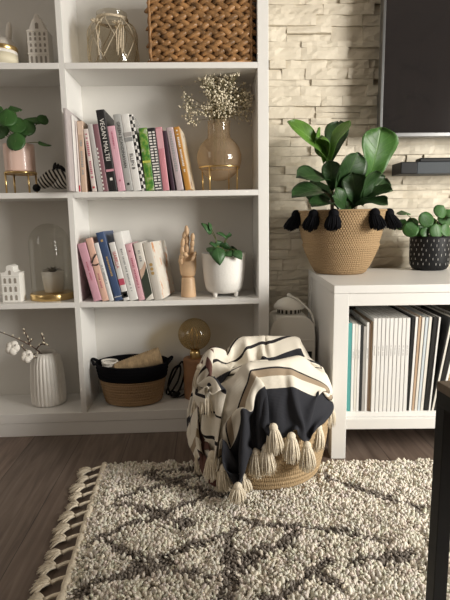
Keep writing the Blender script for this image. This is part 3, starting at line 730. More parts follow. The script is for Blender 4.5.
mz = MB(); mz.ball((-.1060, .0432, z2 + .0170), (.0120, .0150, .0125), 14, 10, Matrix.Rotation(.75, 3, 'Y')); mz.build('muzzle', M['black'], zh, smooth=True)
for s in (-1, 1):
    e = MB(); e.ball((-.046, .064 + s * .016, z2 + .084), (.0055, .004, .0125), 12, 10, Matrix.Rotation(.3, 3, 'Y')); e.build('ear', M['black'], zh, smooth=True)
    e = MB(); e.ball((-.070, .0575 + s * .0245, z2 + .060), .0038, 10, 8); e.build('eye', M['black'], zh, smooth=True)
mn = MB()
for i in range(9): t = i / 8; mn.ball((-.036 + .022 * t, .072, z2 + .082 - .03 * t * t), (.006, .0035, .008), 8, 6)
mn.build('mane', M['black'], zh, smooth=True)

# ------------------------------------------------------------------ left column, third shelf
hx0, hx1 = -.240, -.181; hm = (hx0 + hx1) / 2
h2 = thing('ceramic_house', 'small bright white ceramic house with a curved gable beside the glass dome', 'ornament', (hm, .06, z3))
R_ = [(hx0, z3), (hx1, z3), (hx1, z3 + .092), (hx1 + .002, z3 + .097), (hx1 - .012, z3 + .098), (hx1 - .018, z3 + .106), (hm + .012, z3 + .116), (hm + .006, z3 + .120)] 
R_ += [(hm, z3 + .122)] + [(2 * hm - a, b) for a, b in R_[::-1][:6]]
wn = []
for zz in (.006, .034, .062):
    for k in range(3): a = hx0 + .008 + k * .0165; wn.append((a, a + .008, z3 + zz, z3 + zz + .018))
wn.append((hm - .004, hm + .004, z3 + .090, z3 + .105))
gable_house(h2, hx0, hx1, .035, .082, z3, R_, wn, mat('bright_white_glaze', (.86, .84, .80), .35), [(hx0 - .001, hx1 + .001, z3 + .028, z3 + .030), (hx0 - .001, hx1 + .001, z3 + .057, z3 + .059), (hx0 - .001, hx1 + .001, z3 + .086, z3 + .088)])
cx, cy = -.097, .098
cl = thing('glass_dome', 'clear glass dome on a gold base on the left shelf', 'cloche', (cx, cy, z3))
MB().lathe([(0, 0), (.071, 0), (.072, .002), (.072, .019), (.0705, .0215), (0, .0215)], (cx, cy, z3), 48).build('base', M['gold'], cl, smooth=True, bevel=.0008)
pr = [(.0655, .0216), (.0655, .185)] + [(.0655 * math.cos(a), .185 + .068 * math.sin(a)) for a in [i * PI / 24 for i in range(1, 13)]]
MB().lathe(pr, (cx, cy, z3), 48).build('glass', M['glass'], cl, smooth=True)
mp_ = thing('small_pot', 'little white pot with grey succulent under the glass dome', 'plant', (cx + .006, cy, z3 + .0217))
q = (cx + .006, cy, z3 + .0217)
MB().lathe([(0, 0), (.026, 0), (.030, .004), (.0355, .05), (.036, .072), (.033, .072), (.0325, .066), (0, .066)], q, 36).build('pot', M['ceramic_matt'], mp_, smooth=True)
for k in range(14):
    a = k * 2.4; r_ = .004 + .0016 * k; b_ = Vector((q[0] + .005 * math.cos(a), q[1] + .005 * math.sin(a), q[2] + .066))
    leaf(mp_, mat('grey_succulent', (.20, .19, .16), .6), b_, b_ + Vector((r_ * 1.2 * math.cos(a), r_ * 1.2 * math.sin(a), .022 - .0009 * k)), .010, (math.cos(a) * -.4, math.sin(a) * -.4, 1), shape='ovate', ns=6, nt=4)

# ------------------------------------------------------------------ left column, bottom shelf
zb_ = ZB + .0003; vx, vy = -.138, .105
vs_ = thing('ribbed_vase', 'white pleated ceramic vase on the bottom left shelf', 'vase', (vx, vy, zb_))
pf = [(0, 0), (.050, 0), (.057, .004), (.0575, .015), (.058, .05), (.0555, .10), (.052, .145), (.046, .170), (.041, .180), (.033, .1855), (.028, .184), (.027, .176), (.03, .16), (.0, .15)]
MB().lathe(pf, (vx, vy, zb_), 168, rf=lambda a, z, i: 1 + (.065 * (abs(math.sin(a * 14)) - .5) if .003 < z < .1795 and i < 9 else 0)).build('body', M['ceramic'], vs_, smooth=True)
br = thing('cotton_branch', 'brown twigs with white cotton bolls and buds in the pleated vase', 'branch', (vx, vy, zb_ + .17))
tw = MB(); root = Vector((vx, vy, zb_ + .155))
paths = [[root, at(44, 356, .10), at(33, 347, .08), at(22, 341, .06), at(8, 335, .05), at(-8, 329, .05)], [at(30, 345, .077), at(27, 336, .07), at(23, 329, .065)], [at(40, 353, .09), at(30, 354, .075), at(21, 346, .06)], [root, at(42, 355, .09), at(35, 358, .06), at(27, 353, .05)],
         [at(36, 350, .085), at(40, 345, .07), at(46, 344, .06), at(49, 346, .055)], [at(45, 345, .062), at(43, 338, .06), at(41, 334, .06)], [at(28, 344, .07), at(33, 339, .07)]]
bd_ = MB()
for P in paths:
    pts = catmull(P, 6); n = len(pts); tw.tube(pts, [.0026 * (1 - .55 * i / n) for i in range(n)], 7)
    if P[0] is not root or True:
        for i in range(4 if P[0] == root else 2, n, 3):
            p = pts[i] + Vector((random.uniform(-.004, .004), random.uniform(-.004, .003), random.uniform(.001, .006))); bd_.ball(p, (.0022, .0022, .0036), 7, 5)
tw.build('twig', M['twig'], br, smooth=True); tag(bd_.build('bud', M['flower'], br, smooth=True), kind='stuff')
for (u, v, Y, r_) in ((12.5, 348, .045, .0215), (27, 356.5, .045, .0190)):
    c_ = at(u, v, Y); q = MB()
    for k in range(5): a = k * 2 * PI / 5; q.ball(c_ + Vector((math.cos(a) * r_ * .45, math.sin(a) * r_ * .3, math.sin(a) * r_ * .45)), r_ * .68, 12, 8)
    bo = q.build('cotton_boll', M['cotton'], br, smooth=True)
    for k in range(4): leaf(bo, M['twig'], c_ + Vector((.006, .004, -.010)), c_ + Vector((math.cos(k * 1.5 - .6) * r_ * 1.05, -.012 + .004 * k, math.sin(k * 1.5 - .6) * r_ * .9)), .008, (0, -1, -.4), shape='ovate', bend=.3, ns=5, nt=4, name='husk')
# ------------------------------------------------------------------ middle column, top shelf
jx, jy = .150, .095
jr = thing('glass_jar', 'large glass jar with twine net and bow on the top shelf', 'jar', (jx, jy, z1))
jp = [(0, .004), (.066, .004), (.074, .009), (.0775, .02), (.0775, .100), (.074, .118), (.062, .136), (.050, .145), (.0455, .149), (.0455, .166), (.048, .169), (.048, .1725), (.0455, .174)]
MB().lathe(jp, (jx, jy, z1 - .003), 56).build('glass', M['glass_jar'], jr, smooth=True)
tw = MB()
for k in range(3): tw.tube([(jx + .0485 * math.cos(a), jy + .0485 * math.sin(a), z1 + .148 + .0025 * k + .0012 * math.sin(3 * a + k)) for a in [i * PI / 20 for i in range(41)]], .0021, 6)
tw.build('twine_band', M['twine'], jr, smooth=True)
nw = MB()
def jr_at(z):
    for (r0, a), (r1, b) in zip(jp[1:], jp[2:]):
        if a <= z <= b and b > a: return r0 + (r1 - r0) * (z - a) / (b - a)
    return .0775
for k in range(7):
    for s in (-1, 1):
        pts = []
        for i in range(13):
            t = i / 12; a = k * 2 * PI / 7 + s * t * .9; zz = .147 - .125 * t
            r_ = jr_at(zz) + .0022; pts.append((jx + r_ * math.cos(a), jy + r_ * math.sin(a), z1 + zz))
        nw.tube(pts, .0013, 5)
nw.build('twine_net', M['twine'], jr, smooth=True)
def strand(pts): 
    b = MB(); b.tube(catmull(pts, 6), .0019, 6); return b.build('twine_strand', M['twine'], jr, smooth=True)
for (u0, u1, v1) in ((116, 117, 52), (119, 118, 55), (121, 122, 53), (123, 123.5, 50), (96, 99, 55), (99, 97, 46), (120.5, 120, 48)):
    Yf = jy - .062; strand([at(u0, 25, jy - .052), at(u0 + .3, 30, jy - .068), at((u0 + u1) / 2, 38, jy - .083), at(u1, v1, jy - .084)])
kn = MB()
for (u, v) in ((118, 24), (97, 22)):
    c_ = at(u, v, jy - .058)
    for k in range(4): 
        a = .4 + k * .85; kn.tube(bez(c_, c_ + Vector((math.cos(a) * .026, -.016, math.sin(a) * .014)), c_ + Vector((math.cos(a + .5) * .012, -.004, -.004 + .003 * k)), 8), .0021, 6)
    kn.ball(c_, (.0075, .006, .006), 10, 8)
kn.build('bow', M['twine'], jr, smooth=True)

# woven basket
bx0, bx1, by0, by1, bz1 = .272, .584, .018, .182, .222
wb = thing('woven_basket', 'rectangular brown woven basket on the top shelf', 'basket', ((bx0 + bx1) / 2, .1, z1))
q = MB(); q.box(bx0 + .008, bx1 - .008, by0 + .008, by0 + .012, z1 + .004, z1 + bz1); q.box(bx0 + .008, bx1 - .008, by1 - .012, by1 - .008, z1 + .004, z1 + bz1)
q.box(bx0 + .008, bx0 + .012, by0 + .012, by1 - .012, z1 + .004, z1 + bz1); q.box(bx1 - .012, bx1 - .008, by0 + .012, by1 - .012, z1 + .004, z1 + bz1); q.box(bx0 + .012, bx1 - .012, by0 + .012, by1 - .012, z1 + .004, z1 + .01)
q.build('lining', mat('dark_straw', (.10, .055, .025), .8), wb)
def braid_wall(p0, p1, nrm, q, rows=9):
    p0, p1, nrm = Vector(p0), Vector(p1), Vector(nrm); ax = (p1 - p0); L = ax.length; ax.normalize(); hr = (bz1 - .004) / rows
    for r_ in range(rows):
        npitch = max(2, int(round(L / .0385))); pit = L / npitch
        for k in range(npitch):
            for s in (0, 1):
                c_ = p0 + ax * (pit * (k + .27 + .5 * s + (.22 if r_ % 2 else 0)) % L) + Vector((0, 0, .004 + hr * (r_ + (.68 if s else .34)))) + nrm * random.uniform(-.001, .0015)
                ang = (-.42 if s else .42) + random.uniform(-.1, .1)
                ca, sa = math.cos(ang), math.sin(ang)
                m_ = Matrix((ax * ca + Vector((0, 0, sa)), nrm, Vector((0, 0, ca)) - ax * sa)).transposed()
                le = pit * random.uniform(.60, .68)
                q.ball(c_, (le, .0085, hr * random.uniform(.34, .40)), 10, 8, m_)
        # strands that lie across the braid
q = MB(); braid_wall((bx0, by0 + .007, z1), (bx1, by0 + .007, z1), (0, -1, 0), q); q.build('front_weave', M['hyacinth'], wb, smooth=True)
q = MB(); braid_wall((bx0, by1 - .007, z1), (bx1, by1 - .007, z1), (0, 1, 0), q); q.build('back_weave', M['hyacinth'], wb, smooth=True)
for xx, s in ((bx0 + .007, -1), (bx1 - .007, 1)):
    q = MB(); braid_wall((xx, by0 + .01, z1), (xx, by1 - .01, z1), (s, 0, 0), q); q.build('side_weave', M['hyacinth'], wb, smooth=True)
for xx in (bx0 + .002, bx1 - .002):
    for yy in (by0 + .002, by1 - .002):
        q = MB(); q.tube([(xx + .0012 * math.sin(i * 1.3), yy, z1 + .004 + i * (bz1 - .01) / 24) for i in range(25)], [.0048 + .0008 * math.sin(i * 2) for i in range(25)], 8); q.build('corner_post', M['hyacinth'], wb, smooth=True)
q = MB()
for zz in (.0045, bz1): q.tube([(a, b, z1 + zz) for a, b in ((bx0, by0), (bx1, by0), (bx1, by1), (bx0, by1), (bx0, by0))], .0042, 8)
q.build('rim', M['hyacinth'], wb, smooth=True)

# ------------------------------------------------------------------ glass vase with dried flowers
gx, gy = .480, .094
gv = thing('glass_vase', 'round amber glass vase on a thin gold stand', 'vase', (gx, gy, z2))
gp = [(0, .0352)] + [(.0735 * math.sin(a), .108 - .0735 * math.cos(a)) for a in [i * PI / 28 for i in range(2, 24)]]
gp = [p for p in gp if p[1] < .1705] + [(.0375, .176), (.0362, .186), (.0362, .222), (.0375, .2245)]
MB().lathe(gp, (gx, gy, z2), 56).build('glass', M['amber'], gv, smooth=True)
q = MB(); rr_ = .0665; q.tube([(gx + rr_ * math.cos(a), gy + rr_ * math.sin(a), z2 + .0775) for a in [i * PI / 24 for i in range(49)]], .0026, 8); q.build('stand_ring', M['gold'], gv, smooth=True)
for k in range(4):
    a = PI / 4 + .25 + k * PI / 2; q = MB(); q.tube([(gx + rr_ * math.cos(a), gy + rr_ * math.sin(a), z2 + .0775), (gx + (rr_ - .002) * math.cos(a), gy + (rr_ - .002) * math.sin(a), z2)], .0026, 8); q.build('stand_leg', M['gold'], gv, smooth=True)
bq = thing('dried_flowers', "bunch of tiny cream dried flowers standing in the amber glass vase", 'flowers', (gx, gy, z2 + .06))
sm, fl = MB(), MB(); rf_ = random.Random(21)
heads = []
for i in range(120):
    a = rf_.uniform(0, 2 * PI); 
    t_ = (rf_.gauss(.008, .037), rf_.gauss(0, .030), rf_.uniform(.235, .375))
    if i < 6: t_ = (-.082 - .010 * (i % 3) + rf_.uniform(-.01, .01), rf_.uniform(-.02, .02), .225 + .016 * i)
    elif i < 26: t_ = (.062 + rf_.uniform(0, .034), rf_.uniform(-.03, .02), .26 + rf_.uniform(0, .06))
    tip = Vector((gx + max(-.125, min(.095, t_[0])), max(.012, min(.178, gy + t_[1])), z2 + min(.352, t_[2])))
    b_ = Vector((gx + .02 * math.cos(a), gy + .02 * math.sin(a), z2 + .07)); nk = Vector((gx + .020 * math.cos(a) * .8 + t_[0] * .12, gy + .018 * math.sin(a), z2 + .22))
    pts = catmull([b_, nk, nk.lerp(tip, .5) + Vector((t_[0] * -.1, 0, .012)), tip], 5); sm.tube(pts if i % 7 == 0 else pts[5:], .0007, 4)
    heads.append((tip, nk.lerp(tip, .55)))
for tip, md in heads:
    for k in range(rf_.randint(9, 15)):
        p = tip + Vector((rf_.gauss(0, .0105), rf_.gauss(0, .009), rf_.gauss(0, .011))); p.z = min(p.z, ZS[0] - T - .005); p.y = max(.006, min(.186, p.y)); p.x = min(p.x, .592)
        sm.tube([md.lerp(tip, .7), p], .00035, 3, cap=False)
        fl.ball(p, rf_.uniform(.0019, .0036), 6, 4)
sm.build('stem', mat('dry_stem', (.26, .23, .12), .8), bq, smooth=True); tag(fl.build('flower_head', M['flower'], bq, smooth=True), kind='stuff')

# ------------------------------------------------------------------ wooden hand
wx, wy = .367, .075
hd = thing('wooden_hand', 'jointed wooden mannequin hand standing beside the cream book', 'ornament', (wx, wy, z3))
MB().lathe([(0, 0), (.0255, 0), (.026, .002), (.0245, .03), (.022, .062), (.0215, .066), (0, .067)], (wx, wy, z3), 36).build('wrist_base', M['wood_light'], hd, smooth=True)
q = MB(); q.lathe([(0, .0675), (.019, .0675), (.0245, .074), (.0275, .092), (.0292, .118), (.0285, .134), (.024, .141), (0, .142)], (wx, wy, z3), 36, sy=.72); q.build('palm', M['wood_light'], hd, smooth=True)
def finger(pts, r, name='finger'):
    q = MB(); pts = [Vector(p) + Vector((wx, wy, z3)) for p in pts]
    for a, b in zip(pts, pts[1:]):
        d = b - a; n = 8; rr = [r * (.62 + .38 * math.sin(PI * (.12 + .76 * i / n))) for i in range(n + 1)]
        q.tube([a + d * (.04 + .92 * i / n) for i in range(n + 1)], rr, 10)
    for p in pts: q.ball(p, r * .62, 10, 8)
    return q.build(name, M['wood_light'], hd, smooth=True)
finger([(-.0165, 0, .138), (-.017, -.003, .170), (-.011, -.004, .198), (-.004, -.004, .2195)], .0078)
finger([(-.002, 0, .142), (-.001, -.003, .178), (.001, -.006, .206), (-.001, -.007, .2345)], .0080)
finger([(.0115, 0, .139), (.016, -.008, .168), (.018, -.014, .190), (.0195, -.018, .2100)], .0074)
finger([(.023, -.002, .132), (.026, -.018, .150), (.022, -.030, .138), (.014, -.031, .126)], .0066)
finger([(-.022, -.012, .112), (-.0225, -.026, .132), (-.013, -.034, .148), (-.001, -.034, .142)], .0080, 'thumb')

# ------------------------------------------------------------------ white footed pot
wx, wy = .4885, .083
wp = thing('potted_plant', 'small trailing green plant in a white footed pot beside the wooden hand', 'plant', (wx, wy, z3))
MB().lathe([(0, .012), (.045, .012), (.056, .017), (.0635, .03), (.0685, .06), (.0725, .10), (.0745, .142), (.0750, .146), (.0715, .146), (.0705, .138), (0, .134)], (wx, wy, z3), 56).build('pot', mat('speckled_white_ceramic', (.82, .80, .76), .55, bump=.5, bscale=150), wp, smooth=True)
for k in range(4):
    a = PI / 4 + .1 + k * PI / 2; q = MB(); q.lathe([(0, 0), (.005, 0), (.0068, .004), (.0085, .016), (0, .02)], (wx + .050 * math.cos(a), wy + .050 * math.sin(a), z3), 14); q.build('foot', M['ceramic'], wp, smooth=True)
MB().lathe([(0, .1365), (.0705, .139)], (wx, wy, z3), 24).build('soil', M['soil'], wp)
def pleaf(parent, m, b, t, w_, face, shape='ovate', root=None, **k):
    b, t = at(*b), at(*t); leaf(parent, m, b, t, w_, face, shape=shape, **k)
    if root is not None:
        s_ = MB(); r0 = Vector(root); s_.tube(bez(r0, (r0 + b) / 2 + Vector((0, -.004, .02)), b, 8), .0013, 6); s_.build('stem', M['stem'], parent, smooth=True)
rt = Vector((wx - .01, wy, z3 + .137)); P_ = M['pothos']
for b, t, w_, f in [((212, 233, .06), (202, 223, .045), .030, (.2, -.6, .8)), ((212, 230, .06), (209, 222.5, .05), .026, (.1, -.5, 1)), ((227, 237, .07), (217, 232.5, .05), .026, (.1, -.5, .9)), ((228, 238, .07), (230, 233, .06), .020, (.5, -.7, .6)),
    ((217, 247, .012), (220, 265, -.006), .036, (.1, -1, .25)), ((213, 247, .06), (208, 251, .03), .026, (-.4, -.8, .6)), ((217, 246, .08), (210, 243, .06), .028, (-.2, -.7, .8)), ((224, 249, .08), (226, 243, .07), .030, (.2, -.8, .6)), ((219, 247, .08), (217, 241, .07), .028, (0, -.8, .5)),
    ((234, 250, .014), (242, 259, -.002), .028, (.3, -.9, .6)), ((226, 251, .02), (232, 256, .000), .026, (.1, -.8, .7)), ((214, 248, .02), (211, 255, .002), .024, (-.1, -1, .4)), ((229, 250, .09), (237, 249, .09), .026, (.4, -.7, .7))]:
    pleaf(wp, P_, b, t, w_ * 1.35, f, root=rt, bend=.12, cup=-.12)

# ------------------------------------------------------------------ bottom shelf: rope basket, spool, lamp
ox, oy = .162, .0985; zb_ = ZB + .0003
rbk = thing('rope_basket', 'brown coiled rope basket with a black rim on the bottom shelf', 'basket', (ox, oy, zb_))
pf = []; nc = 9
for i in range(nc * 6 + 1):
    z = .004 + .088 * i / (nc * 6); k = .80 + .17 * (z / .09) ** .7; pf.append((.118 * k + .0022 * abs(math.sin(PI * nc * i / (nc * 6))), z))
MB().lathe([(0, .002), (.085, .002)] + pf + [(.108, .092), (.09, .008), (0, .008)], (ox, oy, zb_), 64, sy=.72).build('body', M['jute_coil'], rbk, smooth=True)
pf = []; nc = 5
for i in range(nc * 6 + 1):
    z = .090 + .056 * i / (nc * 6); pf.append((.1175 + .010 * (z - .09) / .056 + .0022 * abs(math.sin(PI * nc * i / (nc * 6))), z))
rim_ = MB().lathe(pf + [(.124, .146), (.113, .092), (.110, .088)], (ox, oy, zb_), 64, sy=.715).build('black_rim', M['black_cloth'], rbk, smooth=True)
for s in (-1, 1):
    q = MB(); e = ox + s * .126; q.tube(bez((e, oy - .026, zb_ + .142), (e + s * .026, oy, zb_ + .168), (e, oy + .026, zb_ + .142), 12), .0052, 8); q.build('handle', M['black_cloth'], rim_, smooth=True)
sp_o = thing('raffia_spool', 'tan spool of raffia string lying in the rope basket', 'spool', (.19, .09, zb_ + .12))
a_, b_ = Vector((.108, .085, zb_ + .118)), Vector((.262, .092, zb_ + .160))
ax = (b_ - a_); L = ax.length; ax.normalize(); rot = ax.to_track_quat('Z', 'Y').to_matrix().to_4x4()
q = MB(); pf = [(.008, 0), (.024, 0)]; nn = 60
for i in range(nn + 1): t = i / nn; pf.append((.025 + .010 * t + .0013 * math.sin(i * 2.1), L * t))
pf += [(.03, L), (.012, L), (.010, L * .8)]
q.lathe(pf, seg=36, mtx=Matrix.Translation(a_) @ rot); q.build('string', M['raffia'], sp_o, smooth=True)
wc = thing('rope_coil', 'small coil of white cord at the left inside the rope basket', 'cord', (.085, .09, zb_ + .12))
q = MB(); q.tube([(.084 + (.022 + .0009 * i / 8) * math.cos(i * .5) , .098 + .020 * math.sin(i * .5), zb_ + .118 + .0007 * i) for i in range(46)], .0042, 8); q.build('cord', M['cotton'], wc, smooth=True)
fill = MB(); fill.lathe([(0, .090), (.104, .090)], (ox, oy, zb_), 40, sy=.70); fill.build('lining', M['black_cloth'], rbk)

lx, ly = .382, .118
lp = thing('globe_lamp', 'table lamp with a big amber globe bulb on a wooden base', 'lamp', (lx, ly, zb_))
MB().lathe([(0, 0), (.0415, 0), (.0425, .002), (.0425, .143), (.041, .145), (0, .145)], (lx, ly, zb_), 44).build('base', M['wood_warm'], lp, smooth=True, bevel=.001)
MB().lathe([(0, .1451), (.019, .1451), (.0195, .148), (.0185, .166), (.015, .176), (0, .177)], (lx, ly, zb_), 28).build('socket', M['gold'], lp, smooth=True)
gb = [(.0135, .1765), (.016, .182)] + [(.0575 * math.sin(a), .2315 - .0575 * math.cos(a)) for a in [i * PI / 30 for i in range(4, 31)]]
MB().lathe(gb, (lx, ly, zb_), 48).build('bulb', M['smoke'], lp, smooth=True); bulb = lp.children[-1]
q = MB()
for k in range(6): a = k * PI / 3; q.tube([(lx + .006 * math.cos(a), ly + .006 * math.sin(a), zb_ + .18), (lx + .020 * math.cos(a), ly + .020 * math.sin(a), zb_ + .225), (lx + .008 * math.cos(a + .5), ly + .008 * math.sin(a + .5), zb_ + .255)], .0012, 6)
q.build('filament', M['gold'], bulb, smooth=True)
cb = MB(); zc = zb_ + .005
cb.tube(catmull([(lx - .0425, ly - .005, zb_ + .012), (.325, .10, zc + .004), (.295, .125, zc), (.280, .150, zc + .03), (.300, .165, zc + .085), (.325, .168, zc + .095), (.318, .150, zc + .05), (.288, .140, zc + .004), (.272, .165, zc), (.300, .176, zc + .06), (.332, .178, zc + .11), (.338, .172, zc + .06), (.315, .160, zc), (.290, .172, zc + .002)], 8), .0034, 8)
pc_ = cb.build('power_cord', M['black'], lp, smooth=True)
sw = MB(); sw.ball((.309, .112, zc + .008), (.020, .008, .0085), 14, 10, Matrix.Rotation(.5, 3, 'Z')); sw.build('switch', M['black'], pc_, smooth=True)

# ------------------------------------------------------------------ white metal lantern in the gap
qx, qy = .7165, .105
la = thing('lantern', 'white metal lantern with a domed cap between bookcase and sideboard', 'lantern', (qx, qy, 0))
def arch(w_, h0, h1, n=14):
    return [(-w_, h0)] + [(w_, h0)] + [(w_ * math.copysign(abs(math.cos(a)) ** .55, math.cos(a)), h1 - .085 + .085 * math.sin(a) ** .7) for a in [PI * i / n for i in range(n + 1)]]
poly = [(qx + x, z) for x, z in arch(.078, .004, .385)]
MB().prism(poly, qy - .075, qy + .075).build('body', M['cream_plastic'], la, bevel=.003)
q = MB()
for zz in (.275, .300): q.box(qx - .0775, qx + .0775, qy - .0768, qy - .0745, zz, zz + .003)
q.build('seam', M['cream_plastic'], la, bevel=.0008)
wf_ = MB().box(qx - .048, qx + .066, qy - .0775, qy - .0745, .05, .262).build('window_frame', M['black'], la, bevel=.001)
MB().box(qx - .040, qx + .058, qy - .0785, qy - .0770, .058, .252).build('pane', M['glass'], wf_)
q = MB()
for k in range(5): q.box(qx - .034 + k * .02, qx - .028 + k * .02, qy - .0782, qy - .0768, .235, .256)
q.build('grille', M['cream_plastic'], wf_)
vc_ = MB().lathe([(0, .380), (.040, .380), (.040, .404), (0, .404)], (qx, qy, 0), 32).build('vent_collar', M['cream_plastic'], la, smooth=True, bevel=.001)
for k in range(16):
    a = k * PI / 8; m_ = Matrix.Translation((qx, qy, 0)) @ Matrix.Rotation(a, 4, 'Z'); MB().box(.0385, .0408, -.0035, .0035, .386, .401, m_).build('vent_slot', M['hole'], vc_)
MB().lathe([(.0545, .402), (.0552, .404), (.051, .414), (.040, .427), (.022, .436), (.008, .4395), (0, .440)], (qx, qy, 0), 40).build('cap', M['cream_plastic'], la, smooth=True)
MB().lathe([(.0545, .402), (0, .4035)], (qx, qy, 0), 40).build('cap_underside', M['cream_plastic'], la)
q = MB(); q.ball((qx, qy, .446), (.008, .008, .007), 14, 10); q.build('knob', M['cream_plastic'], la, smooth=True)
q = MB(); q.tube(catmull([(qx, qy - .012, .447), (qx + .028, qy - .030, .432), (qx + .066, qy - .050, .392), (qx + .078, qy - .055, .345)], 8), .0034, 8); q.build('handle', M['cream_plastic'], la, smooth=True)

# ------------------------------------------------------------------ floor basket
fx, fy = .582, -.255
fb = thing('floor_basket', 'round natural rope basket standing on the edge of the rug under the striped blanket', 'basket', (fx, fy, .0175))
pf = []; nc = 21
for i in range(nc * 6 + 1):
    z = .0175 + .262 * i / (nc * 6); t = (z - .0175) / .262
    r_ = .158 + .024 * math.sin(min(1, t * 1.6) * PI / 2) - .012 * max(0, t - .6) / .4
    pf.append((r_ + .0024 * abs(math.sin(PI * nc * i / (nc * 6))), z))
MB().lathe([(0, .0175), (.150, .0175)] + pf + [(.160, .2795), (.155, .23), (.15, .03), (0, .025)], (fx, fy, 0), 96).build('body', M['rope'], fb, smooth=True)

# ------------------------------------------------------------------ fig in its basket
gx, gy = .894, .106; zt = H_ + .0004
bb = thing('belly_basket', 'seagrass basket with black tassels round its rim on the sideboard', 'basket', (gx, gy, zt))
pf = [(0, .0), (.080, .0), (.088, .006), (.101, .028), (.117, .062), (.1275, .088), (.131, .098), (.1285, .103), (.129, .108), (.136, .13), (.145, .172), (.1495, .206), (.1505, .2115), (.147, .2125), (.1455, .206), (.138, .165), (.125, .11), (.12, .095), (.085, .012), (0, .008)]
MB().lathe(pf, (gx, gy, zt), 72).build('body', M['seagrass'], bb, smooth=True)
MB().tube([(gx + .1505 * math.cos(a), gy + .1505 * math.sin(a), zt + .211) for a in [i * PI / 36 for i in range(73)]], .0032, 6).build('rim_braid', M['seagrass'], bb, smooth=True)
def tassel_geo(q, top, L, wd, n=44, out=Vector((0, 0, 0)), r=.0017, seed=0, head=.010):
    rr = random.Random(seed); top = Vector(top)
    q.ball(top + Vector((0, 0, -head * .5)), (head, head, head * 1.05), 12, 8)
    for k in range(n):
        a = k * 2.399; s = math.sqrt((k + .5) / n); e = top + out + Vector((math.cos(a) * wd * s, math.sin(a) * wd * s, -L * rr.uniform(.84, 1.04) * (1 - .18 * s)))
        m_ = top + out * .4 + Vector((math.cos(a) * wd * s * .95, math.sin(a) * wd * s * .95, -L * .42))
        p0 = top + Vector((math.cos(a) * head * s * .8, math.sin(a) * head * s * .8, -head * .7))
        q.tube(bez(p0, m_, e, 5), [r, r * 1.15, r * 1.1, r, r * .9, r * .5], 5)
for (u, v, sd) in ((290, 209, 1), (309, 210.5, 2), (335, 210.5, 3), (372, 211, 4), (392, 210, 5), (352, 0, 6), (322, 0, 7), (360, 0, 8)):
    if sd <= 5:
        th = {1: PI + .08, 2: PI + .72, 3: PI + 1.16, 4: -1.12, 5: -.48}[sd]
    else: th = {6: .75, 7: 1.5, 8: 2.3}[sd]
    d = Vector((math.cos(th), math.sin(th), 0)); top = Vector((gx, gy, zt + .208)) + d * .157
    if sd > 5: top = Vector((gx, gy, zt + .208)) + d * .155
    q = MB(); tassel_geo(q, top, .064, .026, 110, d * .018, .0028, sd, .017)
    o = q.build('tassel', M['black_cloth'], bb, smooth=True)
fg = thing('fig_plant', 'fiddle leaf fig with large dark leaves in the tasselled basket', 'plant', (gx, gy, zt + .01))
MB().lathe([(0, .0095), (.070, .0095), (.095, .15), (.098, .155), (.092, .155), (.09, .148), (0, .147)], (gx, gy, zt), 40).build('nursery_pot', M['black'], fg, smooth=True)
MB().lathe([(0, .1485), (.088, .1485)], (gx, gy, zt), 24).build('soil', M['soil'], fg)
T1 = [(gx - .03, gy, zt + .147), at(332, 195, .10), at(330, 172, .10), at(327, 160, .10)]; T2 = [(gx + .04, gy, zt + .147), at(358, 195, .10), at(366, 182, .10)]
for P in (T1, T2): q = MB(); q.tube(catmull(P, 6), [.0065] * 8 + [.005] * (len(catmull(P, 6)) - 8), 8); q.build('trunk', M['bark'], fg, smooth=True)
A, B = M['fig'], M['fig_young']
figs = [(B, (327, 162, .09), (287, 122, .05), .066, (.35, -.9, .55), 'obovate', .10), (B, (329, 163, .10), (318, 128, .055), .062, (.75, -.6, .1), 'obovate', -.22), (B, (330, 163, .08), (350, 121, .085), .055, (-.85, -.55, .25), 'obovate', .12), (A, (330, 164, .11), (339, 122, .14), .080, (-.25, -1, .3), 'obovate', .1),
 (M['fig_mid'], (367, 184, .09), (381, 127, .05), .124, (.18, -1, .25), 'obovate', .06), (A, (331, 188, .09), (296, 178, .0), .080, (.1, -.75, .9), 'obovate', .16), (A, (332, 200, .09), (292, 198, .0), .080, (-.1, -.7, .9), 'obovate', .18),
 (A, (333, 196, .07), (358, 152, .01), .105, (.45, -.9, .35), 'obovate', .08), (A, (333, 190, .06), (331, 160, .02), .060, (-.4, -1, .2), 'obovate', .1), (A, (362, 205, .05), (376, 170, -.01), .075, (.55, -.9, .2), 'obovate', -.1), (A, (356, 205, .07), (352, 172, .02), .080, (-.2, -1, .2), 'obovate', .1),
 (A, (360, 205, .07), (393, 191, .0), .075, (.1, -.7, .9), 'obovate', .16), (A, (352, 209, .05), (388, 205, -.035), .075, (.2, -.7, .9), 'obovate', .14), (A, (338, 209, .06), (312, 207, -.04), .080, (-.2, -.7, .9), 'obovate', .14), (A, (345, 209, .05), (332, 196, -.03), .075, (-.1, -1, .4), 'obovate', .1), (A, (350, 210, .10), (348, 193, .05), .08, (.1, -1, .3), 'obovate', .1),
 (A, (335, 200, .13), (305, 190, .14), .09, (-.1, -.8, .6), 'obovate', .1), (A, (362, 200, .12), (385, 178, .14), .08, (.1, -1, .4), 'obovate', .1)]
for i, (m_, b, t, w_, f, sh, bd2) in enumerate(figs):
    leaf(fg, m_, at(*b), at(*t), w_, f, shape=sh, cup=.12, bend=bd2, wave=.06, ns=18, nt=10, seed=i)
    b3 = at(*b); tr = (T1 if b[0] < 350 else T2); q0 = Vector(tr[1]); q = MB(); q.tube(bez(q0 + (b3 - q0) * .0, (q0 + b3) / 2, b3, 5), .003, 6); q.build('leaf_stalk', M['stem'], fg, smooth=True)
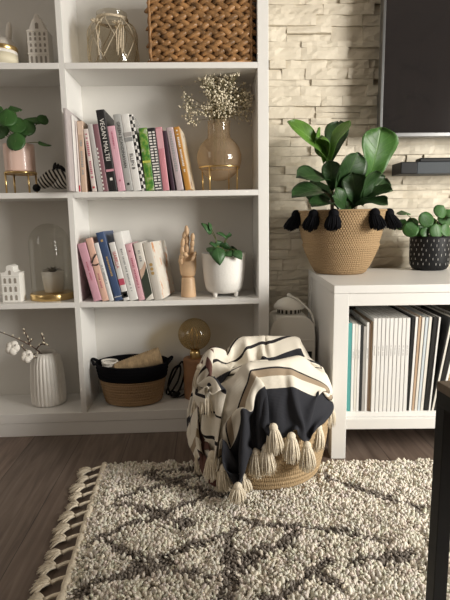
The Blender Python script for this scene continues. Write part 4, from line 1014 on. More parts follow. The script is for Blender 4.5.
lo = leaf(fg, B, at(327, 160, .085), at(322, 135, .045), .05, (-.6, -.8, .1), shape='obovate', cup=.55, bend=-.25, ns=14, nt=8)

# ------------------------------------------------------------------ small plant in the black pot
qx2, qy2 = 1.230, .150
bp_ = thing('potted_plant', 'round leaved plant in a black pot with white dashes on the sideboard', 'plant', (qx2, qy2, zt))
pp_ = [(0, 0), (.048, 0), (.058, .004), (.065, .015), (.0685, .035), (.0695, .11), (.0690, .1195), (.065, .1195), (.0645, .11), (0, .108)]
pot_ = MB().lathe(pp_, (qx2, qy2, zt), 48).build('pot', M['black'], bp_, smooth=True)
q = MB(); r8 = random.Random(8)
for row_ in range(6):
    for k in range(22):
        a = k * 2 * PI / 22 + (PI / 22 if row_ % 2 else 0) + r8.uniform(-.05, .05); zz = .020 + row_ * .0165 + r8.uniform(-.002, .002); rad = .0697 if zz > .035 else .0675
        m_ = Matrix.Translation((qx2, qy2, zt)) @ Matrix.Rotation(a, 4, 'Z'); q.box(rad - .001, rad + .0006, -.0007, .0007, zz, zz + .0075, m_)
q.build('dash_pattern', mat('dash_grey', (.45, .44, .42), .6), pot_)
MB().lathe([(0, .1085), (.0645, .1085)], (qx2, qy2, zt), 24).build('soil', M['soil'], bp_)
round_leaves(bp_, (qx2, qy2, zt + .108), [(404, 212, .12, .048, (.0, -.25, 1)), (411, 229, .10, .055, (-.3, -1, .3)), (427, 219, .09, .055, (0, -1, .3)), (437, 231, .09, .052, (.1, -1, .2)), (441, 211, .10, .050, (.2, -1, .4)), (446, 219, .13, .06, (.3, -1, .3)), (447, 230, .10, .05, (.4, -1, .3)), (413, 222, .13, .04, (-.2, -1, .6)), (433, 224, .14, .05, (0, -1, .3)),
    (420, 231, .12, .045, (-.1, -1, .2)), (401, 224, .13, .045, (-.5, -.8, .6)), (450, 213, .12, .05, (.4, -.7, .8)), (425, 232, .10, .035, (0, -1, .1))], M['pilea'])

# ------------------------------------------------------------------ magazines in the sideboard
def magz(lx_, t, h, cm, label, lean=0., d=.215, ly_=.026, marks_=True, grp='magazines standing in the sideboard', spine=None, flop=False):
    p = SBM @ Vector((lx_, ly_, .1392)); o = thing('magazine', label, 'magazine', p, (0, math.radians(lean), SBA), grp)
    q = MB(); q.box(.0, t * .22, 0, d, 0, h); q.box(t * .78, t, 0, d, 0, h); q.box(t * .22, t * .78, 0, .0012, 0, h); cv = q.build('cover', cm, o, world=False)
    MB().box(t * .22, t * .78, .0013, d - .001, .0005, h - .001).build('page_block', M['paper'], o, world=False)
    if marks_:
        q = MB(); r = random.Random(int(lx_ * 1000))
        for zc, L in ((h * .66, .030),):
            for (za, zb, hh) in marks(0, zc, L, t * .30, r.randint(0, 99)): q.box(t / 2 - hh / 2, t / 2 + hh / 2, -.0005, .0008, za, zb)
        q.build('spine_print', mat('faint_print', (.5, .49, .48), .6), cv, world=False)
    return o
G = dict(w=M['mag_white'], teal=cmat('teal', (.09, .31, .30)), dark=cmat('charcoal', (.03, .03, .032)), grey=cmat('mid_grey', (.40, .38, .36)), brown=cmat('brown', (.30, .21, .15)), tan=cmat('tan2', (.50, .36, .25)), ivory=cmat('ivory', (.74, .71, .65)), blue=cmat('ice_blue', (.58, .64, .68)), blk=cmat('jet', (.012, .012, .012)))
xs = .0475
lst = [(.0125, .268, 'teal', 'teal spined magazine at the left end of the sideboard row'), (.0075, .266, 'w', 'white magazine next to the teal one'), (.0070, .265, 'ivory', 'ivory magazine second after the teal one'), (.0065, .262, 'w', 'white magazine third after the teal one'), (.0070, .262, 'dark', 'charcoal magazine amid the short white ones at the left of the row'),
 (.0080, .258, 'grey', 'grey magazine right beside the charcoal one'), (.0060, .270, 'w', 'slim white magazine between the grey and brown ones'), (.0040, .266, 'brown', 'thin brown magazine at the left of the row'), (.0040, .272, 'tan', 'thin tan magazine just before the tall white journals')]
for t, h, c_, lb in lst: magz(xs, t, h, G[c_], lb, marks_=(c_ in ('w', 'ivory'))); xs += t + .0012
ORD = ('first', 'second', 'third', 'fourth', 'fifth', 'sixth', 'seventh', 'eighth', 'ninth')
for k in range(9): magz(xs, .0096, .283, G['w'], ORD[k] + ' from the left of the nine tall white journals in the sideboard', ly_=.020); xs += .0096 + .0022
lst = [(.0060, .285, 'blk', 'jet black magazine right after the run of white journals', .6), (.0065, .284, 'w', 'white magazine just right of the jet black one', 1.), (.0060, .284, 'tan', 'tan magazine among the white ones at the right of the row', 1.2), (.0070, .283, 'ivory', 'ivory magazine right of the right hand tan one', 1.5), (.0065, .283, 'blue', 'ice blue magazine toward the right end of the row', 1.8), (.0075, .284, 'ivory', 'ivory magazine right of the ice blue one', 2.)]
px = xs
for t, h, c_, lb, ln in lst: magz(xs, t, h, G[c_], lb, lean=ln + .6, marks_=False); xs += t + .0020
magz(xs + .0005, .010, .284, G['blk'], 'jet black magazine at the right end of the upright row', lean=3.2, marks_=False); xs += .0125
magz(xs + .0025, .0045, .283, G['w'], 'thin white magazine standing just left of the two leaning ones', lean=3.3, marks_=False); xs += .0072
magz(xs + .0005, .0030, .284, G['blk'], 'thin slanting black magazine nearest the upright row', lean=8.3, marks_=False)
magz(xs + .0042, .0055, .286, G['ivory'], 'slanting thin ivory magazine between two slanting black ones', lean=8.6, marks_=False)
magz(xs + .0110, .0110, .285, G['blk'], 'thicker slanting black magazine between an ivory and a white one', lean=9.4, marks_=False)
magz(xs + .0232, .0065, .286, G['w'], 'slanting white magazine resting against the wicker basket', lean=10.4, marks_=False)
# wicker basket behind the leaning magazines
wk = thing('wicker_basket', 'small tan wicker basket inside the sideboard right of the leaning magazines', 'basket', SBM @ Vector((.445, .2, .1392)), (0, 0, SBA))
q = MB()
for r_ in range(8):
    for sd in range(4):
        for k in range(9):
            ang = .4 * (1 if k % 2 else -1); u_ = -.08 + .16 * (k + .5) / 9; base = Matrix.Rotation(sd * PI / 2, 3, 'Z') @ Vector((u_, -.085, .008 + r_ * .0135))
            ax = Matrix.Rotation(sd * PI / 2, 3, 'Z') @ Vector((1, 0, 0)); nr = Matrix.Rotation(sd * PI / 2, 3, 'Z') @ Vector((0, -1, 0))
            m_ = Matrix((ax * math.cos(ang) + Vector((0, 0, math.sin(ang))), nr, Vector((0, 0, math.cos(ang))) - ax * math.sin(ang))).transposed(); q.ball(base, (.0125, .005, .0058), 8, 6, m_)
q.box(-.080, .080, -.080, .080, .001, .006)
q.build('weave', M['raffia'], wk, world=False, smooth=True)

# ------------------------------------------------------------------ plant near the window, seen in the television
mo = thing('monstera_plant', 'big split leaved plant reflected as a dark shape in the television', 'plant', (2.25, -2.95, 0))
MB().lathe([(0, .001), (.12, .001), (.15, .3), (.155, .31), (.14, .31), (.135, .28), (0, .27)], (2.25, -2.95, 0), 32).build('pot', M['cream_plastic'], mo, smooth=True)
rm = random.Random(4)
for k, (dx, dy, hz, ln) in enumerate([(-.35, .05, 1.55, .42), (.1, .2, 1.75, .40), (-.1, -.3, 1.45, .42), (.2, .2, 1.5, .28), (-.5, .2, 1.2, .4), (.1, -.35, 1.25, .36), (-.15, .3, 1.3, .38)]):
    b_ = Vector((2.25 + dx * .4, -2.95 + dy * .4, hz + .30)); t_ = b_ + Vector((dx, dy, -.12)).normalized() * ln
    q = MB(); vs, fs, uv = leaf_geo(b_, t_, ln * .95, (0.1, .3, 1), shape='ovate', bend=.15, ns=21, nt=12)
    fs2 = [f for i, f in enumerate(fs) if not ((i // 12) % 4 == 3 and (i % 12) in (0, 1, 2, 3, 8, 9, 10, 11))]
    q.raw(vs, fs2, uv); q.build('leaf', M['fig'], mo, smooth=True, solid=.001)
    q = MB(); q.tube(bez((2.25, -2.95, .28), (2.25 + dx * .15, -2.95 + dy * .15, hz * .7), b_, 10), .008, 6); q.build('stem', M['stem'], mo, smooth=True)
# shape of the throw as it settled over the basket: grid of points in half millimetres, each row as steps along the row
BNS, BNW, BLS, BLW = 99, 71, 0.9800, 0.7000
BROWS = [
[1004,-910,174,-6,-7,-18,-7,-8,-17,-9,-8,-17,-10,5,-17,13,13,-8,16,-10,7,1,-14,16,-6,-10,16,-4,-10,18,4,-9,18,11,-3,17,12,6,15,8,11,15,6,11,16,7,11,16,7,11,15,12,6,15,12,4,15,-3,18,7,-12,-3,-15,0,20,-7,20,-3,4,10,-17,7,5,-17,10,11,-13,10,16,8,10,2,20,5,18,7,7,11,-15,9,0,-17,9,-4,-16,14,0,-8,19,0,3,21,0,6,19,9,14,8,9,16,-14,3,-1,-19,4,-2,-20,6,6,-20,15,8,-10,20,6,-3,20,3,2,17,-6,10,9,-7,17,4,-4,20,19,-5,5,10,8,-16,-5,11,-17,9,6,-17,13,-5,-15,16,1,-13,12,14,-9,19,8,2,11,-4,17,0,-4,20,15,2,13,7,21,-7,5,21,-1,11,23,-2,12,17,-3,18,23,-2,14,16,-1,19,24,0,12,18,3,14,25,4,9,20,5,10,25,8,5,18,8,0,10,26,2,13,17],
[991,-921,184,-8,-5,-18,-8,-5,-17,-10,3,-18,0,15,-13,19,8,-4,19,-7,5,8,-14,13,-5,-10,16,-10,-7,17,-7,-9,17,3,-10,18,11,-5,17,12,3,16,10,9,15,7,11,16,5,12,15,10,9,15,13,5,15,-5,17,6,-13,11,-15,12,19,1,19,-2,2,13,-14,8,-2,-19,9,8,-16,10,18,1,10,6,18,6,13,14,7,18,-6,6,4,-19,10,-16,-10,7,-9,-15,10,-1,-6,21,2,11,16,6,24,6,8,9,-14,5,-2,-19,10,7,-20,14,10,-9,20,3,-2,20,-2,1,18,8,0,20,1,3,17,-6,10,2,-5,21,16,-6,11,5,7,-19,8,10,-16,13,-6,-13,11,-13,-12,13,12,-11,-3,18,-9,15,13,-4,18,0,11,2,-4,21,8,-4,19,22,8,-1,9,19,-5,7,24,1,10,20,-2,13,22,-2,14,18,-1,16,20,0,12,19,2,13,22,4,9,20,5,10,24,8,6,18,4,6,27,6,3,18,16],
[975,-931,193,-9,2,-18,-9,-2,-17,-5,13,-16,11,16,-7,20,5,-2,20,-2,2,14,-13,9,0,-13,17,-10,-6,16,-11,-7,17,-8,-8,17,2,-11,17,10,-7,18,13,0,15,11,7,16,7,11,15,13,6,14,2,15,15,-9,16,-5,-7,22,4,21,12,0,18,5,3,16,-10,6,-1,-17,9,0,-18,10,17,-7,10,13,13,8,8,17,6,18,3,5,13,-16,9,-12,-16,9,-17,-2,2,-17,-12,9,8,18,6,5,14,13,6,4,-19,8,11,-16,19,10,-2,20,-1,-2,17,-8,0,20,0,0,15,13,0,19,4,2,20,5,2,15,-3,9,6,-7,18,15,5,-15,11,-9,-13,4,-16,-11,18,3,-10,1,18,-10,-8,16,-10,13,16,-4,19,8,1,14,-4,15,6,-2,20,17,-1,13,20,7,-4,14,19,-10,9,19,-3,11,23,2,10,19,3,9,22,4,9,20,4,9,22,5,8,19,5,9,23,7,7,20,4,8,26,0,6,20,-11],
[959,-942,198,-10,5,-16,-9,13,-14,5,18,-8,18,9,-5,19,5,-3,21,3,0,17,-9,7,5,-14,15,-8,-9,17,-10,-6,17,-11,-7,16,-7,-7,18,0,-12,18,9,-8,16,13,-3,16,14,4,14,10,10,13,-8,18,7,-1,17,8,11,20,6,17,8,-4,9,18,5,19,-4,7,7,-17,9,-8,-16,10,11,-13,11,18,7,8,6,16,5,19,11,10,17,-9,5,-6,-22,7,-14,-5,5,-22,-11,10,-11,11,-9,1,25,-3,12,16,-7,22,5,0,20,-1,-1,18,-6,-2,18,-8,0,20,3,0,13,15,0,19,4,2,19,5,2,20,6,2,18,-3,7,11,-19,-5,-2,-15,-11,19,-5,-7,8,17,-9,-12,14,-12,1,18,-8,20,2,-3,8,18,1,17,11,0,17,-3,11,13,1,16,18,4,8,22,8,-4,15,13,-8,14,19,-7,10,20,-4,9,22,0,7,21,2,9,21,5,8,19,6,7,19,7,5,20,1,0,22,-7,1,19,-11],
[941,-946,207,-9,13,-13,0,18,-9,14,14,-5,19,2,-5,20,1,-3,16,13,0,20,0,2,11,-13,13,-5,-11,17,-8,-9,16,-10,-6,18,-11,-6,17,-8,-7,18,0,-11,17,9,-10,17,13,-5,15,15,5,14,4,18,8,0,16,7,13,16,2,13,15,3,-1,20,4,19,3,7,15,-11,8,-8,-15,10,3,-17,11,17,-1,8,12,14,8,14,13,7,19,-2,7,3,-16,8,-15,-18,8,-17,-1,2,-14,13,-3,-3,21,-6,13,15,-6,21,2,0,21,-1,-2,16,-10,-1,18,-7,0,20,5,0,11,16,0,19,4,2,19,5,1,19,5,3,16,-14,3,4,-18,-8,13,-14,-6,18,10,-6,-1,18,-11,-10,15,-11,9,15,-7,19,-7,-3,12,14,0,6,17,3,17,12,2,17,7,1,18,4,5,17,6,8,18,10,0,18,13,-3,15,14,-3,14,18,-4,12,18,-2,10,20,-3,8,20,-2,4,22,-2,1,20,-1,2,19,-3,4,19,-6],
[926,-944,221,-3,18,-9,8,17,-6,19,7,-5,18,-5,-7,19,5,-3,13,14,0,18,11,1,17,-7,10,0,-12,17,-7,-10,17,-9,-8,17,-11,-5,17,-10,-5,18,-6,-9,18,1,-12,18,9,-10,16,14,-4,14,15,11,9,4,19,6,12,15,4,8,18,3,-2,20,2,15,10,6,18,-5,9,1,-17,10,-6,-15,13,13,-8,13,19,7,6,11,15,6,18,2,5,11,-12,7,-10,-16,6,-19,-4,4,-16,12,0,-3,20,-10,10,16,-5,20,0,0,22,-1,-1,15,-12,0,19,-6,0,19,5,0,10,18,0,19,3,1,19,5,1,20,-2,2,4,-19,-3,12,-16,-3,20,-2,-3,10,16,-8,-4,17,-10,-4,15,-13,16,9,-5,18,-9,-2,17,10,-2,-3,20,4,15,13,1,15,12,1,15,12,-1,16,10,-2,17,10,0,16,12,-1,16,13,1,15,15,0,13,16,0,14,17,0,11,18,0,10,19,-2,6,20,-3,3,19,-5,4,20,-6],
[918,-938,239,2,18,-7,15,13,-5,19,-1,-7,18,-6,-7,19,5,-3,15,13,-1,8,19,3,19,7,4,6,-13,17,-2,-12,16,-7,-9,18,-10,-7,17,-11,-4,18,-9,-6,18,-5,-10,18,2,-12,17,10,-9,16,18,2,11,11,15,7,9,17,4,7,18,2,-4,20,3,12,16,4,18,-2,9,12,-12,10,-9,-15,13,6,-14,13,23,1,5,12,15,9,14,6,5,16,-6,6,-5,-18,7,-19,-5,3,-14,11,-4,-8,20,-5,11,16,-5,20,-1,0,20,-2,-1,14,-13,0,20,-4,1,19,4,0,9,18,-1,20,3,1,19,5,1,18,-9,2,3,-19,-4,16,-13,-2,18,8,-4,3,17,-10,-5,15,-12,5,16,-9,20,3,-5,18,-10,-1,18,8,-3,-4,19,5,10,17,1,15,12,1,15,13,-1,15,13,-2,14,14,-3,13,13,-3,14,15,-3,13,15,-2,13,16,0,13,16,1,11,16,0,12,15,1,7,20,-2,5,21,0,1,19,-5],
[913,-932,259,8,17,-5,18,4,-5,17,-5,-8,19,-4,-7,18,7,-6,16,12,0,9,18,2,5,20,3,12,-6,16,4,-12,16,-3,-12,16,-6,-10,18,-12,-4,18,-10,-5,20,-5,-7,19,-4,-10,18,3,-12,17,15,-6,12,17,9,8,10,17,3,5,19,2,-1,19,1,5,20,4,18,1,9,17,-5,10,-1,-16,12,0,-14,14,12,-9,11,22,14,7,10,10,5,19,-2,6,0,-18,6,-18,-6,2,-17,10,-7,-8,18,-5,11,16,-3,21,-2,-2,19,-1,0,13,-15,2,20,0,0,19,2,1,10,17,-1,20,4,0,19,5,0,13,-15,2,4,-20,-1,19,-5,-2,14,13,-6,-2,15,-12,-1,17,-11,14,13,-8,19,-2,-5,19,-8,-1,19,4,-2,2,20,2,-2,20,4,16,12,0,15,13,-1,14,13,-2,14,14,-3,13,15,-4,12,16,-3,11,16,-2,11,17,-2,10,16,-2,8,19,-1,14,17,4,9,17,1,7,19,-2,2,19,-4],
[911,-927,279,13,14,-4,19,-4,-6,16,-6,-9,19,-1,-7,17,13,-4,4,17,-6,0,18,-10,9,14,13,12,-1,16,11,-5,17,4,-8,16,5,-14,19,-7,-11,18,-10,-4,20,-9,-6,19,-8,-6,18,-4,-11,18,9,-12,15,18,2,9,13,15,4,4,19,1,2,20,0,-2,20,3,18,6,9,17,-3,10,10,-10,11,-2,-15,14,9,-13,13,18,5,10,12,14,4,19,2,6,4,-17,5,-18,-5,2,-17,10,-5,-9,14,-7,10,14,-4,20,-2,-1,21,-1,0,13,-14,2,20,3,0,19,-1,1,11,17,-1,19,3,0,20,5,0,6,-19,2,9,-17,0,20,0,-2,9,16,-9,-3,15,-13,6,17,-10,17,8,-7,19,0,-6,18,-10,0,20,1,-1,7,19,0,-7,19,6,11,16,0,16,13,-1,14,13,-2,13,14,-3,13,15,-4,12,16,-3,11,16,-3,11,16,-5,8,17,4,8,19,-3,8,21,1,8,18,2,7,19,-1,3,18,-3],
[911,-922,304,17,8,-6,17,-7,-7,18,-4,-9,16,10,-9,2,15,-14,-2,6,-20,5,20,1,11,4,17,10,2,18,10,2,17,11,-3,19,8,-5,21,4,-13,18,-4,-11,18,-8,-8,21,-8,-4,19,-9,-6,20,-1,-13,16,16,-6,12,16,11,4,2,18,-5,-7,22,1,8,17,2,13,12,9,18,-2,9,17,-4,12,-1,-12,13,6,-16,18,13,-7,11,20,17,2,13,7,7,11,-14,6,-17,-7,-1,-20,9,-6,-12,12,-10,12,12,-2,19,-2,-1,21,-1,2,16,-11,3,18,6,-2,19,-4,3,14,14,-2,19,4,-1,20,3,-1,-1,-20,4,13,-14,3,19,5,-5,4,16,-11,2,17,-11,12,13,-10,17,6,-9,18,3,-7,18,-9,1,20,-4,1,11,17,-1,-8,17,7,5,19,1,15,13,-2,14,14,-2,14,14,-4,13,15,-4,11,14,-5,13,20,-2,10,18,1,9,19,0,8,18,-2,7,19,-2,5,19,1,5,19,1,3,18,-1],
[913,-919,324,18,3,-5,19,-5,-7,16,7,-12,1,10,-17,-5,2,-22,-2,9,-19,6,16,12,14,-2,14,11,1,17,10,3,18,9,3,19,9,1,19,10,-4,21,5,-8,20,0,-11,22,-5,-9,20,-10,-5,20,-9,-10,18,10,-12,14,18,8,5,-4,17,-5,6,17,-4,18,7,-7,0,13,13,8,13,16,16,-1,12,14,-4,12,-1,-17,19,9,-11,12,20,4,6,14,16,5,15,-11,5,-18,-3,1,-21,7,-10,-17,7,-8,20,10,-3,16,-1,1,22,-1,2,17,-9,1,18,9,-2,18,-6,3,16,11,-1,19,4,-1,20,2,0,-5,-19,4,15,-11,2,17,9,-6,3,16,-12,10,14,-11,14,10,-9,17,8,-9,16,8,-9,19,-5,-5,14,-12,9,19,10,-1,-11,17,5,2,22,3,14,13,0,14,14,-3,14,14,-4,11,12,-7,14,20,-1,11,18,-1,10,19,0,9,17,-4,8,19,-2,7,19,1,5,20,2,4,20,1,4,19,-3],
[916,-915,348,19,3,-7,16,6,-12,1,5,-21,-5,1,-20,-6,2,-21,0,8,-19,13,5,14,11,1,16,12,-3,17,11,1,18,9,2,20,8,2,19,8,4,22,7,0,20,7,-4,25,1,-7,19,-3,-9,25,-9,-9,18,-1,-11,17,17,3,7,0,16,-7,19,9,-8,18,-5,-17,5,15,17,-4,10,18,2,12,15,16,5,15,13,-6,15,2,-17,15,18,-7,12,15,5,8,13,15,-1,-19,0,-8,-18,-4,-3,-17,7,-10,20,4,-2,17,-2,2,21,-1,2,17,0,1,20,1,0,17,2,1,20,3,0,17,3,-2,20,6,-1,-7,-17,8,16,-7,2,14,10,-10,9,14,-11,14,10,-11,15,9,-10,15,9,-10,16,8,-10,16,4,-10,14,-14,12,18,-3,6,-8,18,10,1,22,0,12,18,-6,13,12,-2,12,13,-8,14,16,-1,12,18,-1,12,18,-2,9,16,-3,8,18,-1,8,18,-2,6,20,1,5,20,3,4,20,2,4,20,-1],
[917,-900,362,17,7,-11,8,3,-18,-7,-1,-20,-5,0,-20,-6,2,-21,3,10,-17,12,0,18,11,-2,16,11,-1,17,9,-4,17,10,-1,19,9,0,19,8,1,21,7,2,21,6,1,24,4,1,21,5,-1,24,-3,-9,20,-7,-10,18,16,0,12,18,6,-6,9,-14,-17,18,1,-11,10,14,13,-2,14,16,-1,8,18,1,12,18,8,9,17,18,-9,14,10,-12,14,17,1,9,11,17,-2,-18,2,-8,-18,-1,-4,-13,11,-11,20,-5,-2,20,5,1,19,1,0,17,-4,4,19,6,-3,18,1,0,19,-1,4,17,8,-4,19,0,1,-5,-17,10,19,-5,1,13,9,-10,13,11,-11,16,8,-11,15,8,-10,16,9,-10,16,9,-10,14,9,-11,22,-6,-5,17,-9,7,-5,6,20,-1,16,8,0,25,-3,14,14,-4,15,17,-1,12,12,-4,10,16,-6,8,16,-2,10,18,-3,8,18,1,8,19,-3,5,16,1,5,19,5,4,20,2,4,21,-3],
[906,-884,351,17,10,-6,16,4,-12,4,-4,-20,-9,2,-19,-6,5,-18,3,7,-19,11,4,16,8,-3,18,11,-5,18,6,-2,18,7,-2,19,7,-1,20,6,-1,21,6,1,20,8,2,23,4,0,21,-2,-6,24,-2,-7,19,-2,-4,23,19,5,3,15,-3,-13,7,-14,-18,22,4,0,2,-4,20,7,-1,19,6,8,19,4,11,18,3,10,19,7,7,18,15,-5,14,16,2,11,10,17,-2,-13,8,-14,-18,-2,-6,-8,13,-13,20,2,0,19,-1,3,19,2,-1,18,-6,7,17,8,-5,19,1,0,19,-3,5,15,10,-7,19,-3,3,0,-14,14,19,-3,-1,13,8,-12,16,7,-10,17,6,-9,19,4,-9,15,9,-11,15,9,-11,12,7,-10,23,3,-14,18,-6,0,7,-4,19,-2,17,8,0,21,4,7,2,-24,19,8,3,13,20,-4,10,16,-3,12,19,0,9,18,4,11,19,4,6,19,2,-3,23,4,-9,21,4,5,21,2,2,21,2],
[902,-883,331,12,15,-4,14,10,-8,17,4,-12,11,-12,-18,-3,-5,-19,-5,6,-20,10,12,14,12,-3,19,8,-5,18,7,-1,19,7,3,20,3,3,20,1,4,23,-1,3,21,-4,-1,25,-3,-9,21,-3,-11,21,-3,-8,19,7,11,18,21,1,-3,13,-7,-13,15,-3,-11,17,2,13,-2,-6,18,1,-6,20,3,0,20,6,3,22,7,6,19,9,8,20,12,6,16,17,9,10,13,16,1,-8,11,-14,-18,0,-7,-3,14,-14,20,2,1,19,-1,3,19,1,0,17,-6,7,17,8,-5,20,1,1,19,-3,4,14,11,-8,20,-2,2,3,-14,14,20,-1,-2,12,8,-13,16,6,-10,18,6,-10,17,5,-9,22,-1,-5,15,9,-10,12,9,-12,20,4,-12,17,-1,-9,20,-10,7,-3,18,-3,-1,21,10,-7,11,-16,15,-6,-19,20,11,-6,8,20,2,10,21,1,8,18,1,8,21,3,5,21,5,0,22,4,-3,19,4,4,22,3,2,22,2],
[900,-884,307,11,16,-3,11,14,-5,17,10,-9,16,-1,-11,12,-15,-15,0,-6,-22,13,5,16,7,5,17,6,5,19,1,6,20,-3,5,21,-3,2,21,-5,1,21,-6,-5,20,-3,-11,20,0,-12,18,-3,-9,22,-5,5,21,16,12,9,19,0,-1,19,-6,-9,18,5,-1,7,2,19,1,-6,19,-5,-10,19,5,2,20,7,4,18,7,6,19,11,7,17,15,6,12,9,8,16,8,8,16,1,17,-10,-18,1,-11,5,15,-7,20,0,0,19,0,2,19,1,1,17,-7,7,17,9,-5,19,0,1,20,-2,4,14,11,-8,19,1,-2,10,-11,13,19,1,-5,11,7,-14,17,6,-10,16,6,-9,18,4,-9,18,2,-7,19,3,-6,19,2,-8,16,2,-8,20,3,-11,20,-5,1,6,5,-20,-7,24,-4,-4,19,-2,0,0,-21,19,-4,-14,17,12,-3,7,22,1,5,21,4,5,20,2,5,20,3,3,21,4,0,21,4,2,20,2,2,22,1],
[898,-886,287,9,17,-4,8,18,-4,15,9,-9,17,4,-9,17,-5,-13,12,-11,-13,12,8,14,1,8,19,-5,5,21,-5,1,20,-4,1,21,-5,-1,19,-5,-9,19,-2,-11,18,-1,-11,19,-4,-7,20,-5,2,22,6,12,17,20,6,4,18,-5,-2,20,6,-3,11,8,16,1,-5,19,-2,-13,16,2,2,20,15,6,14,10,4,16,8,6,18,8,7,16,5,6,18,2,-3,21,7,6,18,8,19,1,-15,6,-13,13,13,-3,20,0,0,18,0,2,20,2,1,17,-6,7,18,8,-4,18,0,0,20,-1,3,15,11,-8,18,4,-5,14,-9,11,18,2,-7,12,7,-14,16,6,-9,17,5,-9,17,5,-10,18,2,-8,19,3,-7,19,1,-6,18,2,-7,21,1,-6,19,-1,-9,14,1,-15,1,7,-19,-8,23,-5,-4,14,-14,2,-1,-21,21,0,-13,16,14,1,6,20,2,3,23,4,3,20,3,4,20,3,2,19,4,1,20,1,-3,22,1],
[897,-887,263,8,18,-2,5,19,-4,13,14,-4,18,3,-9,14,-8,-12,19,3,-7,5,10,18,-5,3,20,-5,1,19,-6,2,20,-6,-5,19,-4,-10,17,-1,-13,17,-3,-9,18,-5,-5,21,-4,1,21,2,9,20,15,10,10,18,-2,0,22,6,3,8,7,16,4,0,19,0,-13,15,3,0,20,13,9,13,7,3,19,6,-1,19,7,2,18,11,13,12,8,6,18,0,-1,20,2,1,20,11,13,12,-6,15,-14,17,9,1,19,2,2,19,1,2,19,1,2,18,-3,4,19,5,-1,18,1,0,20,2,0,16,8,-6,17,7,-7,18,-6,6,17,4,-9,13,7,-11,17,5,-10,16,5,-9,17,4,-9,18,3,-9,18,2,-9,19,1,-8,20,-1,-5,15,3,-15,17,1,-10,20,2,-8,13,1,-17,3,9,-19,-11,18,-13,-6,12,-15,4,2,-21,21,2,-11,15,15,3,7,19,2,3,21,4,0,21,3,2,20,2,1,20,-1,-8,18,2],
[895,-888,242,8,18,-2,4,19,-3,8,18,-3,18,7,-8,16,-6,-11,17,11,2,-2,6,20,-5,1,19,-7,-1,19,-7,-7,18,-3,-13,16,-2,-8,19,-6,-9,18,-4,-3,21,-2,1,21,1,6,20,11,10,14,20,0,3,18,5,5,7,9,18,2,0,19,2,-13,16,3,0,20,12,9,13,6,2,20,5,0,19,5,-2,19,9,6,17,10,12,13,10,10,15,6,4,19,-2,-2,21,7,5,19,8,19,-7,17,8,1,19,2,3,19,2,2,19,1,2,19,0,1,19,2,2,19,1,1,19,4,-3,17,7,-5,18,7,-6,19,-2,0,17,5,-9,14,6,-11,17,5,-8,17,5,-9,17,4,-10,18,3,-9,17,2,-10,19,2,-10,18,0,-10,21,0,-7,13,4,-15,16,2,-13,16,2,-11,12,5,-21,2,9,-18,-10,14,-17,-6,10,-17,5,6,-20,21,1,-7,15,15,1,7,19,4,2,20,2,-2,22,1,-5,20,0,-8,17,0],
[893,-888,220,7,17,0,8,21,-3,2,18,-4,16,12,-4,19,0,-9,10,15,10,-6,2,21,-7,-5,17,-7,-11,16,-5,-7,18,-6,-8,18,-5,-4,20,-1,-2,20,0,1,21,1,3,20,7,6,17,17,4,8,16,7,11,8,4,17,-3,-10,17,3,-5,17,4,1,20,12,10,13,6,2,20,2,-6,19,5,0,20,7,3,20,9,8,16,11,11,14,9,10,15,9,9,17,7,4,18,0,3,21,17,9,9,16,11,-2,19,4,2,19,3,3,20,1,1,19,2,1,19,2,2,20,2,1,19,4,-3,19,5,-4,18,6,-6,18,4,-6,18,4,-7,17,6,-8,17,5,-8,17,4,-9,18,4,-9,17,3,-11,17,2,-11,18,1,-13,18,1,-11,19,2,-11,17,1,-11,12,5,-18,12,4,-14,14,3,-18,13,5,-17,0,10,-18,-7,9,-19,-6,14,-12,3,3,-21,17,5,-13,19,13,3,8,19,3,-1,19,0,-7,19,-2,-11,18,1],
[891,-889,200,6,17,-2,9,21,-3,1,19,-1,14,12,-5,15,14,-1,3,12,16,-8,-6,18,-7,-9,16,-7,-6,19,-5,-4,20,-2,-2,20,0,0,21,3,1,20,1,0,20,-3,1,19,15,7,12,12,6,15,8,4,18,6,-2,19,-6,-15,11,3,-1,20,12,9,15,7,5,18,3,-4,19,7,2,20,5,0,19,4,-1,20,11,11,14,10,10,16,9,9,16,9,8,17,9,9,18,8,7,16,14,8,13,18,8,6,20,5,2,20,4,0,20,3,0,20,2,-1,19,2,0,19,2,-1,20,3,2,19,4,0,19,4,-3,19,4,-6,19,5,-6,18,5,-8,18,5,-8,18,4,-9,18,4,-9,17,3,-12,17,2,-12,18,2,-14,17,2,-13,18,2,-13,19,1,-11,10,6,-19,13,4,-14,10,4,-20,17,2,-17,7,9,-16,0,8,-19,-7,10,-16,-6,11,-16,3,4,-18,16,4,-15,17,12,-2,8,20,2,-1,18,0,-12,18,-2],
[887,-888,179,6,17,-2,9,22,-2,5,18,-2,6,19,0,7,18,8,2,8,18,-8,-7,17,-6,-4,19,-2,-2,21,0,-1,20,1,0,20,2,0,20,2,0,20,1,0,20,-4,1,20,5,1,19,8,1,18,11,7,16,5,-2,19,-9,-15,9,7,2,18,12,8,13,6,2,20,4,-1,20,5,-1,19,4,-3,20,8,4,19,9,8,16,9,10,16,10,10,16,11,11,16,10,10,15,12,11,20,14,9,13,21,8,0,21,4,-3,20,3,-2,20,2,-2,20,2,-2,20,2,-2,20,1,-1,18,6,5,19,6,4,19,4,4,20,3,2,20,3,-2,20,4,-5,19,5,-6,19,5,-8,18,4,-9,18,2,-13,16,2,-17,17,3,-17,16,2,-15,18,3,-15,17,2,-13,19,2,-13,8,6,-19,11,5,-18,13,4,-17,12,7,-17,4,7,-19,0,7,-19,-8,10,-16,-5,12,-14,3,2,-20,12,5,-18,17,10,-5,7,18,2,-3,20,1],
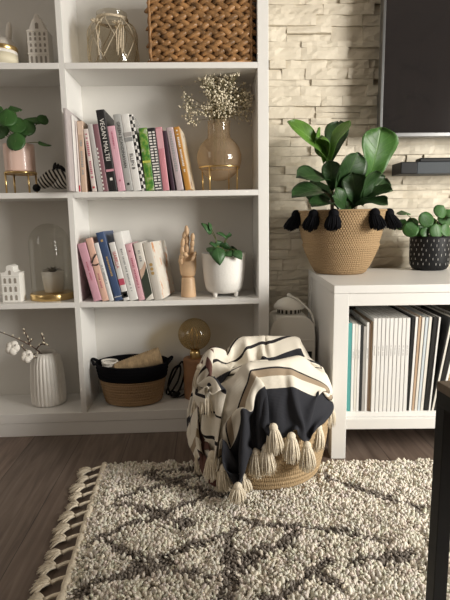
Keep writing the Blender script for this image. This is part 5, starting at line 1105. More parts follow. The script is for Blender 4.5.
[869,-881,173,5,16,-1,11,23,-4,6,19,0,4,19,3,6,18,9,5,12,16,-3,-2,20,-3,-2,20,0,-2,20,1,0,20,2,0,21,2,0,20,2,0,21,1,0,20,2,1,20,3,1,19,-1,-4,19,6,4,17,5,-1,20,-10,-15,8,8,2,18,12,9,13,1,-6,20,4,-2,19,6,0,20,7,3,19,11,8,16,14,10,10,12,10,15,9,10,16,9,11,17,10,10,17,14,10,16,16,9,10,21,6,-2,20,3,-4,21,3,-3,21,1,-3,20,2,-2,20,1,-2,20,2,0,18,7,5,19,7,6,18,6,6,20,5,6,19,5,4,21,3,3,21,3,-1,21,3,-6,19,4,-7,19,3,-17,15,3,-20,17,3,-18,16,2,-15,19,3,-16,16,2,-13,23,2,-13,6,6,-18,10,5,-18,13,5,-18,11,6,-18,7,7,-18,5,7,-19,-4,7,-19,-11,13,-16,-2,9,-18,3,2,-20,9,2,-18,18,10,-7,9,18,4],
[863,-876,192,6,15,-2,15,21,-3,-2,20,-1,-2,18,-1,2,21,2,6,17,10,5,6,20,-1,-2,20,0,-1,20,1,-1,20,0,-1,22,0,-2,20,0,-1,21,2,0,21,2,1,21,2,1,19,2,1,19,4,-1,19,4,-1,19,-6,-18,8,7,6,15,10,7,16,6,-2,19,0,-5,20,8,3,18,3,-1,20,16,12,8,14,10,11,12,10,14,10,9,14,12,11,15,12,10,14,15,10,12,17,8,7,21,4,-1,20,2,-4,20,2,-3,20,2,-2,21,2,-3,20,1,-1,20,4,0,19,6,5,18,7,5,19,7,7,19,6,6,18,7,7,20,6,6,20,5,6,23,5,3,21,3,-4,19,2,-20,14,1,-21,18,2,-20,16,2,-15,18,2,-16,17,3,-14,18,4,-13,16,4,-13,11,6,-18,12,6,-18,8,5,-19,7,7,-18,5,7,-20,4,7,-18,-3,7,-19,-7,7,-21,-7,7,-17,2,5,-19,9,4,-18,17,9,-7],
[869,-875,211,4,15,-2,14,21,-2,0,19,-1,-4,19,-1,-10,18,0,-4,20,1,6,16,13,5,4,19,1,-1,21,-1,-2,21,0,-2,21,0,-2,20,-1,-1,21,1,1,20,3,1,21,2,1,20,3,0,20,3,-1,19,5,-2,18,-10,-14,12,12,4,15,10,4,15,4,-1,20,3,-4,18,3,-2,19,10,7,17,17,11,3,14,10,9,13,10,12,12,9,13,13,10,12,13,9,13,16,9,9,18,6,4,20,3,-1,20,2,-2,20,2,-3,20,2,-3,21,2,-2,20,3,-1,20,4,1,19,6,4,19,7,6,19,6,6,19,7,7,18,7,6,19,7,7,19,6,7,21,7,6,20,4,-2,20,3,-17,16,1,-19,18,2,-17,17,2,-14,18,3,-15,18,3,-12,19,3,-13,20,3,-9,11,7,-18,10,4,-19,7,7,-19,5,7,-19,3,8,-19,2,6,-20,4,8,-19,1,9,-18,-8,7,-22,-6,3,-16,3,4,-20,11,5,-16],
[875,-874,232,0,20,-2,11,17,-1,4,19,-3,-3,20,-1,-9,17,0,-16,13,1,-6,19,2,6,15,14,6,5,20,0,-3,20,-1,-1,23,0,-1,20,0,-1,20,2,0,20,0,0,19,2,-1,20,3,1,20,6,0,18,1,3,22,-8,-16,10,11,4,18,9,5,21,9,-7,12,-4,-5,20,8,1,20,14,6,12,18,14,-1,14,11,6,15,10,10,14,9,10,13,8,11,11,11,14,19,5,4,19,5,3,19,3,-1,20,2,-2,20,2,-3,20,2,-3,20,3,-1,20,3,-1,20,5,2,19,6,4,19,6,5,19,7,6,19,7,6,18,6,7,19,7,6,19,7,5,19,9,5,19,5,-2,20,3,-12,17,1,-15,18,2,-14,17,3,-13,19,3,-11,19,4,-11,21,4,-9,23,3,-7,9,7,-15,8,4,-21,5,7,-20,6,7,-19,1,7,-21,1,6,-19,1,7,-19,3,8,-19,1,7,-19,-5,5,-18,-1,6,-19,5,3,-19],
[880,-871,251,-5,19,-1,11,18,-1,5,18,-2,-3,20,-2,-7,18,0,-15,12,0,-16,9,0,-4,20,8,5,16,12,5,7,20,1,-5,22,-2,1,20,0,-1,21,2,1,20,3,0,20,3,-1,19,3,0,20,2,0,19,1,-3,18,-10,-9,17,15,3,15,7,1,17,7,-1,20,-3,-9,18,6,1,19,19,14,5,14,12,1,21,8,3,17,10,6,15,7,7,11,10,13,15,9,9,20,1,0,18,6,4,19,3,-1,20,2,-2,19,2,-3,20,4,-1,20,4,-1,20,4,1,20,5,2,19,5,3,19,6,5,19,6,5,19,7,6,18,6,6,19,7,6,18,7,5,18,7,4,19,5,-3,18,4,-10,17,3,-12,18,3,-12,18,3,-12,19,4,-10,19,4,-8,22,5,-7,20,5,-3,15,7,-11,8,7,-21,2,5,-22,2,4,-18,2,6,-20,1,7,-19,2,7,-20,2,8,-18,3,8,-19,0,6,-19,-2,5,-18,4,4,-20],
[885,-868,272,-8,18,-1,5,19,-2,10,17,-1,-3,20,-1,-7,18,-1,-11,15,-1,-24,-1,2,-11,15,3,-4,19,8,2,16,13,8,8,20,3,1,21,1,-1,20,1,2,20,2,1,18,2,1,20,3,-1,17,-2,-5,22,-4,-4,19,1,-3,18,13,1,16,5,-3,21,8,2,17,-1,-7,19,9,-1,19,19,18,-3,17,8,2,13,14,3,19,6,2,19,9,2,15,4,5,18,5,6,17,5,4,19,5,3,18,4,0,19,3,-2,19,5,0,20,4,0,19,5,1,20,4,1,19,5,1,20,5,3,19,5,4,19,6,4,19,5,4,18,6,6,18,7,5,18,7,4,18,8,5,18,5,-5,19,4,-7,17,2,-11,18,4,-10,17,4,-10,20,5,-8,20,5,-6,21,5,-3,18,6,-3,23,5,-7,2,6,-20,3,6,-20,2,5,-19,2,7,-20,1,6,-19,2,7,-20,2,8,-18,2,8,-19,0,5,-16,2,8,-26,9,3,-14],
[889,-864,292,-11,16,-1,2,20,-1,11,16,-1,-2,19,-1,-8,17,-1,-11,16,2,-21,-5,-2,-19,11,2,-7,16,6,-3,19,8,2,18,11,4,10,18,10,5,21,2,1,20,2,0,21,1,3,18,4,-2,20,2,0,21,-4,-10,19,0,-2,20,10,1,16,3,-3,20,6,-2,19,4,-3,19,11,0,21,18,10,5,13,16,-12,16,14,0,17,7,2,17,6,3,19,6,2,20,4,1,18,4,2,19,6,2,18,5,1,20,4,2,18,5,1,20,5,1,19,4,1,19,4,1,20,5,0,19,5,1,19,5,3,19,5,3,20,4,2,18,6,5,18,6,3,18,7,4,16,9,6,19,2,-6,17,5,-6,18,3,-9,17,4,-9,19,5,-8,20,6,-4,20,6,-3,22,6,-3,20,5,-3,26,6,-2,0,5,-19,2,6,-20,2,5,-19,2,7,-20,2,6,-19,1,7,-19,2,5,-19,0,10,-17,3,8,-21,14,6,-19,12,-14,-9],
[893,-860,313,-13,14,0,-1,20,-2,12,16,0,-1,19,-2,-10,16,0,-14,15,0,-17,-7,-1,-19,5,0,-11,16,4,-5,17,8,-6,19,9,3,15,12,4,14,18,5,5,18,7,6,21,7,2,20,5,-3,20,2,0,19,2,1,20,0,-3,20,6,-4,19,2,-1,20,2,-6,19,8,-2,19,10,0,20,17,6,11,15,15,-7,12,16,-5,16,7,-5,19,10,-3,19,3,2,17,9,2,21,4,2,20,4,1,23,4,2,17,5,1,17,5,1,19,6,1,19,5,0,20,4,1,19,5,0,19,5,1,19,4,1,20,5,0,19,4,0,17,6,9,19,4,-3,17,8,4,17,8,6,18,2,-9,18,6,0,17,4,-11,18,4,-6,19,5,-4,20,6,-2,20,5,-3,21,6,-2,20,6,-2,21,6,-1,12,6,-16,1,5,-19,2,5,-19,1,5,-20,2,6,-18,3,5,-21,2,12,-17,11,10,-17,11,-3,-18,4,-16,-12,-12,-7,-14],
[897,-856,332,-15,12,1,-3,20,-1,11,16,0,0,19,-2,-11,16,0,-14,13,0,-16,-9,-1,-20,0,-1,-13,13,3,-9,18,5,1,19,8,-1,15,13,-3,11,15,0,10,17,5,11,17,5,11,17,6,3,23,6,3,17,11,1,22,3,-3,18,3,1,20,4,-4,20,2,-5,19,4,-5,20,16,4,15,13,2,15,17,11,1,16,16,-5,12,9,-4,13,11,-8,19,9,-6,21,5,-1,21,7,2,18,2,2,18,4,3,19,8,2,19,7,-2,22,3,1,20,4,1,19,5,0,19,4,0,19,5,1,19,5,0,20,4,0,19,5,-1,17,5,9,17,3,-8,18,8,4,17,8,4,18,2,-8,18,7,3,17,2,-10,18,4,-3,19,6,-2,19,7,-2,21,4,-3,19,5,-2,20,4,-3,20,4,-2,19,11,-7,1,6,-21,1,5,-20,2,6,-19,7,9,-20,8,6,-17,9,1,-16,11,-10,-16,-5,-14,-14,-13,1,-16,-5,14,-19],
[901,-852,354,-16,11,1,-6,19,0,10,17,-1,1,19,-1,-10,16,-1,-16,10,0,-15,-11,-1,-20,-3,-1,-16,10,1,-5,18,4,11,17,1,-3,16,10,-5,8,17,-4,10,18,-5,10,18,1,12,17,4,7,23,4,7,17,6,10,17,7,6,19,13,2,20,3,-2,20,3,-4,21,3,-7,19,13,2,16,16,8,11,17,8,8,16,12,3,14,11,-7,13,12,-12,16,8,-15,19,8,-7,21,5,2,19,5,1,20,6,2,20,6,1,20,6,1,20,5,1,19,5,1,23,4,0,19,4,1,17,5,0,18,4,0,19,6,0,19,4,-1,17,4,10,16,2,-11,17,6,2,17,6,-2,22,8,-3,17,6,6,15,9,-9,18,0,-2,20,4,-2,20,4,-2,19,7,-2,21,3,-3,19,8,-3,21,8,-2,22,8,-3,0,4,-21,2,3,-20,13,7,-14,10,0,-17,13,-5,-16,3,-14,-16,-10,-9,-16,-13,7,-17,-3,13,-17,0,12,-13],
[904,-849,374,-16,10,2,-8,18,0,7,18,-1,4,19,-1,-10,16,0,-17,7,0,-16,-12,-2,-19,-4,-1,-17,9,0,-1,20,3,14,10,-3,13,20,7,-5,13,16,-5,8,17,-7,3,20,-9,4,17,-6,9,20,-2,9,18,2,9,19,6,10,19,4,6,20,5,8,18,10,5,24,8,-3,17,11,-5,23,17,7,12,22,9,9,17,11,-1,14,17,-6,11,10,-16,16,10,-18,17,9,-8,21,8,-7,20,5,2,20,6,1,19,7,1,20,5,1,20,5,1,19,5,1,21,3,1,19,6,0,18,5,0,19,4,0,18,3,0,22,7,-1,15,3,13,14,4,-14,20,7,0,17,5,-1,18,10,0,18,2,2,19,8,-7,18,3,-2,19,4,-1,19,4,-3,20,5,-2,21,5,-3,16,9,-2,22,5,-2,21,7,1,8,2,-18,17,0,-15,12,-7,-15,9,-9,-16,-1,-13,-17,-9,-3,-16,-14,10,-16,-3,13,-14,-1,9,-16,0,13,-16],
[908,-843,397,-17,7,1,-10,17,1,6,19,0,5,18,-1,-12,15,-1,-17,5,0,-14,-14,-1,-19,-4,-2,-18,9,-1,1,20,0,17,7,-5,15,17,6,-1,14,12,-3,15,15,-9,7,19,-4,4,18,-6,-1,20,-7,2,19,-5,4,24,8,13,14,10,10,17,-1,4,21,-1,3,22,13,-4,19,21,-2,10,19,2,11,23,13,6,15,13,0,17,17,-3,12,16,-5,11,17,-6,12,16,-10,13,14,-8,18,11,-7,19,7,-8,20,7,1,19,7,1,19,6,1,20,4,1,19,3,0,18,7,1,21,4,0,18,1,0,19,7,1,19,2,10,18,8,1,13,6,-14,17,6,-1,20,5,-1,22,7,-1,16,5,-1,18,5,-2,19,3,-2,18,7,-2,21,3,-2,22,2,5,20,2,5,22,-3,4,22,-4,-4,15,-1,-6,20,4,-17,13,-2,-14,10,-9,-16,-1,-10,-18,-8,0,-16,-14,8,-14,-2,17,-16,-1,11,-15,-2,12,-14,2,14,-15],
[912,-838,416,-18,5,3,-12,16,1,5,19,0,4,17,0,-10,15,-1,-18,1,-1,-13,-13,0,-21,-4,-2,-16,10,-2,3,20,-1,21,0,-6,14,14,3,-3,15,12,5,13,14,0,15,14,-7,12,17,-10,5,18,-5,1,19,-3,-10,21,2,2,22,16,14,13,1,15,17,-5,11,20,-3,7,21,25,1,14,22,-6,-14,22,-7,6,19,10,4,15,15,-5,13,16,-4,15,16,-3,13,16,3,15,16,1,11,16,-2,10,19,-4,14,14,-4,19,12,-6,20,7,-7,21,6,1,15,3,0,22,6,0,19,4,1,19,4,0,16,0,11,20,5,5,19,7,-5,15,8,-13,16,6,-1,19,5,-1,18,5,-1,19,6,-2,20,5,-1,21,3,4,19,-3,5,21,-3,7,20,-7,1,20,-8,-3,19,-7,-6,19,-5,-10,17,1,-14,21,8,-12,19,-4,6,3,-9,-18,-9,3,-17,-7,15,-13,-4,14,-16,-2,11,-12,-2,13,-15,-2,13,-15,4,13,-14],
[916,-832,437,-18,3,5,-14,14,2,3,19,0,6,18,0,-10,15,0,-21,-5,0,-11,-11,-2,-23,-5,-2,-14,14,-3,6,17,-6,22,-4,-4,15,10,-1,-4,13,13,-2,13,14,10,17,14,-3,9,15,-6,13,17,-5,14,15,-11,2,22,-8,-4,22,12,-10,20,17,11,13,8,20,20,0,8,13,13,10,19,17,1,-8,15,-10,-28,23,-4,1,22,7,9,16,15,1,13,16,-4,15,16,-3,12,18,0,11,16,1,13,16,5,11,17,2,11,18,1,12,15,-3,19,13,-5,15,8,-3,20,7,-2,18,7,-9,19,7,4,17,-1,16,18,3,-4,18,3,-10,16,13,-7,19,5,-1,18,4,1,20,4,5,20,-1,6,19,-4,1,19,-6,1,20,-10,5,18,-7,-1,18,-6,-10,18,-3,-11,18,2,-12,20,9,-3,20,8,-2,24,-7,10,13,-18,-3,-4,1,-25,-1,18,-12,3,17,-8,-8,12,-15,-1,12,-15,-3,12,-14,-3,13,-15,10,13,-11],
[920,-827,457,-18,2,5,-16,12,3,0,18,1,6,21,0,-9,13,-2,-21,-5,3,-11,-12,-2,-24,-4,-1,-13,14,-6,13,17,-6,19,-8,-5,19,7,-8,0,11,12,-9,7,15,8,17,15,1,13,14,-5,12,18,-4,11,15,-4,12,19,-5,11,17,-10,-3,24,11,-6,20,23,3,12,15,18,4,13,6,14,15,7,-7,7,10,-17,18,-6,-16,23,-6,0,22,2,9,18,16,6,11,16,2,13,17,-3,12,16,1,12,17,-1,10,18,-1,12,15,6,9,12,7,16,18,6,17,12,1,14,12,-6,16,6,-2,18,-9,-15,14,12,-10,10,20,0,19,12,2,20,1,10,19,-2,5,21,-2,-1,18,-7,-2,18,-5,-5,18,-2,-3,18,-8,0,18,-4,0,16,4,-11,17,5,-7,19,7,-2,21,2,-1,21,0,9,19,-6,5,19,-13,-2,5,-9,-14,15,18,-8,-4,16,-10,-2,14,-15,-3,13,-11,-3,13,-13,-3,12,-15,0,14,-15,15,10,-8],
[924,-822,479,-18,1,5,-16,11,5,-2,19,2,6,15,3,-11,14,-2,-18,-4,1,-14,-10,-2,-23,-3,-4,-13,14,-8,18,16,-6,16,-7,-8,21,-8,-7,10,18,5,-12,1,18,-2,12,18,4,15,13,-1,15,16,-5,12,16,-4,9,17,-4,9,17,-4,12,17,4,13,20,11,-1,21,14,20,9,19,10,3,16,7,-14,18,3,-19,15,-1,-14,21,-7,-12,24,-5,2,20,0,12,16,10,8,13,18,7,12,17,-1,11,17,-3,11,16,-6,9,19,-4,8,19,2,16,7,12,12,8,11,16,12,7,16,11,0,15,6,-9,18,-1,-14,8,13,-15,19,10,-1,17,-2,3,9,-5,21,17,-2,-4,17,-1,-14,18,-3,-5,20,-6,-4,18,-3,-2,20,-5,-2,19,0,-1,18,3,-2,19,6,-2,20,7,8,18,-2,3,19,-2,12,8,-14,-12,0,11,-20,5,18,-1,7,20,0,13,17,-5,-4,14,-13,-4,14,-18,-3,11,-13,9,13,-12,19,1,-8],
[929,-816,498,-18,0,6,-18,8,6,-4,18,3,7,18,1,-13,12,-1,-18,-5,2,-15,-9,-2,-20,-1,-2,-6,18,-12,15,8,-8,14,-12,-9,20,-1,-3,20,11,-1,-14,-3,19,-6,9,16,2,14,14,5,15,15,-7,12,15,-6,10,16,11,23,11,0,16,17,2,11,16,8,-3,18,8,10,21,22,9,-4,16,8,-10,16,7,-12,15,5,-16,12,7,-14,18,-3,-10,22,0,2,19,1,2,21,4,14,15,12,7,11,20,4,10,19,-2,10,15,-7,9,18,-12,8,20,2,9,12,13,20,-7,12,17,5,5,16,10,7,13,20,-2,5,12,-14,13,-13,-12,14,-8,-11,8,-1,19,17,-2,-6,18,-2,-15,19,-3,-1,19,-8,-1,18,-3,-1,21,-7,-1,20,2,7,20,6,2,18,6,0,17,4,-11,14,-2,12,17,3,10,-2,3,-21,0,16,-12,7,18,0,5,20,-2,8,16,-1,15,22,-4,-4,10,-16,0,11,-14,20,3,-9,15,-9,-10],
[934,-812,519,-18,2,7,-18,5,8,-7,17,6,5,17,2,-12,13,0,-17,-5,0,-22,-10,-6,-12,8,-2,-3,15,-14,15,-4,-10,16,2,-10,6,13,-15,18,6,2,11,-13,15,-8,-6,24,-5,10,17,6,17,14,-7,10,13,13,26,5,3,17,11,2,18,13,0,13,14,-1,14,22,1,12,20,23,7,6,17,7,-9,19,5,-10,11,3,-15,15,4,-15,17,2,-11,19,3,-8,22,3,1,22,-3,1,20,2,4,16,11,14,12,16,4,7,22,2,6,19,-3,16,10,-17,1,21,0,8,11,13,22,-8,0,20,0,7,16,12,13,-19,4,-12,5,-1,-22,19,-12,0,11,-9,16,17,2,-17,19,-3,0,20,-7,-1,22,-2,7,17,2,9,22,9,2,18,9,-2,17,9,-3,15,8,-11,19,4,3,13,-8,15,18,8,1,-9,-2,-19,-5,10,-16,6,20,-2,7,17,2,10,18,5,9,20,5,18,14,-16,11,-5,-13,14,-6,-17,9,-9,-14],
[940,-810,538,-18,5,7,-18,3,10,-7,15,6,1,19,3,-9,15,1,-23,-9,-1,-17,-6,-4,-18,8,-10,3,14,-13,22,-3,-13,6,13,-12,-4,10,-17,19,5,5,10,-9,17,8,-7,17,9,-7,17,-4,6,21,8,27,3,6,20,7,6,17,9,1,17,12,0,15,14,-2,18,11,-4,17,14,0,19,14,24,7,-4,13,4,-15,11,3,-19,17,3,-12,17,2,-10,21,4,-3,21,1,2,21,0,1,20,3,1,21,5,1,19,7,0,16,16,9,10,17,10,11,16,-4,6,17,-14,-4,23,-1,20,-7,1,19,1,4,19,4,10,-12,-14,-6,-21,-6,-8,13,-13,10,17,-4,-4,20,-2,-7,20,1,8,20,8,8,19,8,1,20,9,0,19,8,0,16,6,-1,20,11,-7,18,8,-4,17,-1,12,16,-4,11,16,12,-6,-16,-6,-16,-11,-1,-17,5,21,-4,7,17,11,14,17,7,11,10,0,21,-3,-17,22,0,-15,8,-7,-19,17,-6,-6],
[944,-810,559,-16,10,6,-17,4,11,-11,10,11,-1,19,4,-11,15,1,-20,-11,-2,-19,4,-3,-8,12,-15,11,5,-18,7,9,-15,-8,10,-19,0,11,-14,18,5,8,9,-10,16,9,-8,17,8,-8,14,25,6,14,15,15,3,3,21,7,2,19,9,4,16,9,-2,17,14,-6,19,2,-4,20,6,-6,19,10,7,18,4,19,6,-4,7,0,-22,14,4,-13,19,3,-8,21,4,1,21,2,2,21,0,1,19,3,1,20,3,1,20,8,0,13,16,1,9,16,8,7,16,8,16,14,3,10,14,-4,11,8,-16,19,4,0,9,-1,18,-17,-13,-11,-13,-17,12,23,-5,3,5,-2,-22,21,0,0,21,3,5,20,5,5,19,7,3,19,8,3,18,7,5,19,8,0,17,14,-5,19,1,3,18,-4,11,18,1,7,10,10,-15,-15,-2,-11,-18,-11,-8,-3,20,-7,10,12,11,21,-7,0,16,8,-15,20,1,-9,20,-1,-6,20,-2,-13,19,-4,-3],
[946,-816,577,-12,14,8,-14,11,9,-14,7,12,-6,18,7,-12,14,1,-20,-2,-3,-16,7,-7,-1,10,-18,9,10,-18,-2,10,-18,-12,7,-17,-1,13,-15,18,3,10,8,-9,16,9,-9,17,15,-5,17,20,4,13,20,4,5,18,16,2,8,21,-1,1,19,6,-1,20,7,-8,18,-1,-7,20,3,-6,19,5,-1,20,2,7,18,10,4,1,-23,18,4,-13,19,4,-1,21,3,1,20,1,2,22,0,1,19,3,1,20,5,1,15,3,14,6,16,-14,13,15,0,13,16,5,11,16,6,12,16,2,12,7,-14,22,6,0,-1,-6,20,-14,-16,-6,4,-12,19,17,0,-12,8,-3,-20,18,0,0,20,2,6,18,4,4,19,5,7,18,9,10,17,7,1,20,9,2,19,7,-2,18,2,3,19,-3,12,19,4,3,6,10,-16,-17,-8,-7,-18,-8,-2,-9,11,-16,18,-11,1,15,1,-15,21,3,-6,21,-2,-5,21,1,-3,30,-3,0,14,3,2],
[935,-828,589,-7,15,12,-8,13,13,-10,14,14,-11,17,7,-14,17,2,-14,14,-4,-13,9,-18,-4,11,-15,3,8,-18,-5,8,-20,-5,8,-16,-6,12,-17,16,2,13,8,-10,15,8,-11,18,20,2,9,21,5,13,18,4,8,22,7,9,16,14,1,11,19,-6,-3,22,-6,-9,18,-1,-6,21,0,-5,19,1,-1,20,3,6,17,17,-11,17,-14,13,2,-17,18,6,-1,24,0,2,18,3,1,19,0,2,21,3,1,19,5,3,10,2,16,14,12,-3,3,18,-15,11,18,0,15,12,1,14,13,1,16,12,-3,17,6,5,-11,-15,12,-6,-14,13,19,-3,8,4,2,-21,18,0,-10,15,-8,12,18,7,-6,16,1,10,21,10,7,18,4,3,19,7,5,19,6,4,18,7,1,17,4,4,19,-7,11,22,4,1,4,10,-17,-18,-9,-1,-18,-9,1,-5,11,-18,15,-5,-7,20,-5,-16,21,-8,2,20,1,-2,21,0,-3,20,5,-3,19,5,-3],
[917,-834,585,-7,12,15,-8,13,13,-10,15,13,-11,16,8,-14,17,4,-14,17,0,-11,19,-12,-1,12,-18,-4,6,-21,-6,5,-17,-3,4,-20,-2,21,-7,18,6,10,13,-5,15,16,-4,12,17,1,9,20,2,12,18,5,8,18,5,11,17,11,7,15,17,-1,9,18,-5,2,18,-15,-7,18,-9,-7,19,-5,-4,22,3,4,19,10,-3,18,8,-8,13,-15,20,5,-7,20,1,2,20,2,1,20,3,1,18,5,1,16,3,4,6,-3,25,15,12,0,6,16,-11,7,15,-9,13,15,-2,16,15,-1,16,11,1,18,3,11,-11,-14,10,1,-14,15,21,2,-3,6,4,-18,16,-5,1,13,-11,11,15,13,-4,19,2,3,19,4,6,18,7,6,19,6,6,19,5,5,19,6,3,17,6,4,18,-7,11,21,4,-3,6,10,-13,-15,-15,1,-18,-4,0,4,10,-14,16,-5,-13,15,-3,-14,14,-3,-11,21,-1,-8,20,-1,-7,19,0,-10,19,2,-7],
[899,-842,581,-7,16,10,-6,18,8,-3,18,8,-5,18,7,-15,10,8,-16,14,-2,-16,12,-5,-10,17,-7,-2,11,-17,-4,-2,-22,-4,15,-13,6,19,5,15,12,7,18,2,11,16,-4,12,19,2,9,15,-2,14,19,4,8,17,6,8,15,14,5,10,16,-6,12,17,-1,11,17,-3,8,18,-11,2,16,-10,-2,19,-10,-1,20,1,-5,20,7,-8,16,4,3,13,-15,25,2,2,17,2,2,20,3,1,19,5,0,16,2,12,0,-3,20,17,5,10,10,16,-9,1,18,-10,12,16,-4,16,12,1,16,12,1,18,2,10,-8,-15,12,10,-11,13,12,8,-14,15,4,-12,11,-13,11,15,-6,9,13,12,-7,18,5,4,19,2,8,18,6,5,18,5,5,19,5,6,19,4,5,17,5,4,18,-6,13,15,12,-11,23,-1,-5,-17,-15,7,-20,5,-8,10,3,-9,12,-4,-16,17,-3,-21,14,0,-13,23,-3,-6,18,1,-11,16,6,-12,9,-4,-20],
[886,-839,566,1,19,6,-7,17,9,-1,19,7,1,16,7,-12,19,5,-20,7,-3,-18,3,-2,-18,8,-2,-14,15,-1,-3,2,-22,7,23,4,13,10,5,7,16,6,18,13,8,16,-1,10,18,0,11,18,-1,12,17,0,11,16,8,7,12,15,-6,8,16,-9,10,17,-7,10,16,-3,12,19,5,8,18,-1,10,16,-7,8,16,-5,1,20,-3,-7,20,-4,-9,17,-5,14,6,-7,20,4,1,18,3,3,19,5,3,15,2,14,-1,-3,19,13,0,16,16,13,-3,0,18,-9,9,17,-7,16,11,2,17,11,3,18,3,8,-1,-14,13,16,-9,9,7,11,-16,17,2,-8,6,-15,13,15,-6,9,12,14,-8,18,5,2,18,1,9,18,6,6,18,5,5,19,4,6,19,3,6,19,4,5,17,-2,9,19,8,-6,20,-4,-7,-12,-13,7,-19,11,-3,17,-2,-17,15,-1,-21,11,-2,-20,12,0,-17,14,2,-15,15,1,-11,17,2,-14,14,2,-19],
[867,-834,560,9,18,-5,4,17,6,-1,21,8,-1,17,7,-8,19,2,-20,7,-2,-18,6,0,-17,6,2,-11,21,4,-23,2,-5,10,8,16,19,8,5,12,13,6,7,19,7,18,8,6,19,6,12,16,-2,10,16,-2,14,16,8,8,9,18,-13,9,15,-11,8,15,-10,8,17,-8,10,17,1,11,15,-5,11,17,6,9,19,-1,8,18,1,7,20,-3,3,17,-9,-6,14,-16,19,5,0,18,6,2,17,3,11,14,3,13,2,-4,20,7,-2,18,18,8,5,5,18,-9,4,17,-8,17,11,3,18,7,5,18,5,7,4,-15,12,20,-4,4,4,15,-13,19,-1,-5,-1,-16,13,17,-4,8,12,14,-8,18,6,3,18,1,8,18,4,6,18,4,6,19,4,6,19,3,7,19,2,7,19,2,5,20,7,-1,19,-1,-12,-20,-7,0,10,5,-9,10,-4,-21,10,-2,-21,11,0,-20,12,-1,-16,11,2,-17,5,0,-19,6,-4,-19,15,7,-12],
[855,-822,572,2,14,-14,9,16,-9,11,17,1,0,20,4,-7,18,5,-15,13,1,-22,4,-2,-15,10,-1,-19,12,3,-12,17,7,0,8,20,9,2,19,15,3,14,17,8,9,14,11,8,14,15,7,15,7,11,18,1,10,17,7,5,4,16,-11,15,13,-8,1,16,-13,7,15,-9,8,17,-10,10,17,-1,9,17,-2,12,16,-3,10,21,0,5,16,4,9,21,-1,9,16,-7,10,10,-15,17,6,7,15,2,12,15,3,13,8,-2,18,1,-4,20,17,2,12,11,16,-5,1,18,-9,17,11,2,18,5,7,18,5,8,11,-13,10,18,-1,3,7,15,-13,18,-2,-4,-5,-16,12,17,-2,8,11,14,-8,18,5,3,18,1,7,18,4,6,18,3,7,19,3,8,18,3,6,21,4,6,20,5,3,19,7,-10,18,3,-13,-13,-4,3,12,-4,-21,12,-1,-23,9,-1,-18,12,-1,-18,10,0,-17,-1,2,-20,2,-3,-19,4,-6,-19,11,1,-17],
[857,-809,587,-2,15,-12,-3,9,-16,5,15,-13,9,19,-10,3,19,2,-10,17,4,-19,8,2,-19,10,-1,-12,16,6,-8,14,16,-3,9,17,0,7,20,6,2,21,11,1,17,14,2,15,20,9,8,15,19,9,17,6,11,19,6,-1,6,14,-8,8,16,-9,7,14,-11,15,14,-7,-4,16,-7,8,17,-10,7,17,-8,8,16,-9,9,17,-9,8,21,-3,10,17,-1,9,20,0,14,15,1,17,4,11,16,3,13,16,5,12,12,1,16,3,-4,19,11,-2,17,16,13,0,0,18,-9,18,8,4,18,4,5,17,4,7,17,-7,8,15,-1,6,12,16,-6,18,-6,-8,-11,-13,7,15,2,9,15,12,-8,16,3,6,18,3,7,18,3,6,18,4,6,18,6,4,20,6,-1,19,5,-4,19,4,-6,17,3,-11,18,9,-6,-3,-10,-10,13,-3,-20,12,-1,-17,10,-3,-18,11,0,-17,14,1,-16,4,-5,-20,-13,2,-17,-6,-6,-18,7,-5,-19],
[849,-797,602,2,17,-14,-2,12,-14,-2,13,-19,0,8,-18,3,14,-12,4,22,-2,-5,18,8,-12,12,10,-15,14,5,-7,12,15,-1,9,19,-1,7,18,0,7,21,3,4,20,6,0,23,15,4,16,20,7,12,16,11,8,21,13,1,9,14,-11,6,15,-10,9,15,-10,17,8,-5,8,15,-10,-2,20,-6,4,18,-9,5,17,-10,4,16,-9,8,19,-5,8,19,-2,10,19,0,15,15,3,17,8,9,15,2,14,16,5,11,15,6,13,9,-2,18,6,-4,19,17,7,6,3,18,-8,18,6,5,18,4,5,17,5,5,20,1,2,13,-4,11,20,12,-4,15,-6,-7,-19,-7,1,15,1,12,20,10,-4,14,3,4,18,5,5,17,6,1,18,6,-4,18,4,-5,19,3,-6,18,3,-6,18,2,-8,17,4,-9,17,11,-3,4,-9,-16,13,-1,-14,10,-3,-18,6,-6,-19,9,-3,-18,15,6,-12,14,-2,-16,0,-8,-20,-15,3,-15,-11,-5,-16],
[831,-798,590,-1,21,-1,-1,17,-10,2,16,-18,0,11,-16,0,9,-19,2,16,-11,6,22,-1,2,20,12,-2,13,17,-4,8,17,-2,7,18,-4,8,19,-1,10,19,4,3,20,-1,7,20,5,7,20,11,5,20,15,8,22,21,11,0,14,14,-14,10,13,-13,11,14,-6,16,10,-7,16,10,-8,8,14,-12,6,15,-12,6,15,-13,2,15,-8,6,21,-1,7,19,2,3,19,5,4,19,3,11,17,5,16,3,14,14,1,13,14,8,14,13,6,12,9,-3,17,14,3,13,11,16,-7,16,5,5,18,5,5,17,4,2,19,3,2,13,4,3,21,2,5,17,-6,-8,-22,0,-1,14,10,5,23,3,0,12,5,-3,18,5,-6,16,3,-6,18,2,-7,17,3,-7,18,2,-7,18,2,-7,18,1,-7,17,4,-8,14,14,0,13,-3,-14,7,-8,-17,7,-5,-17,6,-7,-19,7,-5,-18,15,3,-13,15,6,-13,13,-5,-16,-4,-11,-18,-12,-5,-16],
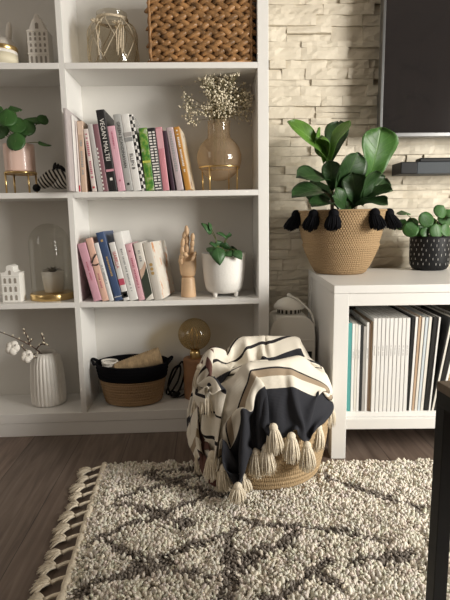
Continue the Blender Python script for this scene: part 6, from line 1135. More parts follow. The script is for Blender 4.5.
[835,-796,570,-12,15,-1,-9,18,-1,-2,19,-8,2,16,-13,2,13,-16,1,15,-13,3,20,-4,3,20,7,1,18,13,5,14,15,2,10,23,-1,6,21,-2,6,19,-2,10,22,-1,3,20,7,4,20,6,7,20,14,8,17,21,11,14,17,12,-7,16,12,-10,14,9,-7,17,12,-6,15,12,-11,7,14,-11,5,15,-12,1,15,-12,-2,10,-15,13,13,8,12,16,3,7,19,4,3,19,4,-1,20,5,12,15,7,14,1,16,13,5,15,12,7,13,16,7,8,12,2,13,16,12,0,16,8,3,18,7,0,17,5,-2,19,4,-2,14,3,-1,24,2,-1,16,-4,2,-24,0,1,13,14,1,17,-6,-11,17,3,-6,16,3,-8,16,2,-7,18,2,-7,17,2,-7,18,1,-7,18,3,-6,17,0,-8,17,4,-8,12,16,3,16,1,-12,10,-7,-16,8,-6,-17,-1,-9,-18,5,-7,-19,14,0,-15,15,3,-13,15,3,-14,9,-9,-18,-4,-11,-16],
[838,-792,547,-13,14,1,-14,14,-2,-12,15,-2,-5,20,-3,3,18,-8,1,15,-14,-1,22,0,2,17,9,6,18,8,5,13,14,2,16,17,2,11,18,4,11,21,4,7,21,-1,7,23,9,7,16,10,5,20,10,8,16,9,9,17,19,11,9,22,11,-4,17,11,-6,18,9,-10,14,11,-8,12,15,-13,-2,14,-14,-7,11,-13,-6,13,-16,14,10,-5,12,16,11,10,14,13,6,15,8,8,16,8,7,17,6,11,15,8,12,4,18,13,8,15,17,10,6,17,10,1,17,8,-4,18,7,-5,19,5,-5,18,3,-3,19,3,-3,16,1,0,23,10,3,17,-8,-7,-20,-4,9,-7,18,-6,21,-6,-10,21,-3,-5,14,6,-12,17,3,-7,18,0,-7,18,3,-7,18,0,-8,17,4,-5,17,-2,-9,18,5,-6,9,17,4,17,3,-9,12,-7,-15,12,-4,-15,-2,-8,-18,-1,-8,-19,11,-4,-16,14,-2,-15,15,3,-13,13,-2,-16,-1,-11,-17],
[840,-789,526,-15,12,-1,-12,17,1,-15,12,-3,-13,16,0,-8,19,2,2,20,1,4,18,1,3,18,8,2,18,10,3,14,10,3,24,12,4,8,19,5,13,18,1,10,19,5,11,22,10,9,18,11,9,18,15,7,15,10,11,14,13,7,13,24,10,10,19,10,-6,16,11,-11,14,11,-9,16,12,-8,-3,17,-11,-9,11,-17,-3,11,-16,6,12,-16,15,13,-2,9,12,16,3,15,11,4,15,15,9,14,13,13,15,13,15,11,9,16,12,15,18,9,-3,19,6,-6,18,6,-7,19,5,-6,19,4,-5,19,4,-4,20,2,-2,18,-1,3,19,15,-1,20,-4,-4,-18,-9,4,-15,15,-6,20,-4,-9,18,-4,-4,17,7,-11,18,3,-7,18,1,-8,17,3,-6,18,0,-8,18,4,-5,17,-3,-9,18,4,-7,7,18,6,17,5,-8,11,-8,-15,17,1,-11,3,-8,-18,-7,-8,-17,8,-5,-18,11,-4,-16,13,-1,-15,16,1,-13,-1,-9,-17],
[839,-786,501,-11,18,1,-18,16,5,-8,12,-3,-15,15,-1,-13,16,2,-7,19,5,-2,20,9,2,17,10,1,17,12,2,16,14,7,13,17,7,6,18,7,6,21,4,9,21,8,11,22,9,9,19,14,12,22,14,10,15,25,12,11,21,10,2,9,15,-5,8,17,-5,13,16,-10,20,13,-8,14,3,-13,16,13,-8,-5,23,-1,-10,13,-12,-7,14,-14,10,12,-15,20,12,4,8,15,14,6,12,15,9,14,14,7,17,14,10,15,13,17,11,6,19,6,-5,19,5,-7,19,5,-6,18,4,-6,20,4,-5,19,3,-4,20,3,-3,18,-1,3,21,5,-7,16,12,4,-17,6,5,-16,-5,-8,15,-10,-8,20,3,-11,16,8,-6,18,4,-6,18,0,-8,17,3,-7,18,0,-8,19,3,-5,17,-1,-8,21,4,-7,1,16,6,17,5,-6,10,-11,-14,18,7,-8,10,-6,-16,-10,-7,-16,6,-5,-18,13,-4,-14,15,-1,-12,10,-1,-17,-6,-10,-16],
[840,-782,479,-9,18,3,-15,17,2,-12,13,0,-11,17,2,-11,17,3,-7,19,5,-5,19,8,1,19,10,6,17,14,8,11,15,9,-2,27,6,6,17,8,7,21,6,9,19,9,9,21,5,9,20,13,11,25,15,7,22,23,12,11,18,11,-13,17,22,-6,6,16,-6,3,13,-14,1,20,-4,15,15,-15,18,12,-9,11,12,-2,-2,24,0,-12,18,0,-6,15,-16,11,13,-10,22,13,7,8,14,19,4,14,14,7,16,13,13,14,8,17,10,3,18,4,-5,19,5,-6,19,5,-6,19,5,-5,19,3,-5,20,4,-4,20,3,-3,19,1,-3,21,6,-2,15,11,6,-16,6,6,-16,-3,-9,10,-13,-15,21,2,-6,15,9,-5,18,5,-5,17,0,-9,18,3,-6,18,0,-8,18,3,-6,21,3,-7,15,-7,-9,2,17,6,17,9,-4,9,-11,-14,17,8,-5,17,0,-12,-11,-8,-15,9,-4,-19,20,-3,-1,9,0,-18,-2,-4,-20,-7,-11,-15],
[839,-775,455,-8,15,5,-15,18,3,-10,15,1,-10,17,3,-9,18,4,-6,18,6,-1,19,9,5,16,13,9,10,17,7,7,17,9,7,22,6,8,19,5,11,20,1,16,19,-2,9,21,3,11,20,19,10,31,16,13,25,18,11,15,21,8,-12,22,6,-24,15,14,-3,7,20,1,3,7,-22,-3,12,-18,12,18,-11,12,22,-4,8,15,2,-1,22,7,-7,20,7,-11,17,-10,13,19,-4,16,11,17,6,14,11,9,16,6,15,13,3,17,8,0,19,5,-4,18,5,-5,19,6,-4,20,5,-5,19,3,-4,20,4,-4,20,4,-3,18,2,-5,21,5,-3,14,10,7,-15,11,5,-16,-5,-6,5,-15,-17,22,-1,-8,15,11,-4,17,8,-3,17,0,-9,18,3,-6,18,0,-8,20,4,-5,15,-6,-10,15,-9,-10,5,18,6,14,13,1,9,-11,-14,17,3,-7,20,7,0,-6,-2,-20,17,4,-11,14,-10,3,-5,-4,-19,-6,-10,-17,-4,-5,-19],
[838,-771,434,-5,18,5,-14,17,3,-11,14,3,-10,16,4,-7,21,6,-4,19,8,6,17,10,8,10,16,9,8,18,8,9,17,5,15,19,0,14,15,-2,11,22,-1,10,17,-2,14,23,1,10,20,18,13,28,17,5,33,25,6,24,19,7,-12,23,10,-36,15,17,-7,-2,15,0,2,24,6,-5,10,-19,4,13,-20,11,14,-16,12,16,-3,11,22,2,8,19,8,-5,21,15,-13,19,2,4,17,8,11,18,3,22,9,-3,14,10,0,18,9,-1,18,5,-3,19,6,-4,19,6,-4,20,6,-4,20,5,-3,20,4,-3,20,4,-4,18,3,-4,21,3,-4,15,11,5,-14,10,5,-19,-4,-3,2,-15,-19,18,-1,-8,18,9,-4,17,10,-2,18,0,-9,19,5,-5,18,0,-9,16,-6,-9,15,-7,-10,16,-6,-9,7,17,6,10,17,5,10,-11,-15,16,6,-2,14,14,6,12,3,-17,15,-13,8,-5,-18,-6,-8,-4,-24,-2,0,-19,-1,-1,-20],
[838,-766,411,-5,21,8,-12,13,2,-8,16,5,-10,18,5,-3,19,6,3,22,9,7,9,16,7,10,16,4,14,17,2,16,12,-3,12,19,-7,10,18,-7,10,19,-3,11,19,2,14,20,11,13,16,8,10,20,-9,3,7,48,11,66,17,9,14,24,11,-16,11,19,-13,2,13,0,3,20,-15,3,16,-16,4,14,-17,5,12,-18,8,14,-12,14,18,-6,10,20,-1,6,17,9,-2,19,8,-9,24,10,10,16,3,18,12,-2,24,6,-1,15,10,-5,18,7,-3,20,6,-4,19,7,-3,21,7,-2,20,6,-2,21,6,-2,20,5,-2,21,4,-6,18,1,-7,16,11,4,-16,7,3,-22,-3,0,-1,-13,-19,16,4,-6,20,3,-6,20,17,-4,16,-4,-6,17,-4,-10,16,-5,-9,16,-5,-9,16,-6,-10,17,-2,-8,10,15,6,2,15,10,16,-4,-11,15,12,13,16,12,-3,17,-3,10,-2,-21,1,-10,-7,-21,1,-2,-20,-1,-1,-21,0,0,-20],
[839,-760,391,-4,21,8,-12,14,3,-9,14,5,-2,22,7,6,13,12,1,18,10,5,16,15,-1,17,10,-3,14,17,-6,12,15,-10,8,20,-7,9,18,-4,11,18,1,14,19,7,14,17,14,11,13,0,12,20,0,2,8,13,14,36,38,8,50,20,12,13,10,14,-3,4,17,-4,3,18,-24,3,18,-27,7,13,-15,8,18,-14,9,15,-12,8,14,-13,11,16,-8,10,18,2,4,19,7,10,18,10,-4,22,-2,13,15,3,19,9,-7,23,4,-2,16,9,-3,20,8,-3,20,7,-3,22,8,-1,20,7,-1,23,8,1,19,6,0,24,7,-6,17,-3,-7,16,9,-4,-18,3,0,-22,0,3,-6,-12,-15,18,17,-2,19,-2,-8,17,-3,-10,16,-2,-8,16,-3,-10,17,-5,-9,15,-4,-9,17,-6,-9,17,3,-7,12,15,6,0,14,11,23,12,1,8,6,16,16,6,12,8,-15,11,-6,-16,-10,1,0,-26,-3,-2,-18,-1,-1,-21,1,1,-20],
[840,-752,370,-2,19,7,-14,15,7,-3,21,6,1,14,10,2,17,10,2,20,12,-5,15,12,-3,15,12,-9,11,16,-11,9,16,-10,8,19,-8,11,16,3,14,18,7,14,16,10,12,13,15,10,14,-3,12,16,3,6,4,0,13,21,1,11,18,45,10,65,11,11,15,3,22,-10,10,14,-17,7,13,-28,6,17,-19,9,17,-13,7,17,-8,9,18,-8,10,16,-8,11,15,-7,11,18,7,6,18,1,11,21,0,6,14,3,20,11,-3,19,8,-3,17,11,-5,20,8,-1,21,7,-2,22,7,-1,21,8,0,23,8,0,21,8,0,21,11,-3,19,4,-7,13,0,-17,-19,-9,0,-16,8,6,-15,-7,-5,18,0,-10,20,-1,-9,15,-1,-9,17,-2,-9,16,-2,-9,17,-4,-10,16,-4,-8,17,-4,-9,17,10,-2,12,11,8,10,20,9,10,10,14,8,5,19,8,-1,20,3,-19,6,-3,-10,-14,4,0,-25,-3,-3,-20,-1,-2,-21,1,2,-20],
[838,-744,351,0,19,7,-6,18,6,-7,15,9,5,19,10,-5,19,11,-4,16,11,-6,16,12,-10,11,13,-11,9,18,-10,7,17,-8,15,16,1,13,17,6,15,15,8,12,14,13,9,16,11,12,12,-7,12,14,7,9,5,1,14,22,1,9,21,33,7,56,7,11,11,2,20,-12,10,16,-12,10,5,-4,5,20,-30,9,18,-13,9,15,-11,9,19,-8,8,19,-5,11,17,-5,10,18,2,10,20,3,9,16,0,8,27,-3,17,11,1,23,12,0,21,8,-4,20,2,-4,20,7,-1,23,8,-1,20,6,0,23,8,0,19,10,3,17,10,-2,23,1,-14,11,0,-15,-15,-13,-5,-18,10,9,-13,-13,-4,15,1,-13,20,0,-7,14,0,-11,19,-2,-9,16,-2,-9,17,-3,-9,16,-4,-9,18,2,-7,14,10,5,10,18,9,7,12,16,7,7,18,8,4,21,6,-5,19,2,-19,2,2,-5,-19,0,-2,-20,-1,-4,-22,-2,-2,-20,2,-1,-20],
[838,-735,330,-4,17,9,-4,16,8,0,22,10,-4,17,9,-6,17,11,-8,13,10,-10,13,14,-11,9,15,-11,11,16,-8,12,14,1,15,16,3,15,15,7,13,15,11,11,13,14,9,15,4,15,15,2,14,11,2,10,16,-1,8,17,2,10,23,9,3,21,7,18,11,8,16,4,15,15,-3,6,12,-14,8,15,-12,10,18,-10,10,16,-10,8,18,-7,6,18,-4,9,21,-3,1,31,0,21,7,3,10,17,0,15,16,-5,19,13,-4,20,12,1,19,9,-5,19,8,-1,22,8,-1,25,7,-1,17,3,0,20,12,4,19,13,2,17,-1,-8,18,-1,-16,6,7,-9,-4,-14,-11,-17,11,8,-14,-16,-3,16,0,-10,19,1,-12,17,-1,-5,15,0,-15,17,-2,-6,17,-3,-9,17,-3,-10,16,7,-2,14,18,10,5,10,15,6,8,19,6,7,19,6,2,20,2,-9,18,3,-19,-2,4,-4,-19,-1,1,-20,0,-3,-20,2,-4,-22,1,-3,-19],
[837,-727,313,-5,17,7,-1,20,8,-2,17,10,-7,15,12,-10,17,9,-12,13,14,-9,10,12,-15,11,18,-4,16,11,-2,14,16,2,15,15,6,14,13,11,11,16,11,12,13,8,12,14,2,14,14,2,14,13,3,12,18,3,9,19,-6,3,22,-4,7,20,15,10,6,8,18,4,-1,14,-5,17,14,-9,11,15,-10,8,16,-8,10,18,-7,0,24,-3,10,15,0,9,22,-4,15,17,-7,14,16,-3,16,13,-4,17,14,-4,16,11,-2,19,12,-3,20,11,-3,20,9,1,19,7,-4,21,12,0,17,16,4,17,9,14,20,-1,-6,15,-8,-6,15,1,-14,6,15,-13,2,-10,-17,-14,11,8,-13,-18,0,15,-3,-13,14,1,-9,19,1,-9,17,-1,-9,17,-1,-9,16,-2,-8,18,0,-8,16,19,3,6,8,17,5,7,18,6,8,18,6,7,19,4,-2,20,2,-13,15,3,-19,-5,4,-2,-19,2,2,-19,-3,-5,-18,3,0,-24,1,-4,-18],
[838,-717,293,-7,18,8,-1,18,11,-6,17,7,-11,13,13,-14,12,9,-8,13,14,-11,14,13,-7,14,16,-6,15,13,2,15,14,5,15,16,10,11,15,10,14,11,9,13,13,3,12,16,2,12,14,3,16,14,1,13,17,-7,8,20,-10,-7,20,6,11,12,20,5,6,4,18,4,0,18,-1,9,15,-4,8,19,-7,8,17,-5,9,18,-6,11,17,-6,10,17,-6,13,17,-3,11,15,-6,16,16,-4,14,14,-5,15,13,-2,17,12,-4,18,12,-2,18,10,0,20,12,-3,14,16,3,17,13,11,15,8,13,19,-3,11,22,-6,-16,12,-2,-11,11,4,-13,4,14,-15,7,0,-17,-9,15,3,-9,-20,0,14,-7,-12,18,2,-10,14,5,-9,17,-4,-9,17,0,-8,18,-2,-9,14,15,-3,12,10,14,6,2,19,4,7,18,7,12,15,4,6,19,2,-8,18,2,-17,11,4,-18,-6,4,-1,-19,1,6,-18,0,-5,-19,0,-3,-20,5,-2,-22],
[839,-705,269,-3,17,15,-7,15,9,-15,14,10,-11,12,12,-10,14,11,-9,14,12,-9,15,14,-3,16,14,-1,16,15,2,16,14,9,12,12,8,13,15,7,13,15,5,15,12,3,11,16,3,16,16,-2,13,15,-6,11,18,-9,6,20,-7,-12,15,16,8,9,19,5,3,-1,18,6,-5,18,2,10,17,-4,9,17,-7,8,18,-4,11,15,-7,13,17,-6,11,15,-7,13,19,-3,11,14,-6,15,17,-4,14,14,-3,14,12,-5,17,13,-1,16,14,-2,13,18,2,15,17,8,15,7,15,17,7,14,21,-2,12,16,-6,-5,18,-1,-16,12,4,-14,12,5,-13,3,13,-13,5,4,-19,-6,16,-3,-4,-16,-2,13,-11,-12,17,2,-10,17,9,-7,15,-6,-8,15,0,-9,20,9,-8,10,11,12,9,2,19,5,2,20,7,11,12,6,13,13,3,2,20,2,-13,15,2,-17,8,5,-18,-6,4,0,-19,1,8,-17,0,-4,-19,0,-4,-18,5,-5,-24],
[843,-695,258,-6,17,10,-15,12,7,-12,12,11,-9,16,11,-9,15,13,-6,16,10,-3,15,15,-3,15,13,-3,14,13,5,14,15,6,15,16,6,13,12,4,15,15,3,12,14,3,16,14,-1,13,16,-6,14,15,-11,6,17,-10,-3,18,4,-17,12,18,7,6,15,13,4,-3,19,7,-6,18,5,9,18,-3,6,18,-5,12,16,-4,11,15,-7,14,15,-6,13,13,-6,13,17,-5,11,16,-6,13,15,-3,14,14,-3,10,18,-5,12,17,5,14,16,9,14,11,12,14,12,10,17,4,16,17,3,12,21,-7,2,18,1,-12,11,5,-17,12,5,-14,10,4,-21,2,15,-7,5,3,-17,-3,18,-2,12,-5,-14,5,-20,-8,15,6,-9,16,8,-10,18,-8,-10,14,7,-9,12,11,16,11,4,15,10,-12,17,4,14,18,7,15,5,6,13,14,2,-3,20,3,-17,10,2,-17,8,4,-16,-7,4,1,-19,0,9,-16,2,-5,-19,-1,-1,-18,3,-8,-20],
[839,-684,239,-5,16,12,-9,16,10,-6,13,12,-7,15,12,-11,14,10,-12,14,11,-6,15,12,-3,15,14,2,15,15,4,14,13,6,13,15,3,17,13,2,13,14,3,14,15,1,15,15,-7,12,15,-9,8,16,-13,0,17,-5,-11,16,13,-13,7,17,10,7,11,17,3,-4,17,9,-7,18,5,6,18,-2,7,17,-3,13,17,-7,13,13,-7,14,11,-5,15,14,-6,11,17,-6,10,15,-4,5,22,-1,9,17,5,12,16,10,15,11,10,17,9,11,14,10,10,12,13,12,18,3,13,19,-3,5,18,-2,-11,13,7,-16,12,7,-14,8,6,-13,11,3,-18,3,15,-10,6,4,-18,-3,20,-3,10,-5,-16,9,-15,-11,18,11,-9,16,3,-11,16,-11,-5,11,14,11,10,1,16,14,-8,15,9,-1,18,4,19,11,6,17,2,5,12,15,2,-7,19,5,-19,4,0,-17,9,6,-13,-6,2,0,-19,0,8,-14,1,3,-21,0,-5,-18,2,-6,-20],
[820,-684,234,1,21,2,1,18,8,-5,16,13,-6,15,12,-14,13,9,-8,16,10,-5,15,13,2,15,15,7,14,15,-2,14,12,0,16,15,0,13,14,5,16,12,3,15,14,-5,12,15,-11,9,15,-13,4,16,-10,-7,16,2,-17,13,17,-5,6,17,13,7,8,18,4,-10,18,9,-5,15,6,7,18,-1,7,18,-4,9,15,-6,17,11,-5,21,6,-5,9,18,-9,1,21,0,3,18,9,10,15,11,14,12,11,15,10,9,17,10,7,13,11,12,10,14,11,13,9,13,20,-1,8,19,-3,-11,11,8,-16,11,7,-12,13,8,-17,7,4,-13,11,6,-18,0,18,-9,10,2,-18,-2,17,-7,9,2,-16,14,-7,-11,16,3,-12,16,-10,-3,13,0,13,10,13,13,12,-5,16,14,-7,12,6,9,18,6,18,2,3,19,2,5,11,16,4,-11,16,5,-19,-1,3,-16,8,2,-17,-4,2,3,-22,0,11,-10,-1,8,-21,1,-7,-17,3,-8,-17],
[807,-684,251,-5,17,-3,-3,22,-4,2,20,2,3,19,6,1,19,11,-5,14,16,-3,14,10,-3,16,13,-1,15,12,-2,14,13,0,14,11,2,16,17,2,16,13,0,12,14,-11,11,15,-13,2,15,-14,-3,18,-5,-12,13,11,-15,11,15,1,3,16,18,7,5,19,7,-14,12,9,-5,17,6,7,18,-1,9,17,-3,12,16,-5,15,11,-7,18,4,-6,-3,19,9,6,14,13,11,13,12,13,13,11,13,11,10,16,10,8,16,10,9,5,16,9,9,15,12,18,2,11,22,-4,-8,12,9,-16,12,8,-12,7,6,-16,12,8,-15,9,7,-17,8,7,-15,-1,19,-5,10,0,-21,1,15,-9,12,2,-16,13,-3,-14,17,-10,-2,13,1,13,16,2,13,6,11,14,15,-7,11,12,-5,14,8,16,14,1,17,-2,3,19,2,5,9,17,5,-15,12,5,-18,-5,2,-14,12,1,-18,-8,5,2,-19,-2,11,-12,-2,13,-19,2,-4,-18,1,-13,-15],
[803,-681,272,-5,17,-3,-9,18,-6,-6,19,-4,-3,22,-4,3,19,1,9,21,6,5,17,10,-2,14,14,-2,16,13,-1,14,14,0,15,13,1,16,13,2,17,10,-10,13,14,-14,0,15,-16,-3,15,-9,-7,16,0,-16,14,18,-8,8,15,10,4,11,17,7,1,17,7,-16,9,12,-5,18,5,8,18,-1,13,16,-4,17,8,-3,19,1,3,13,7,14,-7,21,12,4,12,13,13,12,11,12,12,11,14,10,9,16,11,9,9,14,11,0,21,4,15,6,13,18,-1,-2,16,5,-16,11,10,-13,10,9,-16,8,7,-16,11,8,-16,10,8,-16,1,10,-13,3,18,-10,9,1,-16,4,12,-13,13,-1,-15,16,-10,-3,14,1,14,12,2,11,16,2,14,6,10,13,17,-8,10,10,0,14,8,17,10,0,20,-6,0,17,2,7,9,17,6,-19,5,5,-16,-7,0,-14,18,2,-16,-10,3,3,-21,-3,8,-17,-3,16,-11,2,0,-21,0,-17,-10],
[801,-679,292,-5,18,-3,-7,18,-5,-10,19,-4,-3,19,-6,-3,20,-2,0,19,-2,5,22,-2,5,19,4,7,18,11,4,15,13,0,15,14,1,16,13,-9,13,11,-15,6,11,-14,-3,16,-13,-6,16,-6,-11,16,8,-16,11,20,1,6,12,15,5,9,18,7,-5,17,10,-18,3,12,-1,20,3,15,13,-2,18,5,3,14,1,11,15,4,14,1,15,14,1,13,13,8,15,14,11,11,10,14,11,10,14,11,11,13,11,11,3,19,10,-2,20,1,20,-1,2,17,4,-17,12,10,-12,8,8,-12,9,10,-17,11,10,-17,7,6,-16,8,7,-12,2,17,-16,3,14,-8,9,2,-16,7,9,-16,16,-10,-7,13,-1,13,14,4,11,13,3,13,13,1,15,9,12,15,14,-9,8,14,1,14,2,19,5,-2,18,-8,2,20,3,8,6,17,5,-19,-5,3,-17,-4,-2,-9,17,5,-16,-14,2,2,-17,-2,5,-19,-4,17,-11,0,2,-18,4,-18,-7],
[802,-676,313,-6,17,-4,-9,17,-3,-9,18,-6,-5,20,-4,-3,20,-5,-1,17,-3,-2,24,-2,2,19,0,7,19,1,0,19,5,3,14,14,8,18,-1,-13,10,11,-14,-4,14,-15,-2,13,-10,-9,16,-2,-15,15,15,-10,9,17,11,5,7,16,7,11,19,8,-11,15,8,-18,2,13,17,11,3,16,1,11,12,3,15,5,7,18,12,5,15,1,12,14,6,11,14,9,12,11,12,11,12,14,12,10,11,12,11,7,15,13,-3,21,4,2,15,-14,21,0,-4,15,5,-12,9,12,-15,11,13,-15,8,9,-16,6,7,-15,9,9,-15,6,8,-16,-1,19,-9,4,11,-12,9,5,-17,14,-6,-11,16,-2,12,11,4,10,11,3,18,15,4,12,11,3,13,8,12,13,18,-7,10,16,2,18,-2,19,-3,-3,18,-10,0,22,6,14,-2,15,0,-12,-16,0,-18,-4,3,-10,18,2,-14,-13,0,2,-20,-3,2,-19,-5,17,-10,0,2,-19,4,-17,6],
[802,-674,334,-7,19,-4,-8,15,-4,-10,18,-6,-4,20,-4,-4,20,-5,-3,18,-3,3,21,-3,1,18,0,-1,19,-1,-9,19,3,0,18,-8,16,12,-11,-14,9,11,-12,-7,14,-14,-4,15,-9,-10,15,6,-15,13,20,0,7,8,17,6,2,17,8,10,21,5,-11,-1,16,-6,-7,18,18,5,11,10,7,18,10,3,17,7,7,18,8,6,17,4,10,15,8,12,14,11,11,12,12,9,12,9,16,11,9,15,13,-3,20,7,-3,17,-12,12,8,-15,19,1,-6,12,12,-14,8,11,-16,9,11,-12,7,9,-17,8,10,-14,8,9,-17,1,14,-13,1,15,-8,4,10,-14,14,-3,-15,16,-5,5,11,5,13,12,4,15,12,4,12,11,4,15,12,3,15,10,14,13,14,-8,7,15,4,15,-2,22,-4,-1,18,-5,3,19,9,15,-11,7,-7,-2,-19,-1,-19,-8,6,-10,20,-1,-14,-15,1,3,-20,-1,2,-19,-8,15,-11,0,-1,-17,5,-13,10],
[802,-670,357,-6,17,-4,-10,15,-5,-8,18,-6,-3,19,-6,-1,21,-4,-4,18,-4,-5,22,-3,-7,14,-4,-13,20,-9,-1,10,-14,11,14,-15,17,11,-6,-17,10,4,-15,-3,14,-13,-4,14,-5,-13,16,16,-9,10,15,12,8,8,17,6,14,10,10,9,2,19,-13,-3,18,-2,-3,20,4,4,19,6,7,20,8,6,18,10,5,17,8,6,17,7,8,18,7,11,14,11,10,12,9,15,15,6,15,9,1,19,12,-5,17,-10,5,12,-17,17,7,-8,16,8,-15,6,12,-14,8,11,-12,8,12,-15,7,10,-16,7,10,-18,6,8,-13,-2,20,-8,0,13,-14,11,2,-15,19,-8,2,10,5,15,13,7,11,6,2,16,12,5,16,14,6,13,12,4,14,6,13,9,18,-6,11,14,8,11,-4,20,-7,3,20,4,9,14,9,11,-16,-7,-17,6,-15,1,-17,-12,6,-12,16,4,-12,-15,-6,0,-19,-1,2,-18,-11,15,-11,2,-5,-20,4,-9,16],
[802,-668,378,-6,18,-3,-9,16,-6,-4,18,-8,-5,19,-4,-9,20,-6,-15,15,-5,-8,8,-11,-7,17,-15,-2,12,-20,9,13,-15,16,14,-10,5,12,-11,-18,12,3,-16,0,12,-13,-5,14,6,-14,15,17,5,9,14,15,6,17,5,12,8,0,19,1,-2,22,-1,1,20,3,1,22,2,4,21,-1,3,20,2,4,20,7,6,21,7,7,20,7,8,17,10,11,14,9,11,14,5,15,12,6,18,15,-10,18,-6,3,13,-17,11,11,-14,18,7,-12,6,12,-14,7,14,-15,7,11,-14,8,14,-15,6,9,-14,5,8,-15,3,17,-15,-3,16,-6,5,8,-17,18,-6,-6,12,2,16,9,6,10,11,5,19,9,4,14,14,7,14,11,5,13,10,4,12,10,10,13,17,0,10,10,12,10,-3,19,-7,11,17,7,15,10,9,-1,-14,-15,-20,8,-16,0,-13,-11,6,-15,10,1,-14,-14,-2,2,-19,-5,1,-18,-9,13,-14,1,-8,-18,5,-4,15],
[803,-664,405,-7,16,-5,-7,16,-8,-9,19,-8,-13,13,-10,-15,11,-12,-7,11,-17,-5,10,-19,-2,10,-16,10,16,-17,8,12,-13,9,14,-13,-4,15,-14,-16,12,0,-18,5,8,-7,-11,17,12,-3,10,21,11,10,17,-1,16,3,-1,20,-1,1,20,3,2,23,2,-1,22,2,1,22,5,2,20,5,4,24,4,5,22,3,5,23,5,4,21,9,9,20,8,10,17,6,14,15,4,16,13,-8,20,1,-1,13,-18,10,12,-16,12,10,-14,9,12,-16,6,14,-13,7,15,-15,6,11,-15,5,12,-15,8,12,-15,7,12,-19,-9,17,-2,1,13,-14,16,-4,-12,15,1,11,8,6,13,10,5,18,10,6,17,8,5,17,10,5,13,12,6,12,9,6,14,15,6,11,14,5,12,8,17,2,9,18,5,19,4,0,8,17,9,-14,0,-14,-13,2,-18,-7,-13,-14,6,-20,4,0,-12,-15,-3,1,-18,-7,-1,-17,-7,14,-15,0,-11,-19,3,-3,20],
[804,-663,424,-9,15,-3,-15,15,-10,-17,9,-15,-5,8,-20,-7,9,-21,-3,11,-19,1,13,-18,1,10,-17,5,15,-16,3,15,-16,4,12,-15,-8,15,-11,-14,14,-5,-18,3,9,5,-9,18,17,6,6,15,-5,21,2,-1,22,-1,4,20,-4,4,21,2,-1,24,5,2,21,3,2,24,5,2,22,5,3,26,7,2,22,9,4,25,7,5,22,10,8,23,9,8,17,2,16,14,-1,18,12,-5,13,-20,7,14,-15,9,13,-17,8,12,-15,4,14,-17,5,14,-13,5,12,-14,5,15,-17,8,15,-17,4,12,-8,2,10,-20,-7,19,0,7,6,-17,20,-6,5,8,6,15,10,8,16,9,6,17,8,5,14,7,3,17,13,9,15,10,6,12,11,5,15,15,8,12,11,8,10,14,15,7,18,10,2,19,10,2,-6,19,4,-14,6,-16,-12,-5,-15,-10,-11,-14,3,-19,-3,3,-13,-16,-7,-1,-19,-5,-1,-15,-8,10,-19,-1,-10,-19,4,0,17],
[796,-669,447,-13,10,-15,-10,7,-19,-7,8,-23,-4,10,-20,-2,11,-23,-5,11,-17,-2,12,-21,-1,12,-17,3,13,-17,3,14,-16,-3,15,-16,-5,14,-12,-13,15,-8,-16,0,13,15,-3,15,9,-3,16,2,-1,23,-1,3,20,-1,3,24,4,0,20,3,0,24,4,1,21,4,3,26,4,0,22,9,3,26,7,2,22,12,4,29,5,3,21,11,6,27,6,6,17,3,18,21,-6,15,-12,5,16,-19,6,14,-16,4,15,-18,4,13,-14,4,17,-16,4,15,-16,6,15,-13,3,12,-16,6,13,-16,6,13,-15,0,15,-19,-12,17,5,19,-2,-6,15,2,17,6,4,17,9,8,11,7,5,20,8,4,17,7,5,17,10,7,16,12,9,13,11,6,14,13,10,11,13,9,9,21,7,3,19,7,4,19,16,5,-11,16,-2,-12,5,-15,-14,-2,-13,-12,-9,-14,-1,-16,-12,2,-13,-15,-5,0,-17,-8,-3,-14,-4,0,-22,-5,-1,-19,-9,12,13],
[793,-689,440,-7,12,-18,-6,9,-19,-9,8,-22,-5,9,-21,-6,12,-23,0,11,-19,-3,13,-20,0,12,-17,-2,13,-18,0,11,-16,-1,19,-15,-7,13,-14,-15,13,-5,-12,-2,17,11,-3,17,3,0,20,-2,0,19,8,0,22,6,2,24,4,-1,20,5,3,22,7,0,20,10,3,26,6,4,22,7,2,27,5,2,23,7,1,29,6,3,24,4,4,27,7,5,25,1,18,5,2,20,-16,0,16,-18,3,14,-18,2,17,-17,2,15,-15,3,14,-16,3,15,-14,5,15,-15,4,15,-17,5,13,-17,5,12,-15,-6,16,-10,-6,12,16,19,-3,5,12,1,7,7,6,20,9,8,17,7,6,18,8,5,18,7,6,17,11,8,16,10,8,14,9,8,14,21,3,9,21,2,10,20,12,1,17,14,7,11,14,5,-13,14,-9,-9,3,-13,-15,0,-11,-12,-7,-14,-6,-12,-15,1,-12,-15,-8,-2,-18,-6,-2,-20,-4,0,-16,-7,-3,-19,-9,14,5],
[794,-708,419,-4,15,-14,-6,10,-18,-7,9,-22,-8,8,-20,-5,12,-21,-2,11,-18,-3,13,-20,-1,11,-17,-1,13,-18,-3,14,-16,-5,12,-15,-7,19,-12,-18,12,-4,-3,-7,19,9,-2,19,7,-1,20,4,2,18,13,4,21,4,3,19,9,4,23,8,5,21,6,1,22,7,3,24,6,0,23,4,-2,27,4,0,23,-1,-2,31,2,-1,23,0,1,29,13,5,16,-1,25,-4,0,19,-10,0,18,-17,1,15,-15,1,18,-16,1,14,-17,3,17,-15,3,15,-17,3,14,-13,4,14,-15,4,13,-14,2,14,-16,-12,16,5,6,4,19,17,-2,6,11,4,16,7,7,17,6,6,20,6,5,16,6,3,19,7,7,14,8,7,18,8,9,10,25,-1,14,17,4,11,18,5,6,20,9,13,21,10,8,3,23,-2,-10,8,-14,-10,6,-13,-17,4,-11,-11,-6,-11,-8,-9,-18,-4,-10,-15,-7,-3,-19,-3,0,-16,-6,-2,-20,-7,-3,-17,-13,10,-6],
